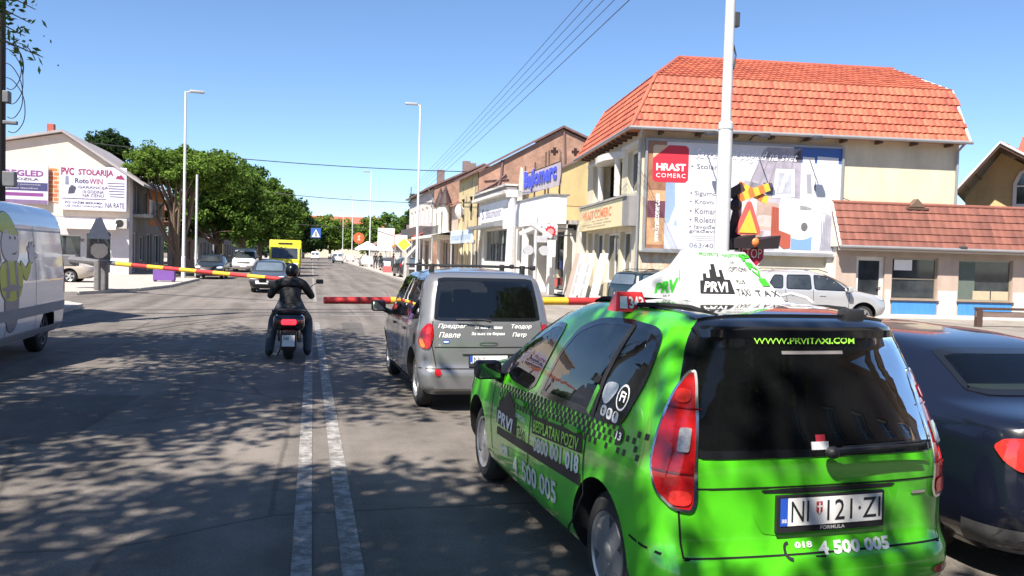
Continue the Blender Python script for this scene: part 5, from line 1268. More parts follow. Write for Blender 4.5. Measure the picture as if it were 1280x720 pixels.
for h_, nx, nz in zip(holes, (1, 1, 2, 2, 1, 1, 1), (1, 2, 1, 1, 1, 1, 1)):
    if h_[0] == 3.3: continue
    window(B, TL, *h_, d=.2, nx=nx, nz=nz, fw=.08, pm=PANE)
# recessed loggia between the upper windows, its curved lintel and two columns
tbox(B, TL, 'loggia_back', PLASTER_CREAM, 3.3, 1.0, 4.3, 6.6, 1.05, 5.75); tbox(B, TL, 'loggia_floor', CONC, 3.3, .33, 4.24, 6.6, 1.0, 4.3)
window(B, TL, 4.2, 4.3, 5.6, 5.6, d=.9, fm=FRAMEB, name='balcony_door')
pl_ = [(3.0, 0), (3.4, -.32), (4.2, -.55), (5.0, -.62), (5.8, -.55), (6.5, -.32), (6.9, 0)]
k = MB().prism(pl_, lambda x, y: TL @ Vector((x, y, 5.72)), lambda x, y: TL @ Vector((x, y, 5.98))); k.build('curved_lintel', PLASTER_WHITE, B)
for x in (3.45, 6.4): MB().cyl(TL @ Vector((x, -.12, 4.3)), TL @ Vector((x, -.12, 5.72)), .13, 12).build('column', PLASTER_WHITE, B, True)
tbox(B, TL, 'band', PLASTER_WHITE, .2, -.06, 5.98, 9.2, -.003, 6.12)
tbox(B, TL, 'sign_ledge', CONC, .0, -.42, 4.12, 9.0, -.002, 4.2)
sb = tbox(B, TL, 'sign_board', M('cream_sign', (.72, .62, .36), .5, .05), .05, -.36, 3.08, 8.3, -.004, 4.1)
words(sb, TL, 'HRAST COMERC', (.9, 3.52, 6.6, 3.9), -.365, M('orange_lettering', (.75, .22, .08), .5, .05), .03)
for a_, b_, z_ in ((2.9, 3.6, 3.4), (3.8, 5.2, 3.41), (5.4, 6.1, 3.42), (.8, 2.9, 3.28), (3.2, 5.0, 3.29), (5.2, 6.6, 3.29), (1.8, 5.6, 3.18)): panel(sb, TL, 'faded_print_line', M('faded_lettering', (.45, .34, .2), .6, .2, 9), rect(a_, z_, b_, z_ + .05), -.364)
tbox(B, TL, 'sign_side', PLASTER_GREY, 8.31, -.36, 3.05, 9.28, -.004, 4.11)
TILE_EDGE = M('fascia_board', (.30, .24, .19), .7, .15)
R0 = [(-.5, -.5, 6.42), (W_ + .12, -.5, 6.42), (W_ + .12, D_ + .5, 6.42), (-.5, D_ + .5, 6.42)]
R1 = [(.62, .58, 8.48), (W_ + .02, .58, 8.48), (W_ + .02, D_ - .58, 8.48), (.62, D_ - .58, 8.48)]
RL, RR = (2.7, D_ / 2, 10.15), (W_ + .02, D_ / 2, 10.15)
make('roof', R0 + R1 + [RL, RR], [(0, 1, 5, 4), (2, 3, 7, 6), (3, 0, 4, 7), (4, 5, 9, 8), (6, 7, 8, 9), (7, 4, 8), (1, 2, 6, 5), (5, 6, 9), (3, 2, 1, 0)], M('roof_underlay', (.40, .13, .06), .8, .15), B)
tile_slope(B, [(R0[0], R0[1], R1[1], R1[0]), (R0[3], R0[0], R1[0], R1[3]), (R1[0], R1[1], RR, RL), (R1[3], R1[0], RL, RL)], TILE_O, .235, (7, 7, 10, 10), 300, .022, .05)
for a, b in ((R0[0], R1[0]), (R1[0], RL), (RL, RR), (R0[3], R1[3]), (R1[3], RL)): half_round(B, 'ridge_tile', [Vector(a) + Vector((0, 0, .03)), Vector(b) + Vector((0, 0, .03))], .085, TILE_O)
half_round(B, 'verge_board', [Vector(R0[1]), Vector(R1[1]), Vector(RR)], .05, FRAMEW)
MB().tube([(-.56, -.56, 6.42), (W_ + .15, -.56, 6.42)], .065, 8).tube([(-.56, -.56, 6.42), (-.56, D_ + .5, 6.42)], .065, 8).build('gutter', METALG, B, True)
for k in range(12): MB().box(-.42, .5 + k * .75, 6.28, -.003, .6 + k * .75, 6.40).build('rafter_end', FRAMEB, B)
for k in range(9): MB().box(.6 + k * 1.35, -.42, 6.28, .7 + k * 1.35, -.003, 6.40).build('rafter_end', FRAMEB, B)
MB().tube([(-.1, -.5, 6.4), (-.08, -.12, 6.1), (-.06, -.08, 5.9), (-.06, -.08, 0.1)], .05, 8).build('downpipe', METALG, B, True)
MB().tube([(W_ - .1, -.5, 6.4), (W_ - .1, -.1, 6.15), (W_ - .1, -.09, .1)], .05, 8).build('downpipe', METALG, B, True)
# big poster: frame and print
P_ = thing('wall_poster', 'wide joinery advertising poster in metal frame on cream wall', 'billboard', (11.2, 28, 0), -7)
x0, x1, z0, z1 = .22, 7.42, 2.27, 6.05
solid(P_, 'frame', METALG, [(x0 - .08, -.16, z0 - .08, x1 + .08, -.002, z0), (x0 - .08, -.16, z1, x1 + .08, -.002, z1 + .08), (x0 - .08, -.16, z0 + .001, x0, -.002, z1 - .001), (x1, -.16, z0 + .001, x1 + .08, -.002, z1 - .001), (x0 - .2, -.26, z0 - .14, x1 + .2, -.002, z0 - .085)])
pr = lambda n, col, poly, lv, **k: panel(P_, I4, n, M('print_' + n, tuple(v * .86 for v in col), .45, k.get('var', .05), k.get('sc', 1.5)), poly, -.10 - lv * .003)
pr('poster_sheet', (.70, .70, .74), rect(x0, z0, x1, z1), 0, var=.08)
pr('photo_wood', (.34, .17, .10), rect(x0, z0, .92, z1), 1, var=.4, sc=3)
pr('photo_light_wood', (.62, .36, .2), rect(x0 + .06, 3.95, .92, 4.32), 2, var=.2, sc=5)
pr('photo_dark_wood', (.16, .06, .08), rect(x0 + .06, 3.35, .92, 3.95), 2, var=.2, sc=5)
pr('photo_oak', (.55, .33, .18), rect(x0 + .06, 2.4, .92, 3.35), 2, var=.3, sc=4)
pr('photo_sky', (.30, .42, .62), [(.92, 2.3), (1.5, 2.3), (1.3, 3.6), (1.25, 4.7), (.92, 4.7)], 1, var=.25, sc=.8)
pr('photo_cloud', (.58, .62, .74), [(.92, 2.3), (2.4, 2.3), (1.7, 3.0), (.92, 3.2)], 2, var=.15, sc=1)
rd = chaikin(rect(.42, 4.62, 1.72, 5.92), 2, .08)
pr('brand_panel', (.66, .035, .06), rd, 3)
pr('brand_fold', (.70, .50, .33), [(.42, 5.45), (.42, 5.85), (.50, 5.92), (1.0, 5.92)], 4)
words(P_, I4, 'HRAST', (.55, 5.02, 1.62, 5.28), -.116, LET_W, .035); words(P_, I4, 'COMERC', (.55, 4.78, 1.62, 4.93), -.116, LET_W, .0, spacing=1.2)
vs, fs = text_mesh('www.hrastcomerc.com', .02); vs = fit(vs, 2.5, .50, 4.2, .72)
make('lettering', [(b, -.112, a) for a, b in [(v[0], 1.22 - v[1]) for v in vs]], fs, LET_W, P_)
PG = M('poster_grey_lettering', (.17, .17, .20), .5, .05)
words(P_, I4, 'Savremeni pogled na svet', (1.95, 5.42, 5.75, 5.85), -.122, M('poster_pale_lettering', (.80, .80, .82), .5, .05), .012, .35)
for s, a, b, w in (('• Stolarija', 5.08, 5.3, 1.25), ('• Sigurnosna vrata', 4.14, 4.36, 1.95), ('• Krovni prozor', 3.84, 4.05, 1.75), ('• Komarnici', 3.54, 3.74, 1.35), ('• Roletne', 3.23, 3.43, 1.1), ('• Izvođenje radova', 2.98, 3.15, 2.2), ('  građevinarstvu', 2.84, 2.99, 1.9)):
    words(P_, I4, s, (1.82, a, 1.82 + w, b), -.108, PG, .006)
for k in range(3): panel(P_, I4, 'small_print_line', M('poster_light_lettering', (.48, .48, .53), .5, .2, 12), rect(1.88, 2.60 + k * .07, 3.5 - .12 * k, 2.63 + k * .07), -.108)
words(P_, I4, '063/402 009 - 018/4', (1.85, 2.33, 4.5, 2.5), -.108, PG, .004)
# collage of doors, windows and shutters on the right half
pr('photo_blue', (.05, .13, .42), rect(5.6, 5.5, x1, z1), 1)
pr('photo_interior', (.40, .37, .44), [(3.9, 4.4), (5.9, 4.2), (5.9, 6.0), (4.6, 6.0)], 1, var=.4, sc=2)
pr('photo_roof_room', (.48, .45, .50), [(3.2, 2.3), (5.0, 2.3), (5.2, 4.5), (3.8, 4.8), (3.3, 3.8)], 1, var=.3, sc=1.2)
pr('photo_warm_room', (.50, .36, .30), [(4.1, 3.1), (5.1, 3.0), (5.1, 4.0), (4.3, 4.1)], 2, var=.3, sc=1.2)
for a in ([(5.9, 3.8), (6.35, 3.8), (6.4, 5.7), (5.95, 5.72)], [(6.42, 3.65), (7.3, 3.8), (7.3, 5.72), (6.5, 5.75)]): pr('door_print', (.74, .74, .76), a, 3)
for a in ([(6.16, 4.4), (6.34, 4.4), (6.28, 5.1), (6.1, 5.1)],): pr('door_glass_print', (.34, .35, .40), a, 4)
wq = [(4.85, 4.2), (5.7, 4.25), (5.65, 5.25), (4.95, 5.25)]; pr('window_print', (.78, .78, .80), wq, 4); pr('window_glass_print', (.46, .48, .54), inset(wq, .13), 5, var=.3, sc=3)
pr('shutter_disc_print', (.76, .76, .78), circle(5.95, 3.35, .72, 32, .62), 3); pr('shutter_hole_print', (.16, .16, .17), circle(6.1, 3.2, .13, 18, .16), 5, var=.5, sc=8)
pr('profile_print', (.45, .11, .07), [(4.85, 3.9), (5.12, 3.85), (5.15, 3.05), (5.6, 2.9), (5.6, 2.42), (5.35, 2.38), (4.85, 2.75)], 5)
pr('blue_profile_print', (.22, .38, .66), rect(5.62, 2.36, 6.4, 2.95), 2); pr('dark_profile_print', (.20, .24, .36), rect(4.3, 2.36, 4.75, 2.8), 2); pr('steel_profile_print', (.38, .39, .46), [(6.7, 2.36), (7.2, 2.36), (7.2, 3.6), (6.9, 3.7)], 2, var=.3, sc=3)
pr('edge_shade_print', (.36, .33, .42), rect(7.26, 2.3, 7.42, 3.8), 3)
for i_ in range(7): pr('steel_rib_print', (.30, .31, .38), rect(6.74 + i_ * .065, 2.42, 6.77 + i_ * .065, 3.45 - .02 * i_), 4)
for i_ in range(5): pr('roof_beam_print', (.33, .30, .34), [(3.9 + i_ * .38, 4.5 + .05 * i_), (3.96 + i_ * .38, 4.5 + .05 * i_), (4.55 + i_ * .28, 5.95), (4.5 + i_ * .28, 5.95)], 2)
for i_ in range(3): pr('room_window_print', (.64, .66, .72), [(3.35 + i_ * .34, 3.5), (3.6 + i_ * .34, 3.52), (3.62 + i_ * .34, 4.15), (3.37 + i_ * .34, 4.1)], 3)
pr('room_floor_print', (.42, .34, .30), [(3.2, 2.3), (4.3, 2.3), (4.6, 3.0), (3.4, 3.1)], 2, var=.3, sc=2); pr('sofa_print', (.60, .52, .48), chaikin([(4.2, 3.2), (5.0, 3.1), (5.0, 3.55), (4.3, 3.6)], 2), 3, var=.2, sc=3)
pr('handle_print', (.25, .25, .27), rect(6.44, 4.5, 6.48, 4.85), 4); pr('handle_print', (.25, .25, .27), rect(5.3, 4.62, 5.33, 4.8), 6)
for i_ in range(4): pr('profile_edge_print', (.28, .06, .04), [(4.9 + i_ * .06, 2.95), (4.915 + i_ * .06, 2.95), (4.915 + i_ * .06, 3.85), (4.9 + i_ * .06, 3.86)], 6)
pr('glass_glint_print', (.70, .72, .76), [(5.05, 4.4), (5.2, 4.4), (5.5, 5.1), (5.3, 5.1)], 6); pr('cloud_streak_print', (.66, .70, .78), [(1.0, 3.0), (1.25, 3.1), (1.65, 4.4), (1.5, 4.4)], 3, var=.2)
for i_, x in enumerate((2.1, 4.0, 5.9)):   # floodlights on arms above the poster
    fl_ = thing('floodlight', ['dark floodlight arm above the poster bullet list', 'dark floodlight arm above the middle of the poster', 'dark floodlight arm above the poster door pictures'][i_], 'floodlight', B.matrix_basis @ Vector((x, 0, 6.25)), -7, 'floodlights above the poster')
    MB().tube([(0, -.003, 0), (0, -.3, .1), (0, -1.15, .06)], .022, 6).build('arm', DARKM, fl_, True)
    MB().bbox(-.17, -1.35, -.10, .17, -1.12, .06, .03).build('lamp_housing', DARKM, fl_, True)
MU = MB().add([(.1, -.004, 1.5), (3.2, -.004, 1.5), (3.2, -.004, 2.1), (.1, -.004, 2.1)], [(0, 1, 2, 3)]).build('painted_band', worn_paint('rose_scrawl', (.5, .26, .16), (.62, .55, .42), .5, 2.5), B)
# lean-to block to the right with white pillar
tbox(B, I4, 'white_pier', PLASTER_WHITE, 7.0, -.12, 0, 8.0, -.001, 2.12)

# ------------------------------------------------------------------ low shop with brown tiled canopy roof
S = thing('low_shop', 'low shop with brown tiled lean-to roof and blue panels under its windows', 'shop', (18.25, 26.72, 0), -7); S.scale = (1.1, 1.0, 1.07)
Ws = 8.6
hs = [(.75, .12, 1.75, 2.05), (2.0, .62, 3.62, 2.05), (4.35, .62, 6.3, 2.05), (7.0, .62, 8.4, 2.05)]
facade(S, I4, Ws - .05, 2.42, hs, PLASTER_PINK, .25, x0=.05)
solid(S, 'wall', PLASTER_PINK, [(Ws - .02, .01, 0, Ws, 2.8, 3.6), (.64, 2.78, 0, Ws - .03, 2.8, 3.5)])
solid(S, 'side_wall', PLASTER_WHITE, [(.06, .01, 0, .08, 2.75, 2.4)]); make('gable_cheek', [(-.02, -.45, 2.36), (-.02, 2.8, 2.36), (-.02, 2.8, 3.75), (-.02, .25, 3.8)], [(0, 1, 2, 3)], PLASTER_WHITE, S)
window(S, I4, *hs[0], d=.14, nz=1, fw=.13, name='door', fm=M('white_door_paint', (.62, .60, .56), .5, .08)); tbox(S, I4, 'door_handle', CHROME, 1.52, .06, 1.0, 1.66, .1, 1.03)
for h_, nx in zip(hs[1:], (1, 1, 1)):
    window(S, I4, *h_, d=.12, nx=nx, nz=2 if h_ is hs[1] else 1, fw=.06, fm=M('brass_frame', (.36, .31, .24), .4, .1, metal=.4))
    w = h_[2] - h_[0]
    tbox(S, I4, 'blue_panel', M('blue_panel_paint', (.06, .24, .55), .6, .18, 3, stretch=(4, 1, .4)), h_[0] + .02, -.03, .14, h_[2] - .02, -.003, .58)
    tbox(S, I4, 'sill', M('brown_sill', (.12, .07, .05), .6), h_[0] - .05, -.08, .585, h_[2] + .05, -.002, .615)
panel(S, I4, 'paper_notice', WHITE, rect(2.12, 1.62, 2.75, 1.98), .105); 
for k in range(2): panel(S, I4, 'cream_cover', M('cream_cover', (.45, .38, .26), .8, .1), rect(4.95 + k * .66, .68, 5.57 + k * .66, .98), .105)
panel(S, I4, 'green_blind', M('dim_green', (.10, .13, .11), .8, .1), rect(4.42, .68, 5.0, 1.95), .106)
for x in (0.35, 1.86, 3.7, 4.0, 6.4, 6.7): pass
for a, b in ((.06, .72), (1.78, 1.97), (3.66, 4.31), (6.34, 6.96), (8.44, 8.6)): tbox(S, I4, 'white_dado', PLASTER_WHITE, a, -.02, .02, b, -.0015, .95)
tbox(S, I4, 'plinth', M('white_plinth', (.62, .60, .56), .8, .1), .06, -.1, 0, Ws, -.033, .13)
tbox(S, I4, 'lintel_beam', M('white_beam', (.60, .57, .52), .7, .1), -.04, -.42, 2.24, Ws, -.32, 2.34)
make('roof', [(-.05, -.5, 2.35), (Ws + .2, -.5, 2.35), (Ws + .2, .25, 3.82), (-.05, .25, 3.82), (-.05, 2.8, 3.75), (Ws + .2, 2.8, 3.75), (-.05, -.4, 2.28), (Ws + .2, -.4, 2.28), (-.05, .25, 3.5), (Ws + .2, .25, 3.5)],
     [(0, 1, 2, 3), (3, 2, 5, 4), (6, 8, 9, 7), (0, 6, 7, 1), (0, 3, 8, 6), (1, 7, 9, 2)], M('roof_boards', (.24, .12, .09), .8, .15), S)
tile_slope(S, [((-.05, -.5, 2.36), (Ws + .2, -.5, 2.36), (Ws + .2, .25, 3.83), (-.05, .25, 3.83))], TILE_B, .27, (6,), 300, .012, .04)
half_round(S, 'ridge_tile', [(-.05, .25, 3.86), (Ws + .2, .25, 3.86)], .07, TILE_B)
half_round(S, 'verge_board', [(-.05, -.5, 2.38), (-.05, .25, 3.85)], .045, FRAMEW)
MB().tube([(-.08, -.56, 2.36), (Ws + .2, -.56, 2.36)], .05, 8).build('gutter', METALG, S, True)
MB().bbox(4.0, -.62, 2.40, 4.25, -.5, 2.48, .02).build('gutter_bracket', DARKM, S)
# small dormer ornament on the cream wall above the low roof and the wire pole
t = thing('vent_hood', 'small dark triangular vent hood on the cream wall above the tiled shop roof', 'vent', B.matrix_basis @ Vector((10.3, -.004, 4.05)), -7)
MB().add([(-.3, 0, 0), (.3, 0, 0), (0, 0, .3), (-.3, -.3, 0), (.3, -.3, 0), (0, -.3, .3)], [(0, 2, 1), (3, 4, 5), (0, 1, 4, 3), (1, 2, 5, 4), (2, 0, 3, 5)]).build('hood', M('brown_hood', (.14, .09, .06), .7), t)
MB().box(-.42, -.34, -.1, .42, -.01, -.03).build('shelf', FRAMEB, t)
tag(MB().tube([B.matrix_basis @ Vector(p) for p in ((7.5, -.1, 4.3), (8.6, -.05, 3.95), (10.2, -.05, 3.9))], .012, 5).build('wall_cable', BLACKP), 'thin black cable sagging across the cream wall right of the poster', 'cable')

# gabled house at the far right
G = thing('gable_house', 'red roofed house with dark deep gable and white arched window, far right', 'house', (27.23, 31.13, 0), -45)
facade(G, I4, 8.6, 5.0, [], PLASTER_TAN, x0=.25)
make('gable_wall', [(.3, 0, 5.0), (4.4, 0, 5.0), (4.2, 0, 5.2), (1.5, 0, 6.8)], [(0, 1, 2, 3)], PLASTER_TAN, G)
aw = [(2.0, 4.5), (3.3, 4.5), (3.3, 5.5), (3.1, 6.0), (2.65, 6.2), (2.2, 6.0), (2.0, 5.5)]
wf = make('window', *(lambda r_: ([(x, -.06, z) for x, z in r_[0]], r_[1]))(ring(aw, inset(aw, .14))), FRAMEW, G)
MB().box(2.59, -.08, 4.6, 2.71, -.03, 6.08).build('mullion', FRAMEW, wf); MB().box(2.1, -.075, 5.35, 2.58, -.03, 5.42).build('transom', FRAMEW, wf); MB().box(2.72, -.075, 5.35, 3.2, -.03, 5.42).build('transom', FRAMEW, wf)
panel(wf, I4, 'pane', PANE, inset(aw, .1), -.03)
rz_ = [(0, -1.6, 5.15), (1.5, -1.6, 7.04), (4.8, -1.6, 5.0), (0, 6, 5.15), (1.5, 6, 7.04), (4.8, 6, 5.0)]
make('roof', rz_ + [(x, y, z - .16) for x, y, z in rz_], [(0, 1, 4, 3), (1, 2, 5, 4), (6, 9, 10, 7), (7, 10, 11, 8), (0, 6, 7, 1), (1, 7, 8, 2), (0, 3, 9, 6), (2, 8, 11, 5)], FRAMEB, G)
make('main_roof', [(1.9, .4, 6.3), (8.8, .4, 5.2), (8.8, 4.4, 7.9), (2.2, 3.6, 7.9), (8.8, 8.2, 5.2), (1.9, 8.2, 5.2)], [(0, 1, 2, 3), (3, 2, 4, 5), (1, 4, 2)], M('red_roof_boards', (.34, .09, .06), .8, .2), G)
tile_slope(G, [((4.8, -1.6, 5.02), (4.8, 6, 5.02), (1.5, 6, 7.06), (1.5, -1.6, 7.06)), ((1.9, .4, 5.8), (8.8, .4, 5.8), (8.8, 4.0, 7.95), (2.2, 4.0, 7.95))], TILE_R, .3, (12, 10), 0)
half_round(G, 'verge_board', [(0, -1.62, 5.15), (1.5, -1.62, 7.04), (4.8, -1.62, 5.0)], .06, M('weathered_white', (.55, .54, .52), .7, .1))
solid(G, 'wall', PLASTER_TAN, [(.25, .01, 0, .35, 8, 5.0), (8.75, .01, 0, 8.85, 8, 5.0), (.36, 7.9, 0, 8.74, 8, 5.0)])
for x in (.35, .8): MB().tube([(x, -.01, 5.0 + x * .9), (x - .2, -1.5, 5.1 + x * .9)], .05, 6).build('brace', FRAMEB, G)
# bench-like railing in front of the shop
t = thing('wooden_rail', 'low brown wooden rail on posts before the blue panelled shop, far right', 'railing', (20.6, 22.6, 0), -7)
MB().bbox(0, -.08, .55, 4.2, .1, .63, .015).build('top_board', M('dark_wood', (.07, .04, .03), .6, .3, 5, stretch=(.3, 3, 3)), t)
MB().bbox(0, -.03, .32, 4.2, .03, .5, .01).build('side_board', M('grey_wood', (.18, .13, .11), .7, .3, 5, stretch=(.3, 3, 3)), t)
for x in (.1, 1.9, 3.9): MB().bbox(x - .09, -.09, 0, x + .09, .085, .545, .01).build('post', MATS['dark_wood'], t)

# ------------------------------------------------------------------ row of shops along the right pavement (u runs from the far end towards the camera)
def roadside(name, label, y_far, x=11.5, cat='building', z=.12): return thing(name, label, cat, (x, y_far, z), -90)
def gable_poly(parent, w_at, pts, mat, name='gable_wall', th=.25):
    """wall facing the camera at u = w_at; pts are (depth from the street, z)"""
    m = MB(); n = len(pts); m.add([(w_at, d, z) for d, z in pts] + [(w_at - th, d, z) for d, z in pts], [tuple(range(n)), tuple(range(n, 2 * n))[::-1]] + [(i, n + i, n + (i + 1) % n, (i + 1) % n) for i in range(n)])
    return m.build(name, mat, parent)
# shop with white fascia and lattice sign frame
b = roadside('white_fascia_shop', 'white fascia shop with dark shopfront beside the cream corner house', 47.3)
w = 9.8
hs = [(.6, .1, 2.2, 3.0), (2.5, .1, 3.6, 3.0), (3.9, .1, 9.3, 3.05)]
facade(b, I4, w, 3.3, hs, PLASTER_WHITE, .8)
window(b, I4, *hs[0], d=.5, nx=2, fm=METALG); window(b, I4, *hs[1], d=.6, nx=1, nz=2, fm=METALG, name='door'); window(b, I4, *hs[2], d=.7, nx=5, nz=2, fm=DARKM, name='shopfront')
for k in range(6): tbox(b, I4, 'goods', M('goods_' + 'abc'[k % 3], [(.45, .08, .06), (.5, .42, .3), (.08, .12, .3)][k % 3], .7), 5.2 + .5 * k, .3, .3 + .45 * (k % 3), 5.5 + .5 * k, .42, .7 + .45 * (k % 3))
tbox(b, I4, 'fascia', M('bright_white_panel', (.76, .76, .76), .5, .06, 1), .02, -.9, 3.32, 2.9, -.05, 4.55)
tbox(b, I4, 'fascia', MATS['bright_white_panel'], 2.92, -.9, 3.32, 9.72, -.05, 4.62)
tbox(b, I4, 'fascia_cap', METALG, 2.86, -.95, 4.625, 9.78, .1, 4.69); tbox(b, I4, 'fascia_cap', METALG, -.02, -.95, 4.555, 2.85, .1, 4.62)
solid(b, 'wall', PLASTER_WHITE, [(9.55, .52, 0, 9.8, 7, 3.3), (0, 0.52, 0, .2, 7, 3.3)]); tbox(b, I4, 'flat_roof', CONC, 0, .12, 3.31, w, 7, 3.5)
tbox(b, I4, 'corner_column', M('white_column', (.66, .65, .63), .7, .08), 9.4, -.85, 0, 9.72, -.52, 3.31); tbox(b, I4, 'corner_column', MATS['white_column'], 4.5, -.85, 0, 4.75, -.55, 3.31)
# lattice frame with the blue letters standing on the fascia
t = thing('roof_sign', 'rusty sign frame with blue lettering standing above the white fascia shop', 'sign', (11.35, 45.6, 4.8), -90)
m = MB()
for x in (.1, 2.2, 4.3, 4.9, 6.9): m.cyl((x, .06, 0), (x, .06, 2.1 if x not in (4.3, 4.9) else 2.4), .045, 6)
for z in (.55, 1.65): m.cyl((0, .06, z), (7.1, .06, z), .035, 6)
m.build('frame', M('rusty_steel', (.12, .07, .05), .8, .3, 6), t)
MB().bbox(-.35, -.02, .5, 7.2, .02, 1.6, .01).build('backing_panel', M('faded_lilac', (.42, .37, .40), .7, .15, 1.5), t).location = (0, .04, 0)
words(t, I4, 'Bajlomerc', (.2, .55, 6.6, 1.75), -.03, M('blue_lettering', (.07, .09, .62), .5, .1), .05)
words(t, I4, 'Bajlomerc', (.14, .59, 6.54, 1.79), -.018, M('lilac_lettering', (.55, .52, .75), .5, .1), .05)
MB().add([(-1.0, -.02, .1), (-.4, -.02, .1), (-.35, -.02, 1.9), (-.7, -.02, 2.1), (-1.05, -.02, 1.4), (-1.0, .05, .1), (-.4, .05, .1), (-.35, .05, 1.9), (-.7, .05, 2.1), (-1.05, .05, 1.4)], [(0, 1, 2, 3, 4), (9, 8, 7, 6, 5), (0, 5, 6, 1), (1, 6, 7, 2), (2, 7, 8, 3), (3, 8, 9, 4), (4, 9, 5, 0)]).build('emblem', M('cream_emblem', (.62, .58, .48), .6, .2, 4), t)
m = MB().tube([(6.95, 0, 2.2), (7.3, 0, 1.7), (7.35, 0, 1.0), (7.0, 0, .2)], .035, 6); m.build('bent_rod', MATS['rusty_steel'], t)
# projecting round emblem sign
t = thing('projecting_sign', 'white square sign with red round emblem hanging beside the white fascia shop', 'sign', (10.08, 36.6, 2.64), 0)
MB().bbox(0, 0, 0, .68, .12, .70, .02).build('sign_box', MATS['bright_white_panel'], t, True)
make('emblem', *(lambda r_: ([(x, -.006, z) for x, z in r_[0]], r_[1]))(ring(circle(.34, .38, .25, 24), circle(.34, .38, .15, 24))), LET_R, t)
make('emblem_core', [(x, -.008, z) for x, z in circle(.34, .38, .14, 20)], [tuple(range(20))], M('pink_print', (.6, .3, .3), .5, .2, 20), t)
for k in range(12):
    a = 2 * PI * k / 12; make('emblem_tooth', [(.34 + math.cos(a + d_) * r_, -.007, .38 + math.sin(a + d_) * r_) for d_, r_ in ((-.12, .24), (.12, .24), (.1, .29), (-.1, .29))], [(0, 1, 2, 3)], LET_R, t)
panel(t, I4, 'small_print_line', LET_K, rect(.12, .05, .52, .08), -.005)
MB().box(.67, .03, .2, 1.45, .09, .26).build('bracket', DARKM, t); MB().box(.67, .03, .5, 1.45, .09, .56).build('bracket', DARKM, t)
# tan house behind
b = thing('tan_house', 'tan plaster house end rising with sloping roof edge behind the white fascia shop', 'house', (11.2, 47.45, 0), 0)
m = MB(); pts = [(1.0, 0), (5.0, 0), (5.0, 8.1), (1.0, 6.2)]
m.add([(x, 0, z) for x, z in pts] + [(x, 1.5, z) for x, z in pts], [(0, 1, 2, 3), (7, 6, 5, 4), (0, 3, 7, 4), (1, 5, 6, 2), (0, 4, 5, 1)]); m.build('wall', PLASTER_TAN, b)
make('roof', [(.6, -.15, 6.0), (5.2, -.15, 8.19), (5.2, 1.6, 8.19), (.6, 1.6, 6.0), (.6, -.15, 6.1), (5.2, -.15, 8.3), (5.2, 1.6, 8.3), (.6, 1.6, 6.1)], [(0, 3, 2, 1), (4, 5, 6, 7), (0, 1, 5, 4), (1, 2, 6, 5), (2, 3, 7, 6), (3, 0, 4, 7)], M('old_roof_edge', (.16, .10, .09), .8, .2), b)
MB().cyl((4.9, -.08, 0), (4.9, -.08, 8), .05, 8).build('downpipe', METALG, b); panel(b, I4, 'wall_mark', M('brown_mark', (.2, .1, .05), .8), circle(1.9, 5.3, .1, 10), -.004)
panel(b, I4, 'cornice_line', M('brown_mark'), rect(1.1, 4.9, 4.9, 4.94), -.005)
# shop with dark script sign
b = roadside('script_sign_shop', 'white shop with script name board and wide dark display window', 59.3)
w = 10.2
hs = [(.5, .1, 1.6, 3.0), (2.2, 1.4, 9.8, 3.45)]
facade(b, I4, w, 5.5, hs, PLASTER_WHITE, .35)
window(b, I4, *hs[0], d=.25, nz=2, name='door'); window(b, I4, *hs[1], d=.25, nx=4, fm=METALG, pm=PANE)
nb = tbox(b, I4, 'name_board', MATS['bright_white_panel'], 1.2, -.12, 4.0, 9.6, -.004, 5.2)
words(nb, I4, 'S', (1.9, 4.2, 2.6, 4.95), -.13, M('lilac_grey_lettering', (.25, .23, .36), .5, .1), .03); words(nb, I4, 'Blasmont', (3.2, 4.25, 8.0, 4.85), -.13, MATS['lilac_grey_lettering'], .0, .3)
tbox(b, I4, 'canopy', METALG, 1.0, -1.0, 3.55, 10.1, -.01, 3.72); tbox(b, I4, 'cornice', PLASTER_WHITE, -.1, -.5, 5.5, 10.3, .2, 5.68); tbox(b, I4, 'eave_board', PLASTER_GREY, -.05, -.35, 5.69, 10.25, .4, 5.95); tbox(b, I4, 'cornice', PLASTER_WHITE, -.1, -.45, 5.96, 10.3, .5, 6.08)
make('roof', [(-.1, .5, 6.08), (10.2, .5, 6.08), (10.2, 3, 6.4), (-.1, 3, 6.4), (-.1, .5, 5.6), (10.2, .5, 5.6), (10.2, 3, 5.6), (-.1, 3, 5.6)], [(0, 1, 2, 3), (0, 4, 5, 1), (1, 5, 6, 2), (0, 3, 7, 4), (3, 2, 6, 7)], MATS['old_roof_edge'], b)
solid(b, 'wall', PLASTER_WHITE, [(9.95, .36, 0, 10.2, 8, 5.5)])
for k in range(3): tbox(b, I4, 'step', CONC, .3 - .0, -.35 - .3 * k, 0, 1.9, -.36 - .3 * k + .3 - .005, .36 - .12 * k)
for k, (x, col) in enumerate(((2.6, (.03, .30, .12)), (4.2, (.5, .45, .4)), (6.3, (.45, .06, .05)))):
    o = MB().bbox(0, 0, 0, .9, .7, .55, .03).build('crate', M('crate_%s' % 'gcr'[k], col, .6), None); o.location = (10.3, 57.4 - x * 1.0, .12); tag(o, ['green plastic crate stacked beneath the script sign display window', 'cream carton standing beneath the script sign display window', 'red crate standing beneath the script sign display window'][k], 'crate', 'crates below the display window')
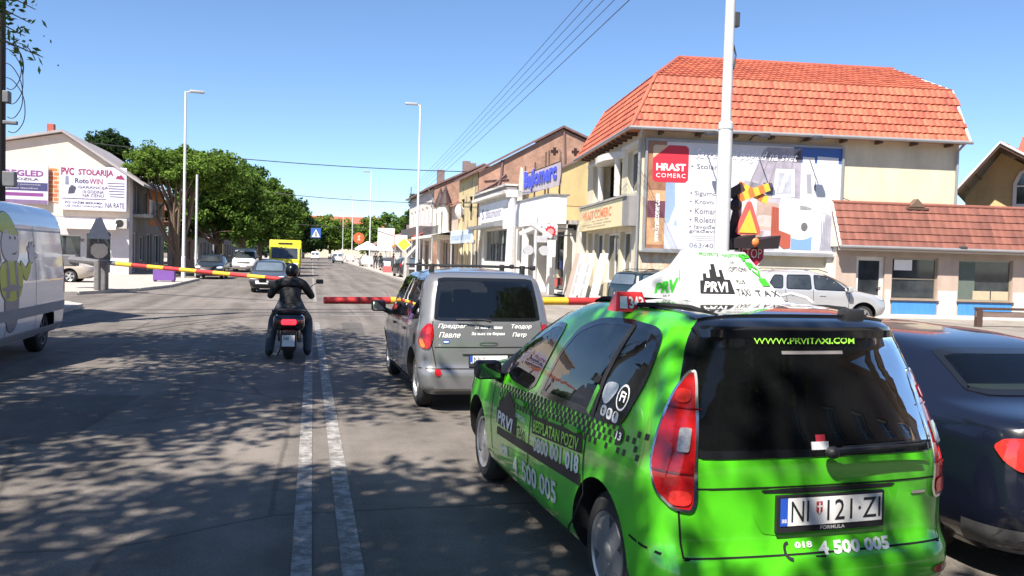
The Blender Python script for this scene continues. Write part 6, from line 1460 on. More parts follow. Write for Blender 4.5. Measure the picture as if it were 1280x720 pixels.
# yellow house with the tall brick gable
b = roadside('yellow_house', 'narrow yellow house front with crumbling plaster and tall brick gable', 67.8)
w = 8.2
hs = [(1.2, 4.4, 2.6, 6.2), (4.6, 4.4, 6.0, 6.2), (.8, .1, 2.8, 2.9), (3.6, .1, 4.9, 2.9), (5.4, .6, 7.4, 2.9)]
facade(b, I4, w, 7.9, hs, PLASTER_YEL, .25)
for h_ in hs: window(b, I4, *h_, d=.15, nx=2, fm=FRAMEB if h_[1] > 4 else FRAMEW)
for i in range(10): panel(b, I4, 'bare_patch', M('bare_render', (.30, .24, .18), .95, .2), chaikin([(rng.uniform(.5, 7.5) if 0 else .4 + i * .75 + rng.uniform(-.2, .2), z_) for z_ in ()] or [(.4 + i * .75 + a_ * rng.uniform(.2, .5), 3.4 + (i * 1.7) % 4 + c_ * rng.uniform(.3, .8)) for a_, c_ in ((-1, -.3), (-.2, -1), (1, -.2), (.3, 1))], 2), -.006)
gable_poly(b, w, [(0, 0), (16.4, 0), (16.4, 6.5), (8.1, 10.45), (6.2, 11.2), (0, 7.75)], BRICK)
m = MB()
for (a_, z_), (c_, d_) in (((-.4, 7.62), (6.2, 11.3)), ((6.2, 11.3), (8.3, 10.5)), ((8.3, 10.5), (17, 6.3))): m.add([(w + .25, a_, z_), (w + .25, c_, d_), (-.1, c_, d_), (-.1, a_, z_), (w + .25, a_, z_ + .16), (w + .25, c_, d_ + .16), (-.1, c_, d_ + .16), (-.1, a_, z_ + .16)], [(0, 3, 2, 1), (4, 5, 6, 7), (0, 1, 5, 4), (1, 2, 6, 5), (2, 3, 7, 6), (3, 0, 4, 7)])
m.build('roof', M('weathered_roof', (.17, .10, .09), .85, .3, 2), b)
def cross(parent, u, d, z, s):
    m = MB()
    for bx in ((u, d - s, z - s * .36, u + .02, d + s, z + s * .36), (u + .001, d - s * .36, z - s, u + .021, d + s * .36, z + s)): m.box(*bx)
    m.build('cross_vent', M('vent_dark', (.03, .012, .01), .9), parent)
cross(b, w + .001, 5.6, 9.55, .28); cross(b, w + .001, 7.2, 9.6, .28)
def beam(parent, u, pts, r=.09):
    MB().tube([(u + .05, d, z) for d, z in pts], r, 6).build('flashing', M('old_roof_edge'), parent)
beam(b, w, [(6.3, 11), (6.4, 9.2), (6.35, 7.6)]); beam(b, w, [(1.7, 8.7), (1.65, 7.6), (1.4, 6.6), (1.6, 5.6)]); beam(b, w, [(-.2, 6.2), (1.2, 7.0), (2.0, 7.7)]); beam(b, w, [(.4, 7.15), (2.2, 7.35)], .05); beam(b, w, [(8.9, 10.1), (8.9, 8.5)], .07)
for z in (6.7, 7.5, 8.3): MB().box(w + .002, 7.2, z, w + .05, 12, z + .05).build('flashing', M('old_roof_edge'), b)
def dish(label, x, y, z, r):
    t = thing('satellite_dish', label, 'dish', (x, y, z), -60); m = MB().lathe([(0, .01), (.02, r * .4), (.07, r * .75), (.14, r), (.155, r), (.085, r * .74), (.03, r * .38), (.012, .01)], 'Y', n=20); m.build('dish', M('dish_grey', (.5, .47, .45), .5, .1), t, True); MB().tube([(0, .1, 0), (0, .35, -.3)], .03, 6).tube([(0, 0, -r), (0, -.5, 0)], .02, 6).build('arm', DARKM, t)
dish('grey satellite dish on the yellow house front', 11.3, 66.9, 5.4, .62)
# house with two dark turret roofs
b = roadside('turret_house', 'small house with two dark pointed turret roofs left of the yellow house', 79.0)
w = 11
hs = [(1, 3.9, 2.4, 5.6), (3.4, .2, 6, 2.9), (7, .2, 9.6, 2.9), (3.6, 3.7, 4.8, 5.4), (6.4, 3.7, 7.8, 5.4)]
facade(b, I4, w, 5.9, hs, PLASTER_PINK, .3)
for h_ in hs: window(b, I4, *h_, d=.2, nx=2)
for x in (4.4, 7.2):
    t_ = MB(); t_.lathe([(3.4, .42), (6.1, .42)], 'Z', (x, -.5, 0), 10); t_.build('turret', PLASTER_WHITE, b, True)
    MB().lathe([(6.05, .62), (6.12, .62), (7.5, .10), (7.8, .01)], 'Z', (x, -.5, 0), 10).build('turret_roof', M('dark_slate', (.05, .03, .03), .7, .2, 5), b)
    for q in (-.5, .5): MB().cyl((x + q, -1.0, 3.4), (x + q, -1.0, 5.8), .09, 8).build('column', PLASTER_WHITE, b, True)
m = MB(); m.add([(-.2, -.6, 5.9), (11.2, -.6, 5.9), (11.2, 5, 8.6), (-.2, 5, 8.6), (11.2, 10, 5.9), (-.2, 10, 5.9)], [(0, 1, 2, 3), (3, 2, 4, 5)]); m.add([(11.0, 0, 0), (11.0, 10, 0), (11.0, 10, 5.9), (11.0, 5, 8.5), (11.0, 0, 5.9)], [(0, 1, 2, 3, 4)]); m.build('roof', M('old_tiles', (.30, .12, .085), .85, .25, 3), b)
MB().bbox(.2, -1.6, 3.05, 10.6, -.01, 3.4, .03).build('balcony', PLASTER_WHITE, b)
for k in range(22): MB().cyl((.4 + k * .46, -1.5, 3.4), (.4 + k * .46, -1.5, 4.2), .03, 5).build('baluster', DARKM, b)
for x in (.6, 5.2, 10.2): MB().cyl((x, -1.4, 0), (x, -1.4, 3.05), .14, 8).build('column', PLASTER_WHITE, b, True)
# far two-storey house, brick gable
b = roadside('two_storey_house', 'pale two storey house with brick gable and chimneys beyond the turret house', 104.0)
w = 21.5
hs = [(2 + k * 3.4, z_, 3.2 + k * 3.4, z_ + 1.7) for k in range(6) for z_ in (5.0,)] + [(2 + k * 3.4, .5, 4 + k * 3.4, 2.8) for k in range(5)]
facade(b, I4, w, 8.3, hs, M('pale_plaster', (.60, .57, .53), .9, .12, .8), .25)
for h_ in hs: window(b, I4, *h_, d=.15, nx=2)
gable_poly(b, w, [(0, 0), (14, 0), (14, 7), (6.6, 9.3), (4.9, 10.7), (.0, 8.4)], BRICK)
m = MB()
for (a_, z_), (c_, d_) in (((-.5, 8.25), (4.9, 10.8)), ((4.9, 10.8), (14.5, 6.8))): m.add([(w + .2, a_, z_), (w + .2, c_, d_), (-.2, c_, d_), (-.2, a_, z_), (w + .2, a_, z_ + .18), (w + .2, c_, d_ + .18), (-.2, c_, d_ + .18), (-.2, a_, z_ + .18)], [(0, 3, 2, 1), (4, 5, 6, 7), (0, 1, 5, 4), (1, 2, 6, 5), (2, 3, 7, 6), (3, 0, 4, 7)])
m.build('roof', MATS['weathered_roof'], b)
for u, d in ((19.5, .9), (20.6, 3.3), (19.0, 4.2)): MB().bbox(u - .35, d - .35, 8.6, u + .35, d + .35, 11.2 if d > 1 else 10.3, .03).build('chimney', M('chimney_grey', (.20, .15, .14), .9, .3), b)
cross(b, w + .001, 6.4, 8.5, .3)
MB().tube([(20.9, -.5, 8.2), (20.9, -.06, 7.6), (20.9, -.06, 0)], .06, 6).build('downpipe', METALG, b)
MB().bbox(2, -1.2, 3.6, 20, -.01, 4.6, .03).build('balcony', M('dark_balcony', (.10, .09, .09), .7, .2), b)
# low houses farther up the right side
for i, (yf, w, h, col, lab) in enumerate(((122, 15, 3.2, (.5, .47, .42), 'low pale house with brown roof beyond the two storey house'), (145, 18, 3.4, (.55, .5, .42), 'low cream house with red roof near the round orange sign'), (175, 24, 3.2, (.40, .37, .34), 'long low grey house at the far end of the right row'))):
    b = roadside('low_house', lab, yf, 11.2)
    hs = [(1 + k * 3.2, .7, 2.4 + k * 3.2, 2.4) for k in range(int(w / 3.4))]
    facade(b, I4, w, h, hs, M('low_plaster_' + 'abc'[i], col, .9, .12), .2)
    for h_ in hs: window(b, I4, *h_, d=.12, nx=2)
    make('roof', [(-.3, -.6, h), (w + .3, -.6, h), (w + .3, 4, h + 2.2), (-.3, 4, h + 2.2), (w + .3, 8.5, h), (-.3, 8.5, h)], [(0, 1, 2, 3), (3, 2, 4, 5), (0, 3, 5), (1, 4, 2)], M('low_roof_' + 'abc'[i], [(.26, .16, .12), (.34, .13, .09), (.24, .17, .14)][i], .85, .25, 3), b)
    solid(b, 'wall', MATS['low_plaster_' + 'abc'[i]], [(w - .2, .21, 0, w, 8, h)])
    if i < 2: MB().bbox(w * .6, 3.2, h + 1.2, w * .6 + .7, 3.9, h + 3.0, .03).build('chimney', M('chimney_grey'), b)

# awnings and kiosk things in front of the row
def awning(label, x, y, z, w, d, col, name='awning', drop=.5):
    t = thing(name, label, 'awning', (x, y, z), -90)
    m = MB(); m.add([(0, 0, 0), (w, 0, 0), (w, -d, -drop), (0, -d, -drop), (0, -d, -drop - .22), (w, -d, -drop - .22), (0, 0, -.04), (w, 0, -.04), (w, -d + .02, -drop - .04), (0, -d + .02, -drop - .04)], [(0, 1, 2, 3), (3, 2, 5, 4), (6, 9, 8, 7), (0, 3, 9, 6), (1, 7, 8, 2)]); m.build('cloth', col, t)
    m = MB()
    for u in (.06, w - .06): m.cyl((u, -d + .06, -drop - .05), (u, -d + .06, -z + .12), .035, 6)
    m.build('pole', GALV, t)
awning('wide white awning in front of the turret house', 11.5, 80.2, 3.9, 14, 2.4, CANVAS_W, drop=.45)
awning('orange awning over stalls left of the tall lamp post', 10.6, 92, 3.6, 9, 2.8, M('orange_canvas', (.62, .20, .04), .8, .1), drop=.9)
awning('green tarpaulin over a stall behind the yellow diamond sign', 10.4, 100, 3.6, 5, 2.6, M('green_canvas', (.03, .22, .12), .8, .1), drop=.8)
awning('red awning beneath the pale two storey house', 11.4, 88, 4.5, 5, 1.2, M('red_canvas', (.5, .07, .08), .8, .1), drop=.7)
t = thing('shop_sign', 'pale blue and white shop board under the yellow house', 'sign', (10.7, 66.5, 2.75), -90)
MB().bbox(0, -.06, 0, 9.5, .06, .95, .02).build('board', M('pale_blue_board', (.58, .66, .74), .5, .2, .8), t); panel(t, I4, 'faint_print', M('faint_blue_print', (.42, .52, .64), .5, .3, 2), rect(.6, .25, 8.8, .6), -.064)
for x in (.3, 9.2): MB().cyl((x, 0, 0), (x, 0, -2.6), .05, 6).build('post', GALV, t)
t = thing('shop_sign', 'purple shop board above the stalls far up the right row', 'sign', (10.9, 108, 3.6), -90); MB().bbox(0, -.06, 0, 7, .06, .9, .02).build('board', M('purple_board', (.24, .15, .36), .5, .15, 1), t)
# white canopy
t = thing('market_canopy', 'small white pitched canopy over the far right pavement', 'canopy', (8.2, 132, .12), 0)
MB().add([(-1.8, -1.8, 2.5), (1.8, -1.8, 2.5), (1.8, 1.8, 2.5), (-1.8, 1.8, 2.5), (0, 0, 3.6), (-1.8, -1.8, 2.2), (1.8, -1.8, 2.2), (1.8, 1.8, 2.2), (-1.8, 1.8, 2.2)], [(0, 1, 4), (1, 2, 4), (2, 3, 4), (3, 0, 4), (0, 5, 6, 1), (1, 6, 7, 2), (2, 7, 8, 3), (3, 8, 5, 0)]).build('cloth', CANVAS_W, t)
for x, y in ((-1.7, -1.7), (1.7, -1.7), (1.7, 1.7), (-1.7, 1.7)): MB().cyl((x, y, 0), (x, y, 2.5), .05, 6).build('pole', GALV, t)
# two white boards
for lab, x, y, z, w, h in (('large blank white board on a post above the parked hatchback', 7.2, 86, 2.0, 1.7, 2.3), ('smaller blank white board right of the large white board', 9.0, 88.5, 2.1, 1.25, 1.6)):
    t = thing('advert_board', lab, 'billboard', (x, y, .12), 0, 'blank white boards by the right kerb'); MB().bbox(-w / 2, -.06, z, w / 2, .06, z + h, .02).build('board', MATS['bright_white_panel'], t); MB().cyl((0, .09, 0), (0, .09, z + h - .2), .06, 8).build('post', GALV, t)
def round_sign(name, label, x, y, z, r, n, mat, rz=0, top=None, post=GALV, cat='road sign', back=None, turn=0):
    t = thing(name, label, cat, (x, y, 0), rz)
    pts = [(r * math.cos(2 * PI * (k + turn) / n), z + r * math.sin(2 * PI * (k + turn) / n)) for k in range(n)]
    o = MB().plate(pts, -.055, -.03).build('sign_plate', mat, t); MB().cyl((0, 0, 0), (0, 0, top or z + r * .7), .03, 8).build('post', post, t, True); return t, pts
t, p = round_sign('road_sign', 'yellow diamond priority road sign on the grey post', 6.65, 63.5, 2.55, .6, 4, M('sign_white', (.7, .7, .66), .4, .03)); panel(t, I4, 'sign_face', M('sign_yellow', (.72, .60, .06), .4, .05), [(x * .8, 2.55 + (z - 2.55) * .8) for x, z in p], -.059)
t, p = round_sign('shop_sign', 'round orange sign on a post far up the right pavement', 7.6, 146, 4.4, .95, 24, M('sign_orange', (.62, .12, .04), .4, .05), cat='sign'); panel(t, I4, 'sign_face', M('sign_pale', (.7, .45, .3), .4, .2, 6), [(-.3, 4.0), (.3, 4.0), (.12, 4.5), (.3, 4.9), (-.2, 4.8), (-.1, 4.4)], -.06)
t = thing('leaning_post', 'short grey concrete post leaning right before the yellow diamond sign', 'post', (6.3, 58.3, .12), 0); MB().tube([(0, 0, 0), (0.05, 0, 1.5), (.75, 0, 2.3)], [.22, .2, .15], 6).build('post', CONC, t)
t = thing('waste_crate', 'red and white barrier box on the right pavement edge', 'barrier', (6.7, 78, .12), 0); MB().bbox(-.4, -.25, 0, .4, .25, .55, .05).build('base', M('barrier_red', (.6, .12, .12), .5), t); MB().bbox(-.3, -.2, .56, .3, .2, 1.0, .05).build('top', WHITE, t)
# concrete utility pole and the old crossing signal near the white fascia shop
t = thing('utility_pole', 'thick tapered concrete utility pole between the two white shops', 'pole', (10.15, 43.2, 0), 0)
MB().tube([(0, 0, 0), (0, 0, 2), (.02, 0, 5.0)], [.34, .27, .19], 8).build('shaft', M('pale_concrete', (.55, .53, .52), .9, .15, 2), t, True); MB().bbox(-.3, -.2, 4.95, .3, .2, 5.35, .03).build('cap', M('pale_concrete'), t)
t = thing('crossing_signal', 'grey level crossing signal with cross seen from behind, before white fascia shop', 'crossing signal', (9.64, 36.2, 0), 0)
MB().cyl((0, 0, 0), (0, 0, 3.6), .07, 10).build('post', GALV, t, True)
for a in (32, -24):
    o = MB().bbox(-.85, -.03, -.09, .85, .0, .09, .01).build('cross_arm', M('grey_sign_back', (.50, .51, .53), .5, .1), t); o.location = (0, -.06 + (.035 if a < 0 else 0), 3.2); o.rotation_euler = (0, R(a), 0)
for s in (-1, 1):
    o = MB().lathe([(0, .01), (0, .22), (.28, .20), (.3, .02)], 'Y', n=16).build('lamp', M('grey_lamp', (.42, .43, .46), .5, .1), t, True); o.location = (s * .36, -.2, 2.15)
MB().bbox(.05, -.12, 2.5, .5, .12, 2.8, .02).build('relay_box', M('grey_lamp'), t)
# planks and door leaves leaning against the corner house
for k, (y, x, lab, mt) in enumerate(((34.6, 10.9, 'white panelled door leaf leaning against the corner house, farthest of the row', FRAMEW), (33.0, 10.75, 'white ladder-like frame leaning against the corner house front', FRAMEW), (31.4, 10.7, 'plain white board leaning against the corner house front', WHITE), (35.6, 11.0, 'rose coloured plank leaning by the far corner of the corner house', PLASTER_PINK))):
    t = thing('leaning_board', lab, 'board', (x, y, .02), -93)
    m = MB(); q = Matrix.Rotation(R(-13), 4, 'X'); bx = MB().box(-.45, -.03, 0, .45, .03, 2.1); m.add([q @ v for v in bx.v], bx.f); m.build('board', mt, t)
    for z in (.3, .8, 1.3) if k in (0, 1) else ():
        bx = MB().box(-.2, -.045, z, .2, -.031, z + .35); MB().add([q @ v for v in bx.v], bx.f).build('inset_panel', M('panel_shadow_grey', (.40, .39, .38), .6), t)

# ------------------------------------------------------------------ crossing gate on the right, signals, tall lamp post
GR_, GY_ = M('boom_red', (.42, .03, .03), .5, .12, 4), M('boom_yellow', (.68, .42, .03), .5, .12, 4)
def boom(name, label, a, b, r0, r1, n, cat='barrier', start=0):
    t = thing(name, label, cat, a); a, b = Vector(a), Vector(b); d = b - a
    for k in range(n):
        p, q = d * (k / n), d * ((k + 1) / n); ra, rb = r0 + (r1 - r0) * k / n, r0 + (r1 - r0) * (k + 1) / n
        MB().tube([p, q], [ra, rb], 8).build('stripe', (GR_, GY_)[(k + start) % 2], t, True, 50)
    return t
t = boom('crossing_boom', 'red and yellow striped boom lowered across the right lane', (8.2, 16.0, 1.0), (.2, 14.7, .98), .085, .06, 7, start=0)
MB().bbox(-.05, -.25, -.95, .55, .35, .45, .04).build('drive_cabinet', M('grey_cabinet', (.34, .35, .35), .6, .15), t)
t = thing('lamp_post', 'tall white tapered lamp post rising through the poster, out of frame at top', 'lamp post', (8.05, 15.6, 0), 0)
MB().tube([(0, 0, 0), (0, 0, 4.55), (0, 0, 4.56), (0, 0, 10.2)], [.16, .14, .105, .085], 16).build('shaft', POLEW, t, True, 40)
MB().lathe([(4.5, .15), (4.62, .15), (4.66, .108)], 'Z', n=16).build('collar', POLEW, t, True)
MB().tube([(0, 0, 10.1), (-.5, -.1, 10.4), (-1.6, -.4, 10.5)], .05, 8).bbox(-2.3, -.6, 10.42, -1.5, -.25, 10.56, .03).build('lamp_head', POLEW, t, True)
MB().bbox(.08, -.06, 6.55, .2, .06, 6.85, .02).tube([(.1, 0, 6.2), (.16, 0, 6.0), (.12, 0, 5.7)], .018, 6).build('cable_clamp', DARKM, t)
t = thing('crossing_signal', 'double level crossing signal with striped crosses, yellow triangle and black visors', 'crossing signal', (8.84, 16.35, 0), 0)
BLK = M('signal_black', (.02, .014, .016), .6, .15)
MB().cyl((-.02, .02, 0), (-.02, .02, 3.35), .06, 12).build('post', GALV, t, True)
SO, SYL = M('signal_orange', (.70, .20, .05), .5, .06), M('signal_yellow', (.78, .52, .07), .5, .06)
def xarm(parent, cx, cz, L, ang, y, mats, name='cross_arm'):
    for k in range(6):
        o = MB().box(-L + L * 2 * k / 6, -.012, -.085, -L + L * 2 * (k + 1) / 6, .012, .085).build('cross_stripe', mats[k % 2], parent); o.location = (cx, y, cz); o.rotation_euler = (0, R(ang), 0)
for a, y in ((-22, -.12), (24, -.08)): xarm(t, .24, 3.32, .38, a, y, (SO, SYL))
for a, y in ((-30, -.09), (30, -.05)):
    o = MB().box(-.3, -.015, -.09, .3, .015, .09).build('cross_arm_back', M('dark_sign_back', (.06, .035, .035), .7), t); o.location = (-.26, y, 3.3); o.rotation_euler = (0, R(a), 0)
MB().box(-.52, -.03, 3.2, -.42, .0, 3.42).build('yellow_edge', SYL, t)
tri = [(-.22, 2.42), (.42, 2.42), (.15, 3.12), (.06, 3.12)]
MB().plate(chaikin(tri, 2, .1), -.2, -.16).build('triangle_plate', M('signal_pink_red', (.66, .12, .10), .5, .05), t)
MB().plate([(-.12, 2.46), (.30, 2.46), (.11, 2.95)], -.212, -.203).build('triangle_face', SYL, t)
MB().plate([(-.5, 2.08), (.0, 2.1), (-.05, 2.42), (-.1, 2.9), (-.22, 2.98), (-.3, 2.6)], -.13, -.1).build('triangle_back', BLK, t)
MB().ball((-.16, -.1, 3.04), .14, .1, .14).build('bell', BLK, t, True)
for s, x in ((-1, -.16), (1, .42)):
    m = MB().add([(x - .28, -.48, 2.30), (x + .28, -.48, 2.42), (x + .28, -.1, 2.42), (x - .28, -.1, 2.34), (x - .24, -.48, 2.12), (x + .24, -.48, 2.14), (x + .24, -.1, 2.14), (x - .24, -.1, 2.12)], [(0, 1, 2, 3), (0, 4, 5, 1), (3, 2, 6, 7), (0, 3, 7, 4), (1, 5, 6, 2), (4, 7, 6, 5)]); m.build('visor', BLK, t)
MB().ball((.12, -.42, 2.26), .11, .1, .11).build('lamp', SO, t, True)
t = thing('stop_sign', 'red octagonal STOP sign on a thin post behind the taxi roof sign', 'road sign', (8.98, 16.1, 0), 0)
oc = [(.31 * math.cos(R(22.5 + 45 * k)), 2.03 + .31 * math.sin(R(22.5 + 45 * k))) for k in range(8)]
MB().plate(oc, -.05, -.03).build('sign_border', M('sign_white'), t); panel(t, I4, 'sign_face', M('stop_red', (.42, .015, .05), .45, .06), inset(oc, .02), -.054)
words(t, I4, 'STOP', (-.235, 1.93, .235, 2.13), -.058, LET_W, -.01); MB().cyl((0, 0, 0), (0, 0, 2.3), .03, 8).build('post', GALV, t, True)

# ------------------------------------------------------------------ crossing gate on the left
t = boom('crossing_boom', 'red and yellow striped boom across the far left lane, ahead of dark hatchback', (-7.9, 35.1, 1.18), (-.35, 30.2, .78), .085, .07, 12, start=0)
MB().tube([(0, 0, 0), (-1.3, .85, .07)], [.09, .14], 8).bbox(-1.7, .8, -.2, -1.1, 1.3, .25, .04).build('counterweight', DARKM, t)
for k_ in range(2): t.children[k_].data.materials[0] = M('boom_shaft_grey', (.12, .12, .13), .6, .2)
MB().bbox(-.22, -.25, -1.06, .2, .3, .08, .04).build('drive_cabinet', M('weathered_cabinet', (.16, .15, .15), .8, .3), t)
t = thing('stop_sign', 'grey back of an octagonal sign on the left gate post', 'road sign', (-7.86, 34.6, .12), 0)
oc2 = [(.32 * math.cos(R(22.5 + 45 * k)), 1.52 + .32 * math.sin(R(22.5 + 45 * k))) for k in range(8)]
MB().plate(oc2, -.05, -.03).build('sign_plate', M('sign_back', (.085, .08, .085), .6, .2), t); MB().cyl((0, 0, 0), (0, 0, 2.75), .05, 8).build('post', DARKM, t, True)
MB().plate([(-.42, 1.95), (.42, 1.95), (.28, 2.3), (.10, 2.72), (-.10, 2.72), (-.28, 2.3)], -.16, -.1).build('signal_backboard', M('slate_blue_board', (.035, .045, .075), .6, .2), t)
for s in (-1, 1): MB().lathe([(0, .02), (0, .14), (.25, .14)], 'Y', (s * .2, .0, 2.1), 14).build('signal_lamp', BLK, t, True)
t = thing('planter_box', 'purple box planter with white top on the left pavement corner', 'planter', (-7.15, 44.6, .12), 0)
MB().bbox(-.5, -.25, .06, .5, .25, .62, .03).build('box', M('planter_purple', (.16, .07, .30), .6, .15), t); MB().bbox(-.58, -.28, .625, .3, .28, .76, .04).build('top', WHITE, t)
for x in (-.42, .42): MB().box(x - .05, -.2, 0, x + .05, .2, .058).build('foot', DARKM, t)

# ------------------------------------------------------------------ street lamps
def street_lamp(label, x, y, h, rz, z=.12, arm=1.0):
    t = thing('street_lamp', label, 'street lamp', (x, y, z), rz, 'grey street lamps along the street')
    MB().tube([(0, 0, 0), (0, 0, 1.2), (0, 0, 1.22), (0, 0, h)], [.12, .115, .09, .06], 12).build('shaft', POLEW, t, True, 40)
    MB().tube([(0, 0, h - .04), (arm * .35, 0, h + .02)], .045, 8).build('arm', POLEW, t, True)
    MB().bbox(arm * .2, -.14, h - .03, arm, .14, h + .12, .04).build('lamp_head', M('lamp_grey', (.36, .37, .38), .5, .1), t, True)
    return t
street_lamp('street lamp at the left kerb in front of the leafy trees', -7.2, 51.2, 10.6, 10)
for k, (y, lab) in enumerate(((56, 'nearest street lamp on the right kerb, in front of the row of shops'), (104, 'second street lamp along the right kerb, beside the white boards'), (152, 'third street lamp along the right kerb, near the round orange sign'), (200, 'farthest street lamp along the right kerb'))): street_lamp(lab, 6.75, y, 11.6, 180)
for y, x, h, lab in ((54.5, -6.95, 6.2, 'thin grey post right behind the left street lamp'),):
    t = thing('thin_post', lab, 'post', (x, y, .12), 0); MB().cyl((0, 0, 0), (0, 0, h), .07, 8).build('shaft', GALV, t, True)
# ------------------------------------------------------------------ poles and cables
WOOD = M('dark_pole_wood', (.045, .038, .035), .85, .3, 3, stretch=(4, 4, .3))
t = thing('wooden_pole', 'dark utility pole with tangled cables at the left edge of the photo', 'pole', (-6.50, 19.8, .0), 0)
MB().tube([(0, 0, 0), (0, 0, 9)], [.17, .14], 12).build('shaft', WOOD, t, True)
m = MB()
for k in range(4):
    a = rng.uniform(-.3, .3); z = 5.7 - k * .3; m.tube([(p_[0] * .8 + a * .3 * p_[0], -.05, z + p_[1]) for p_ in chaikin([(.1, .5), (.35, .45), (.6, .1), (.62, -.4), (.4, -.7), (.15, -.6)], 3, closed=False)], .010, 5)
m.tube([(p_[0], 0, p_[1]) for p_ in chaikin([(.1, 5.9), (.35, 6.05), (.6, 5.95), (.8, 5.5)], 3, closed=False)], .011, 5); m.tube([(p_[0], 0, p_[1]) for p_ in chaikin([(.1, 5.8), (.4, 5.9), (.5, 5.6), (.46, 5.2)], 3, closed=False)], .014, 5)
m.build('cable_loops', BLACKP, t)
for q_ in ((.12, -.12, 4.75, .24, .1, 5.0), (.12, -.1, 3.0, .36, .1, 3.32), (.12, -.1, 4.3, .4, .0, 4.38)): MB().bbox(*q_, .02).build('junction_box', M('grey_box', (.14, .15, .17), .6, .2), t)
def wire(name, label, pts, r=.012, group=None, sag=0):
    a, b = Vector(pts[0]), Vector(pts[1]); n = 14
    P3 = [a + (b - a) * (k / n) - Vector((0, 0, sag * 4 * (k / n) * (1 - k / n))) for k in range(n + 1)]
    tag(MB().tube(P3, r, 5).build(name, BLACKP, None, True), label, 'cable', group)
t = thing('wooden_pole', 'dark utility pole standing outside the frame to the right of the road', 'pole', (8.15, -4.3, 0), 0); MB().tube([(0, 0, 0), (0, 0, 11.4)], [.2, .15], 8).build('shaft', WOOD, t, True)
t = thing('wall_bracket', 'small dark cable bracket on the far corner of the pale two storey house', 'bracket', (11.3, 101, 7.9), 0); MB().cyl((0, 0, 0), (0, 0, 2.0), .05, 6).build('rod', DARKM, t); MB().box(.0, -.05, .1, .25, .05, .2).build('clamp', DARKM, t)
for lab, dx, dz, r_ in (('lowest', 0, 0, .014), ('second lowest', -.25, .35, .011), ('middle one', -.45, .6, .011), ('second highest', -.75, .75, .011), ('highest', -.95, 1.0, .011)):
    wire('overhead_cable', 'long overhead cable sloping down from top centre, the %s of its bundle' % lab, ((8.1 + dx, -4.3, 10.3 + dz * .5), (11.3 + dx * .4, 101, 8.3 + dz)), r_, 'sloping cables over the street', .35)
wire('span_cable', 'cable crossing the whole street from the left gable to the right row', ((-15.5, 60, 8.6), (11.4, 64, 8.3)), .03, sag=.35)
wire('span_cable', 'lower cable crossing the street right of the tree crowns', ((-5, 86, 7.6), (11.5, 83, 7.0)), .035, sag=.25)
wire('span_cable', 'pale green cable carrying the hanging crossing sign', ((-7.5, 98, 5.2), (7, 97, 4.6)), .03, sag=.1)
t = thing('hanging_sign', 'blue and white pedestrian crossing sign hanging above the far street', 'road sign', (.3, 97.5, 3.4), 0)
MB().bbox(-.55, -.06, 0, .55, .06, 1.1, .02).build('sign_box', M('sign_blue', (.04, .12, .42), .5, .05), t); panel(t, I4, 'white_triangle', WHITE, [(-.45, .1), (.45, .1), (0, .98)], -.07)
panel(t, I4, 'walking_figure', LET_K, [(-.14, .14), (-.04, .4), (-.08, .6), (0, .74), (.08, .6), (.06, .4), (.16, .14), (.08, .14), (0, .32), (-.06, .14)], -.075); MB().cyl((0, 0, 1.1), (0, 0, 1.5), .03, 6).build('hanger', DARKM, t)

# ------------------------------------------------------------------ people on the pavements
def cloth(n, c): return M(n, c, .9, .2, 16)
person('person', 'person in a brown jacket standing by the teal estate car before the corner house', (11.75, 28.6, .0), 200, standing(), cloth('brown_jacket', (.20, .07, .04)), cloth('blue_jeans', (.05, .07, .14)), M('brown_hair', (.05, .03, .02), .8, .3, 40))
ppl = [(6.9, 96, 10, 'person in dark clothes walking on the right pavement near the white canopy', (.03, .03, .04), (.03, .03, .04)), (7.7, 99, 170, 'person in black leaning towards a parked car by the second right lamp', (.02, .02, .02), (.02, .02, .03)),
       (6.6, 112, 0, 'person in grey top at the kerb beside the white hatchback', (.3, .3, .32), (.06, .06, .08)), (7.3, 126, 190, 'person in dark blue beside the far market canopy', (.04, .06, .12), (.03, .03, .05)), (3.3, 172, 0, 'person in white shirt crossing far away between the two white vans', (.6, .6, .6), (.1, .1, .12)),
       (8.4, 90, 120, 'person in red top among the stalls under the white boards', (.4, .05, .05), (.05, .05, .08))]
for x, y, rz, lab, a, b_ in ppl: person('person', lab, (x, y, .12 if x > 5 else 0), rz, standing(.03, .18), cloth('top_%d' % int(y), a), cloth('legs_%d' % int(y), b_), MATS['dark_hair'], hands=False)

# ------------------------------------------------------------------ left side buildings
def px(n): return M('print_' + n)
b = thing('workshop_house', 'cream gabled house with joinery sign boards, awnings and air conditioner', 'building', (-20.6, 55, .12), 0)
hs = [(7.3, .02, 8.75, 2.5), (5.9, .7, 7.1, 2.3), (3.4, .7, 5.2, 2.3)]
facade(b, I4, 9.75, 3.4, hs, M('lilac_plaster', (.50, .47, .49), .9, .1, 1), .2)
window(b, I4, *hs[0], d=.1, nx=2, nz=1, name='door', fm=FRAMEW); window(b, I4, *hs[1], d=.1, nx=1); window(b, I4, *hs[2], d=.1, nx=2)
make('gable_wall', [(0, -.02, 3.41), (9.75, -.02, 3.41), (9.75, -.02, 5.9), (6.05, -.02, 8.3), (0, -.02, 7.0), (0, .2, 3.41), (9.75, .2, 3.41), (9.75, .2, 5.9), (6.05, .2, 8.3), (0, .2, 7.0)], [(0, 1, 2, 3, 4), (9, 8, 7, 6, 5), (0, 5, 6, 1), (1, 6, 7, 2), (2, 7, 8, 3), (3, 8, 9, 4)], M('warm_cream_plaster', (.66, .56, .45), .9, .08, .8), b)
m = MB()
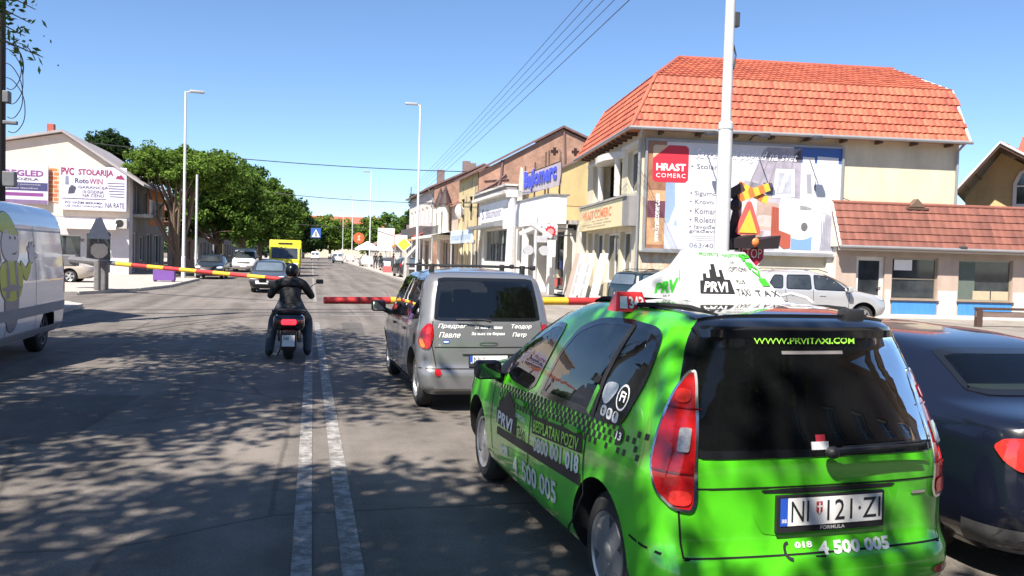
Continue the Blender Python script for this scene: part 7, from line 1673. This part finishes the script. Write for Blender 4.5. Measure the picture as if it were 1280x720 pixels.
for (a_, z_), (c_, d_) in (((-.3, 6.95), (6.05, 8.36)), ((6.05, 8.36), (10.6, 5.35))): m.add([(a_, -.35, z_), (c_, -.35, d_), (c_, 12, d_), (a_, 12, z_), (a_, -.35, z_ + .15), (c_, -.35, d_ + .15), (c_, 12, d_ + .15), (a_, 12, z_ + .15)], [(0, 1, 2, 3), (7, 6, 5, 4), (0, 4, 5, 1), (1, 5, 6, 2), (2, 6, 7, 3), (3, 7, 4, 0)])
m.build('roof', M('grey_roof_sheet', (.34, .31, .31), .7, .15, 2), b)
solid(b, 'wall', M('lilac_plaster'), [(9.5, .21, 0, 9.74, 1.0, 5.85), (0, .21, 0, .2, 12, 6.9)])
MB().bbox(4.6, 2, 8.0, 5.0, 2.4, 9.1, .03).build('chimney', M('red_chimney', (.36, .09, .06), .8, .2), b)
tbox(b, I4, 'block_panel', BRICK_O, 5.3, -.06, 4.2, 5.95, -.025, 6.2)
for x, w_ in ((6.1, 1.75), (8.1, 1.0)):
    aw_ = MB().add([(x, -.02, 3.2), (x + w_, -.02, 3.2), (x + w_ + .1, -1.0, 2.78), (x - .1, -1.0, 2.78), (x - .1, -1.0, 2.66), (x + w_ + .1, -1.0, 2.66), (x, -.03, 3.16), (x + w_, -.03, 3.16)], [(0, 1, 2, 3), (3, 2, 5, 4), (0, 3, 4, 6), (1, 7, 5, 2), (6, 4, 5, 7)]).build('awning', M('cream_canvas', (.66, .60, .52), .8, .06), b)
t = MB().bbox(9.05, -.4, 2.75, 9.7, -.03, 3.35, .03).build('air_conditioner', M('ac_grey', (.42, .40, .38), .5, .1), b); MB().lathe([(-.405, .01), (-.41, .22), (-.40, .24)], 'Y', (9.28, 0, 3.06), 18).build('fan_grille', BLACKP, t)
words(b, I4, 'PVC', (7.0, 1.9, 7.28, 2.1), -.03, LET_K, .02)
t = thing('shop_sign', 'large PVC STOLARIJA joinery sign board under the cream gable', 'sign', (-14.68, 54.75, 3.9), 0)
MB().bbox(0, -.05, 0, 3.72, .05, 2.62, .02).build('board', M('lilac_white_board', (.56, .54, .62), .5, .06, 1), t)
MAR = M('maroon_lettering', (.26, .03, .09), .5, .08)
words(t, I4, 'PVC', (.12, 2.05, .82, 2.5), -.06, MAR, .035); words(t, I4, 'STOLARIJA', (1.05, 2.0, 2.98, 2.45), -.06, MAR, .03)
words(t, I4, 'Roto', (.88, 1.6, 1.62, 1.9), -.06, M('navy_lettering', (.04, .04, .10), .5, .1), .02); words(t, I4, 'WIN', (1.66, 1.58, 2.38, 1.9), -.06, MAR, .01)
for s, q in (('GARANCIJA', (1.05, 1.25, 2.7, 1.45)), ('10 GODINA', (1.3, 1.02, 2.45, 1.2)), ('NA CENU', (1.3, .8, 2.45, .98)), ('PO VAŠIM MERAMA', (.35, .38, 2.4, .55)), ('UZ VAŠU UGRADNJU', (.35, .16, 2.4, .33)), ('NA RATE', (2.55, .2, 3.6, .5))): words(t, I4, s, q, -.06, M('navy_lettering'), .005)
for k in range(6): panel(t, I4, 'print_line', M('navy_lettering'), rect(2.75 + .05 * (5 - k) * .6 - .3 + .2, .85 + k * .16, 3.6, .89 + k * .16), -.058)
panel(t, I4, 'print_line', M('navy_lettering'), rect(.2, .66, 2.6, .70), -.058)
panel(t, I4, 'profile_picture', M('picture_blue_grey', (.18, .2, .28), .5, .4, 5), [(.35, 1.5), (.55, 1.5), (.52, 2.0), (.36, 2.0)], -.058); panel(t, I4, 'profile_picture', M('picture_dark', (.06, .06, .09), .5, .4, 5), [(.5, .95), (.85, 1.0), (.95, 1.35), (.7, 1.5), (.55, 1.3)], -.058)
panel(t, I4, 'house_mark', MAR, [(3.1, 1.95), (3.62, 1.9), (3.5, 2.1), (3.4, 2.2), (3.3, 2.12), (3.2, 2.15)], -.058)
for x in (.5, 3.2): MB().box(x - .05, .051, .2, x + .05, .25, 2.4).build('bracket', DARKM, t)
t = thing('shop_sign', 'white PREGLED vehicle inspection sign board beside the dark pole', 'sign', (-18.6, 54.75, 4.15), 0)
MB().bbox(0, -.05, 0, 3.35, .05, 2.32, .02).build('board', M('lilac_white_board'), t)
words(t, I4, 'PREGLED', (.75, 1.62, 3.1, 1.98), -.06, M('plum_lettering', (.20, .05, .20), .5, .1), .03); words(t, I4, 'JA-VOZILA', (.9, 1.34, 2.85, 1.53), -.06, LET_K, .015)
panel(t, I4, 'blue_band', M('navy_band', (.05, .05, .14), .5, .1), rect(.05, .78, 3.32, 1.26), -.056); words(t, I4, 'uverenja i punomoćja', (.9, 1.08, 2.95, 1.2), -.062, M('grey_lettering'), 0); words(t, I4, 'prenos vlasništva', (1.1, .85, 2.8, .98), -.062, M('grey_lettering'), 0)
panel(t, I4, 'red_band', M('plum_lettering'), rect(.9, .46, 3.1, .66), -.056); panel(t, I4, 'purple_base', M('purple_base', (.18, .12, .22), .5, .2), rect(.05, .02, 3.32, .25), -.056)
for x in (.8, 2.8): MB().box(x - .05, .051, .2, x + .05, .25, 2.1).build('bracket', DARKM, t)
t = thing('tiled_porch', 'low orange tiled porch roof seen just over the white van', 'porch', (-21, 50.5, .12), 0)
make('roof', [(0, 0, 3.15), (5.6, 0, 3.15), (5.6, 2.5, 3.7), (0, 2.5, 3.7), (0, 0, 3.05), (5.6, 0, 3.05), (5.6, 2.5, 3.6), (0, 2.5, 3.6)], [(0, 1, 2, 3), (7, 6, 5, 4), (0, 4, 5, 1), (1, 5, 6, 2), (2, 6, 7, 3), (3, 7, 4, 0)], TILE_O, t)
for x in (.2, 2.8, 5.4): MB().cyl((x, .2, 0), (x, .2, 3.06), .09, 8).build('post', DARKM, t)
# houses farther along the left pavement, behind the trees; u runs from the camera outwards
def leftside(name, label, y, x=-11.0): return thing(name, label, 'building', (x, y, .12), 90)
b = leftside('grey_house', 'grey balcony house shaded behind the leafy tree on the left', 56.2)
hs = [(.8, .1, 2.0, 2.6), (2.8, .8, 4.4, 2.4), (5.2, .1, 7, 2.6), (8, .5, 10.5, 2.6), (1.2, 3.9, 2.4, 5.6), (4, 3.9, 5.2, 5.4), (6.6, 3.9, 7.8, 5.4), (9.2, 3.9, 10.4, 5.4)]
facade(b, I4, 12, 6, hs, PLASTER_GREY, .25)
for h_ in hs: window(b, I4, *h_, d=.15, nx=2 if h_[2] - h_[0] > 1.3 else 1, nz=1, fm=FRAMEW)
MB().bbox(.3, -1.1, 3.55, 4.6, -.01, 3.75, .02).build('balcony_slab', CONC, b)
for k in range(14): MB().box(.4 + k * .31, -1.06, 3.75, .44 + k * .31, -1.0, 4.6).build('baluster', M('pale_railing', (.45, .44, .42), .6), b)
MB().box(.3, -1.08, 4.6, 4.6, -.98, 4.66).build('handrail', M('pale_railing'), b)
panel(b, I4, 'orange_render', M('orange_render', (.45, .19, .08), .9, .15), rect(5.4, 3.2, 11.8, 5.9), -.01)
make('roof', [(.2, -.5, 5.9), (12.3, -.5, 5.9), (12.3, 3, 7.0), (.2, .8, 6.2), (12.3, 10, 5.9), (.2, 10, 5.9)], [(0, 1, 2, 3), (3, 2, 4, 5), (0, 3, 5), (1, 4, 2)], M('brown_old_tiles', (.24, .14, .11), .85, .25, 3), b)
solid(b, 'wall', PLASTER_GREY, [(0, .26, 0, .2, 9, 5.9)])
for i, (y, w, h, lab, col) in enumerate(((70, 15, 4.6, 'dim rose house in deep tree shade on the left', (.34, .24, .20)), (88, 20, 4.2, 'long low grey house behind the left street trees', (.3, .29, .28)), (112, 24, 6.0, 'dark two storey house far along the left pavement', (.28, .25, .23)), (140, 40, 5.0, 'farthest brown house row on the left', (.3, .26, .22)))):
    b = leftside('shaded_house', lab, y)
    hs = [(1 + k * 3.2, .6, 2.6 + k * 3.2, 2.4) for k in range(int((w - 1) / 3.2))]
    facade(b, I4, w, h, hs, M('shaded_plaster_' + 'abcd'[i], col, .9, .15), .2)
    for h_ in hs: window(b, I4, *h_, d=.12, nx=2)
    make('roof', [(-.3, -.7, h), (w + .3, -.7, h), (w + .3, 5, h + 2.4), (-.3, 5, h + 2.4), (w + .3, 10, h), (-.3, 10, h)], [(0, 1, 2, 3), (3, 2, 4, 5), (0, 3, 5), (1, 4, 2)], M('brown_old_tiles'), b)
t = thing('shop_awning', 'small red and white awning under the left trees behind the white panel van', 'awning', (-10.6, 80, 3.4), 90)
for k in range(5): MB().add([(k * .8, 0, 0), (k * .8 + .8, 0, 0), (k * .8 + .8, -1.9, -.8), (k * .8, -1.9, -.8)], [(0, 1, 2, 3)]).build('cloth_stripe', (M('red_canvas'), CANVAS_W)[k % 2], t)
for x in (.1, 3.9): MB().cyl((x, -1.85, -.8), (x, -1.85, -3.28), .04, 6).build('pole', GALV, t)

# house out of frame on the left (its gable throws the solid shadow on the road) and the hall behind the camera that the glass mirrors
b = thing('side_street_house', 'pale gabled house on the left pavement, outside the frame', 'house', (-8.9, 14.4, .0), 90)
hs = [(1, .8, 2.4, 2.6), (3.4, .1, 4.6, 2.6), (5.6, .8, 7, 2.6)]
facade(b, I4, 8, 5.6, hs, PLASTER_CREAM, .2)
for h_ in hs: window(b, I4, *h_, d=.12, nx=2)
make('gable_wall', [(0, 0, 5.6), (8, 0, 5.6), (4, 0, 8.8)], [(0, 1, 2)], PLASTER_CREAM, b); solid(b, 'wall', PLASTER_CREAM, [(0, .21, 0, .2, 12, 5.6), (7.8, .21, 0, 8, 12, 5.6), (.21, 11.8, 0, 7.79, 12, 5.6)])
make('roof', [(-.4, -.2, 5.3), (4, -.2, 8.9), (4, 12, 8.9), (-.4, 12, 5.3), (8.4, -.2, 5.3), (8.4, 12, 5.3)], [(0, 1, 2, 3), (1, 4, 5, 2)], M('brown_old_tiles'), b)
b = thing('long_hall', 'long rose building with tall windows behind the camera, mirrored in car glass', 'building', (40, -13, 0), 180)
hs = [(1 + k * 3, z_, 2.4 + k * 3, z_ + 3) for k in range(16) for z_ in (.8, 5.4)]
facade(b, I4, 50, 10, hs, M('brown_plaster', (.20, .14, .11), .9, .15, .9), .3)
for h_ in hs: window(b, I4, *h_, d=.2, nx=2, nz=2)
make('roof', [(-.5, -.6, 10), (50.5, -.6, 10), (50.5, 6, 13), (-.5, 6, 13), (50.5, 12, 10), (-.5, 12, 10)], [(0, 1, 2, 3), (3, 2, 4, 5), (0, 3, 5), (1, 4, 2)], M('brown_old_tiles'), b)

# ------------------------------------------------------------------ trees
BARK = M('tree_bark', (.16, .11, .075), .9, .3, 6, bump=.5, stretch=(3, 3, .5))
def tree(name, label, loc, seed, trunk_h, limbs, crown, n_clump, leaf, per, mat, trunk_r=.2, clump_r=.55, flat=.75, group=None, fan=1.0, shell=.5, sprigs=()):
    """crown: list of (dx, dy, z, rx, ry, rz) lobes; leaves sit in clumps spread through the lobes, mostly near their skin"""
    r_ = random.Random(seed); t = thing(name, label, 'tree', loc, 0, group)
    m = MB(); m.tube([(0, 0, -.05), (r_.uniform(-.1, .1), 0, trunk_h * .5), (0, 0, trunk_h)], [trunk_r * 1.25, trunk_r, trunk_r * .85], 9)
    clumps = []
    for i in range(n_clump):
        lb = r_.choices(crown, [(l_[3] * l_[4]) ** .75 for l_ in crown])[0]; d = Vector((r_.gauss(0, 1), r_.gauss(0, 1), r_.gauss(0, 1))).normalized(); q = (shell + (1 - shell) * r_.random() ** .7) * (r_.uniform(1.0, 1.22) if r_.random() < .14 else 1)
        clumps.append(Vector((lb[0] + d.x * lb[3] * q, lb[1] + d.y * lb[4] * q, lb[2] + d.z * lb[5] * q)))
    for i in range(limbs):
        tgt = clumps[(i * 7) % len(clumps)]; a = 2 * PI * i / limbs
        base = Vector((0, 0, trunk_h * r_.uniform(.75, 1))); mid = base.lerp(tgt, .5) + Vector((math.cos(a) * .4 * fan, math.sin(a) * .4 * fan, -.3 * fan)); r0 = trunk_r * r_.uniform(.4, .6)
        m.tube([base, base.lerp(mid, .5) + Vector((0, 0, -.1)), mid, mid.lerp(tgt, .6), tgt], [r0, r0 * .85, r0 * .65, r0 * .4, r0 * .15], 6)
        for j in range(3):
            t2 = clumps[r_.randrange(len(clumps))]
            if (t2 - mid).length < 3.2: m.tube([mid, mid.lerp(t2, .5) + Vector((0, 0, .15)), t2], [r0 * .5, r0 * .3, r0 * .1], 5)
    for s0, s1 in sprigs: m.tube([Vector(s0), (Vector(s0) + Vector(s1)) / 2 + Vector((0, 0, .12)), Vector(s1)], [.03, .018, .006], 5)
    m.build('trunk', BARK, t, True)
    vs, fs = [], []
    for c_ in clumps:
        cr = clump_r * r_.uniform(.6, 1.3)
        for k in range(int(per * r_.uniform(.6, 1.3))):
            d = Vector((r_.gauss(0, 1), r_.gauss(0, 1), r_.gauss(0, 1))).normalized() * cr * r_.random() ** .4
            p = c_ + Vector((d.x, d.y, d.z * flat)); s = leaf * r_.uniform(.6, 1.35)
            u = Vector((r_.gauss(0, 1), r_.gauss(0, 1), r_.gauss(0, .7))).normalized(); v = u.cross(Vector((r_.gauss(0, 1), r_.gauss(0, 1), r_.gauss(0, 1)))).normalized()
            b = len(vs); vs += [p - u * s, p + v * s * .45 + u * s * .1, p + u * s, p - v * s * .45 + u * s * .1]; fs.append((b, b + 1, b + 2, b + 3))
    for s0, s1 in sprigs:       # single twigs with two ranks of small leaves
        s0, s1 = Vector(s0), Vector(s1)
        for k in range(58):
            f = r_.random() ** .8; p = s0.lerp(s1, f) + Vector((r_.gauss(0, .13), r_.gauss(0, .13), r_.gauss(0, .10) + .12 * 4 * f * (1 - f))); s = r_.uniform(.035, .075)
            u = Vector((r_.gauss(0, 1), r_.gauss(0, 1), r_.gauss(0, .7))).normalized(); v = u.cross(Vector((r_.gauss(0, 1), r_.gauss(0, 1), r_.gauss(0, 1)))).normalized()
            b = len(vs); vs += [p - u * s, p + v * s * .4, p + u * s, p - v * s * .4]; fs.append((b, b + 1, b + 2, b + 3))
    make('crown', vs, fs, mat, t)
    return t
LEAF_A = leaf_mat('leaf_green', (.05, .10, .022), (.155, .25, .05))
LEAF_L = leaf_mat('leaf_light', (.07, .13, .026), (.19, .29, .055))
LEAF_D = leaf_mat('leaf_dark', (.02, .045, .018), (.06, .10, .035))
tree('street_tree', 'umbrella shaped street tree with fanned bare limbs behind the left lamp', (-8.6, 58.5, .12), 3, 1.3, 16, [(.2, 0, 6.9, 3.2, 2.6, 1.25), (-1.2, 0, 7.1, 2.0, 2, 1.2), (2.2, .3, 6.6, 2.0, 2, 1.4)], 250, .13, 90, LEAF_L, .26, .5, .7, fan=1.2)
tree('street_tree', 'tall dark leafy street tree standing right of the left lamp', (-7.6, 73, .12), 4, 2.2, 9, [(.3, 0, 6.4, 3.5, 3, 2.9), (1.8, -.3, 4.5, 2.4, 2.4, 1.9), (-1.2, -.5, 7.6, 2.6, 2.4, 1.8), (-2.0, -.8, 4.6, 2.0, 2, 1.8)], 330, .17, 85, LEAF_A, .25, .65)
tree('street_tree', 'broad leafy street tree leaning over the road above the white panel van', (-6.9, 90, .12), 5, 2.4, 9, [(.6, 0, 7.0, 3.8, 3, 3.2), (2.5, -.3, 5.0, 2.6, 2.4, 2.1), (-1.5, 0, 8.6, 3.0, 2.4, 2.2), (-1.5, -.5, 4.8, 2.4, 2.2, 2)], 320, .2, 80, LEAF_A, .25, .75)
tree('street_tree', 'dark street tree above the yellow box lorry', (-6.6, 112, .12), 6, 2.4, 8, [(.4, 0, 7.2, 4.0, 3, 3.6), (2.6, 0, 5.4, 3.0, 2.4, 2.6), (-1.5, -.5, 4.6, 2.6, 2.4, 2.2)], 280, .25, 75, LEAF_A, .25, .9)
tree('street_tree', 'farthest dark street tree of the left row', (-5.8, 142, .12), 8, 2.4, 8, [(.4, 0, 7.4, 4.6, 3, 4.2), (2.8, 0, 5.4, 3.4, 2.4, 3.0)], 240, .3, 70, LEAF_D, .25, 1.0)
tree('broadleaf_tree', 'dark round tree top peeping over the cream gable', (-17.2, 78, 0), 9, 5, 6, [(0, 0, 9.7, 1.6, 1.6, 1.7)], 80, .22, 70, LEAF_D, .3, .7)
tree('broadleaf_tree', 'bright green tree at the street end below the red roof', (4.6, 238, 0), 10, 3, 6, [(0, 0, 7, 7, 6, 4.5), (5, 0, 6, 5, 5, 3.6), (-5, 3, 6.5, 5, 5, 4)], 230, .5, 70, LEAF_L, .4, 1.5)
tree('broadleaf_tree', 'dark tree beside the bright tree at the street end', (-5.5, 232, 0), 11, 3, 6, [(0, 0, 8, 6, 5, 5.5), (4, 0, 5, 4, 4, 3)], 200, .5, 70, LEAF_D, .4, 1.5)
tree('broadleaf_tree', 'dark green tree mass behind the far right lamp posts', (21, 235, 0), 12, 3, 6, [(0, 0, 8, 9, 6, 5), (9, 0, 9, 7, 6, 6), (-6, 0, 6, 5, 5, 4)], 240, .5, 70, LEAF_A, .4, 1.6)
tree('conifer_tree', 'slim dark conifer on the skyline between the far lamps and pale house', (26, 225, 0), 13, 4, 4, [(0, 0, 13, 1.6, 1.6, 5), (0, 0, 9, 2.6, 2.6, 3.5)], 110, .4, 60, LEAF_D, .3, 1.0)
# shade trees outside the frame on the left: their crowns throw the dappled shadow
for k, (lab, loc, cr, sd) in enumerate((
    ('big shade tree on the left pavement, its lowest twigs hanging into the top left corner', (-7.6, 11.8, .12), [(.4, .2, 8.4, 3.4, 3.2, 1.9), (2.2, 1.0, 7.6, 2.0, 2.0, 1.2), (3.0, .4, 8.2, 2.4, 2.4, 1.2), (3.2, -2.4, 8.0, 2.4, 2.2, 1.1)], 21),
    ('shade tree outside the frame on the left pavement, level with the scooter shadow', (-7.4, 5.2, .12), [(.6, 0, 8.6, 3.6, 3.0, 1.8), (3.2, 1.8, 8.2, 2.0, 1.5, 1.1)], 22),
    ('shade tree outside the frame to the left, level with the camera', (-6.8, -1.2, .12), [(1.0, 0, 8.6, 3.8, 2.8, 1.8), (3.4, 1.6, 8.0, 1.6, 2.2, 1.2)], 23),
    ('shade tree behind the camera on the left pavement', (-4.8, -6.6, .12), [(1.8, .4, 8.4, 3.6, 2.6, 1.6), (3.4, 3.0, 8.2, 2.2, 2.6, 1.3)], 24))):
    tree('shade_tree', lab, loc, sd, 4.2, 9, cr, 330, .11, 44, LEAF_A, .28, .85, .6, 'shade trees outside the frame', shell=.15, sprigs=[((2.4, 1.0, 6.2 - .10 * q_), (3.1 + .10 * (q_ * 3 % 7), 1.1 + .05 * q_, 5.78 - .085 * q_)) for q_ in range(17)] if k == 0 else ())
for lab, loc, sd in (('unseen tree added right of the camera to dim the sky light', (10.5, -1.5, .0), 31), ('unseen tree added behind the camera on the right to dim the sky light', (9.5, -9.5, .0), 32)):  # two unseen trees added on the right to block sky light over the road
    tree('shade_tree', lab, loc, sd, 4.2, 9, [(0, 0, 8.6, 4.4, 4.4, 2.2), (-2.4, .5, 8, 2.4, 2.4, 1.6)], 190, .14, 60, LEAF_A, .28, .55, .6, 'shade trees outside the frame', shell=.15)
# wooded skyline and far roofs
hill = MB(); n = 40
for k in range(n + 1):
    x = -260 + 560 * k / n; hgt = 7 + 5 * math.sin(k * .5) + 4 * math.sin(k * .23 + 1) + (5 if x > 20 else 0)
    hill.v += [Vector((x, 330, -1)), Vector((x, 345, hgt * .75)), Vector((x, 400, hgt)), Vector((x, 470, -1))]
for k in range(n):
    for j in range(3): a = k * 4 + j; hill.f.append((a, a + 4, a + 5, a + 1))
struct('hill', hill, M('hill_green', (.06, .085, .035), .95, .3, .05), True)
r_ = random.Random(5); vs, fs = [], []
for k in range(900):
    x = r_.uniform(-160, 240); y = r_.uniform(322, 345); z = (y - 322) / 25 * (5 + (4 if x > 20 else 0)) + r_.uniform(1, 4.5)
    for j in range(26):
        d = Vector((r_.gauss(0, 1), r_.gauss(0, 1), r_.gauss(0, .8))).normalized() * 3.0 * r_.random() ** .4; p = Vector((x, y, z)) + d; s = r_.uniform(.5, 1.2)
        u = Vector((r_.gauss(0, 1), r_.gauss(0, 1), r_.gauss(0, 1))).normalized(); v = u.cross(Vector((.3, .5, .8))).normalized(); b = len(vs); vs += [p - u * s, p + v * s * .6, p + u * s, p - v * s * .6]; fs.append((b, b + 1, b + 2, b + 3))
tag(make('distant_wood', vs, fs, LEAF_D), 'distant wooded skyline at the end of the street', 'wood', None, 'stuff')
for i, (x, y, z, w, lab) in enumerate(((-8, 300, 10.5, 34, 'long red roofed block on the skyline at the street end'), (30, 312, 7, 18, 'smaller red roofed house on the skyline right of the street end'))):
    b = thing('skyline_house', lab, 'house', (x, y, 0), 0)
    hs = [(1.5 + k * 4, z - 2.6, 3 + k * 4, z - 1) for k in range(int(w / 4))]
    facade(b, I4, w, z, hs, PLASTER_CREAM, .2)
    for h_ in hs: window(b, I4, *h_, d=.1)
    make('roof', [(-.6, -.6, z), (w + .6, -.6, z), (w - 3, 6, z + 4.2), (3, 6, z + 4.2), (w + .6, 12, z), (-.6, 12, z)], [(0, 1, 2, 3), (3, 2, 4, 5), (0, 3, 5), (1, 4, 2)], TILE_R, b)
bpy.context.view_layer.update()
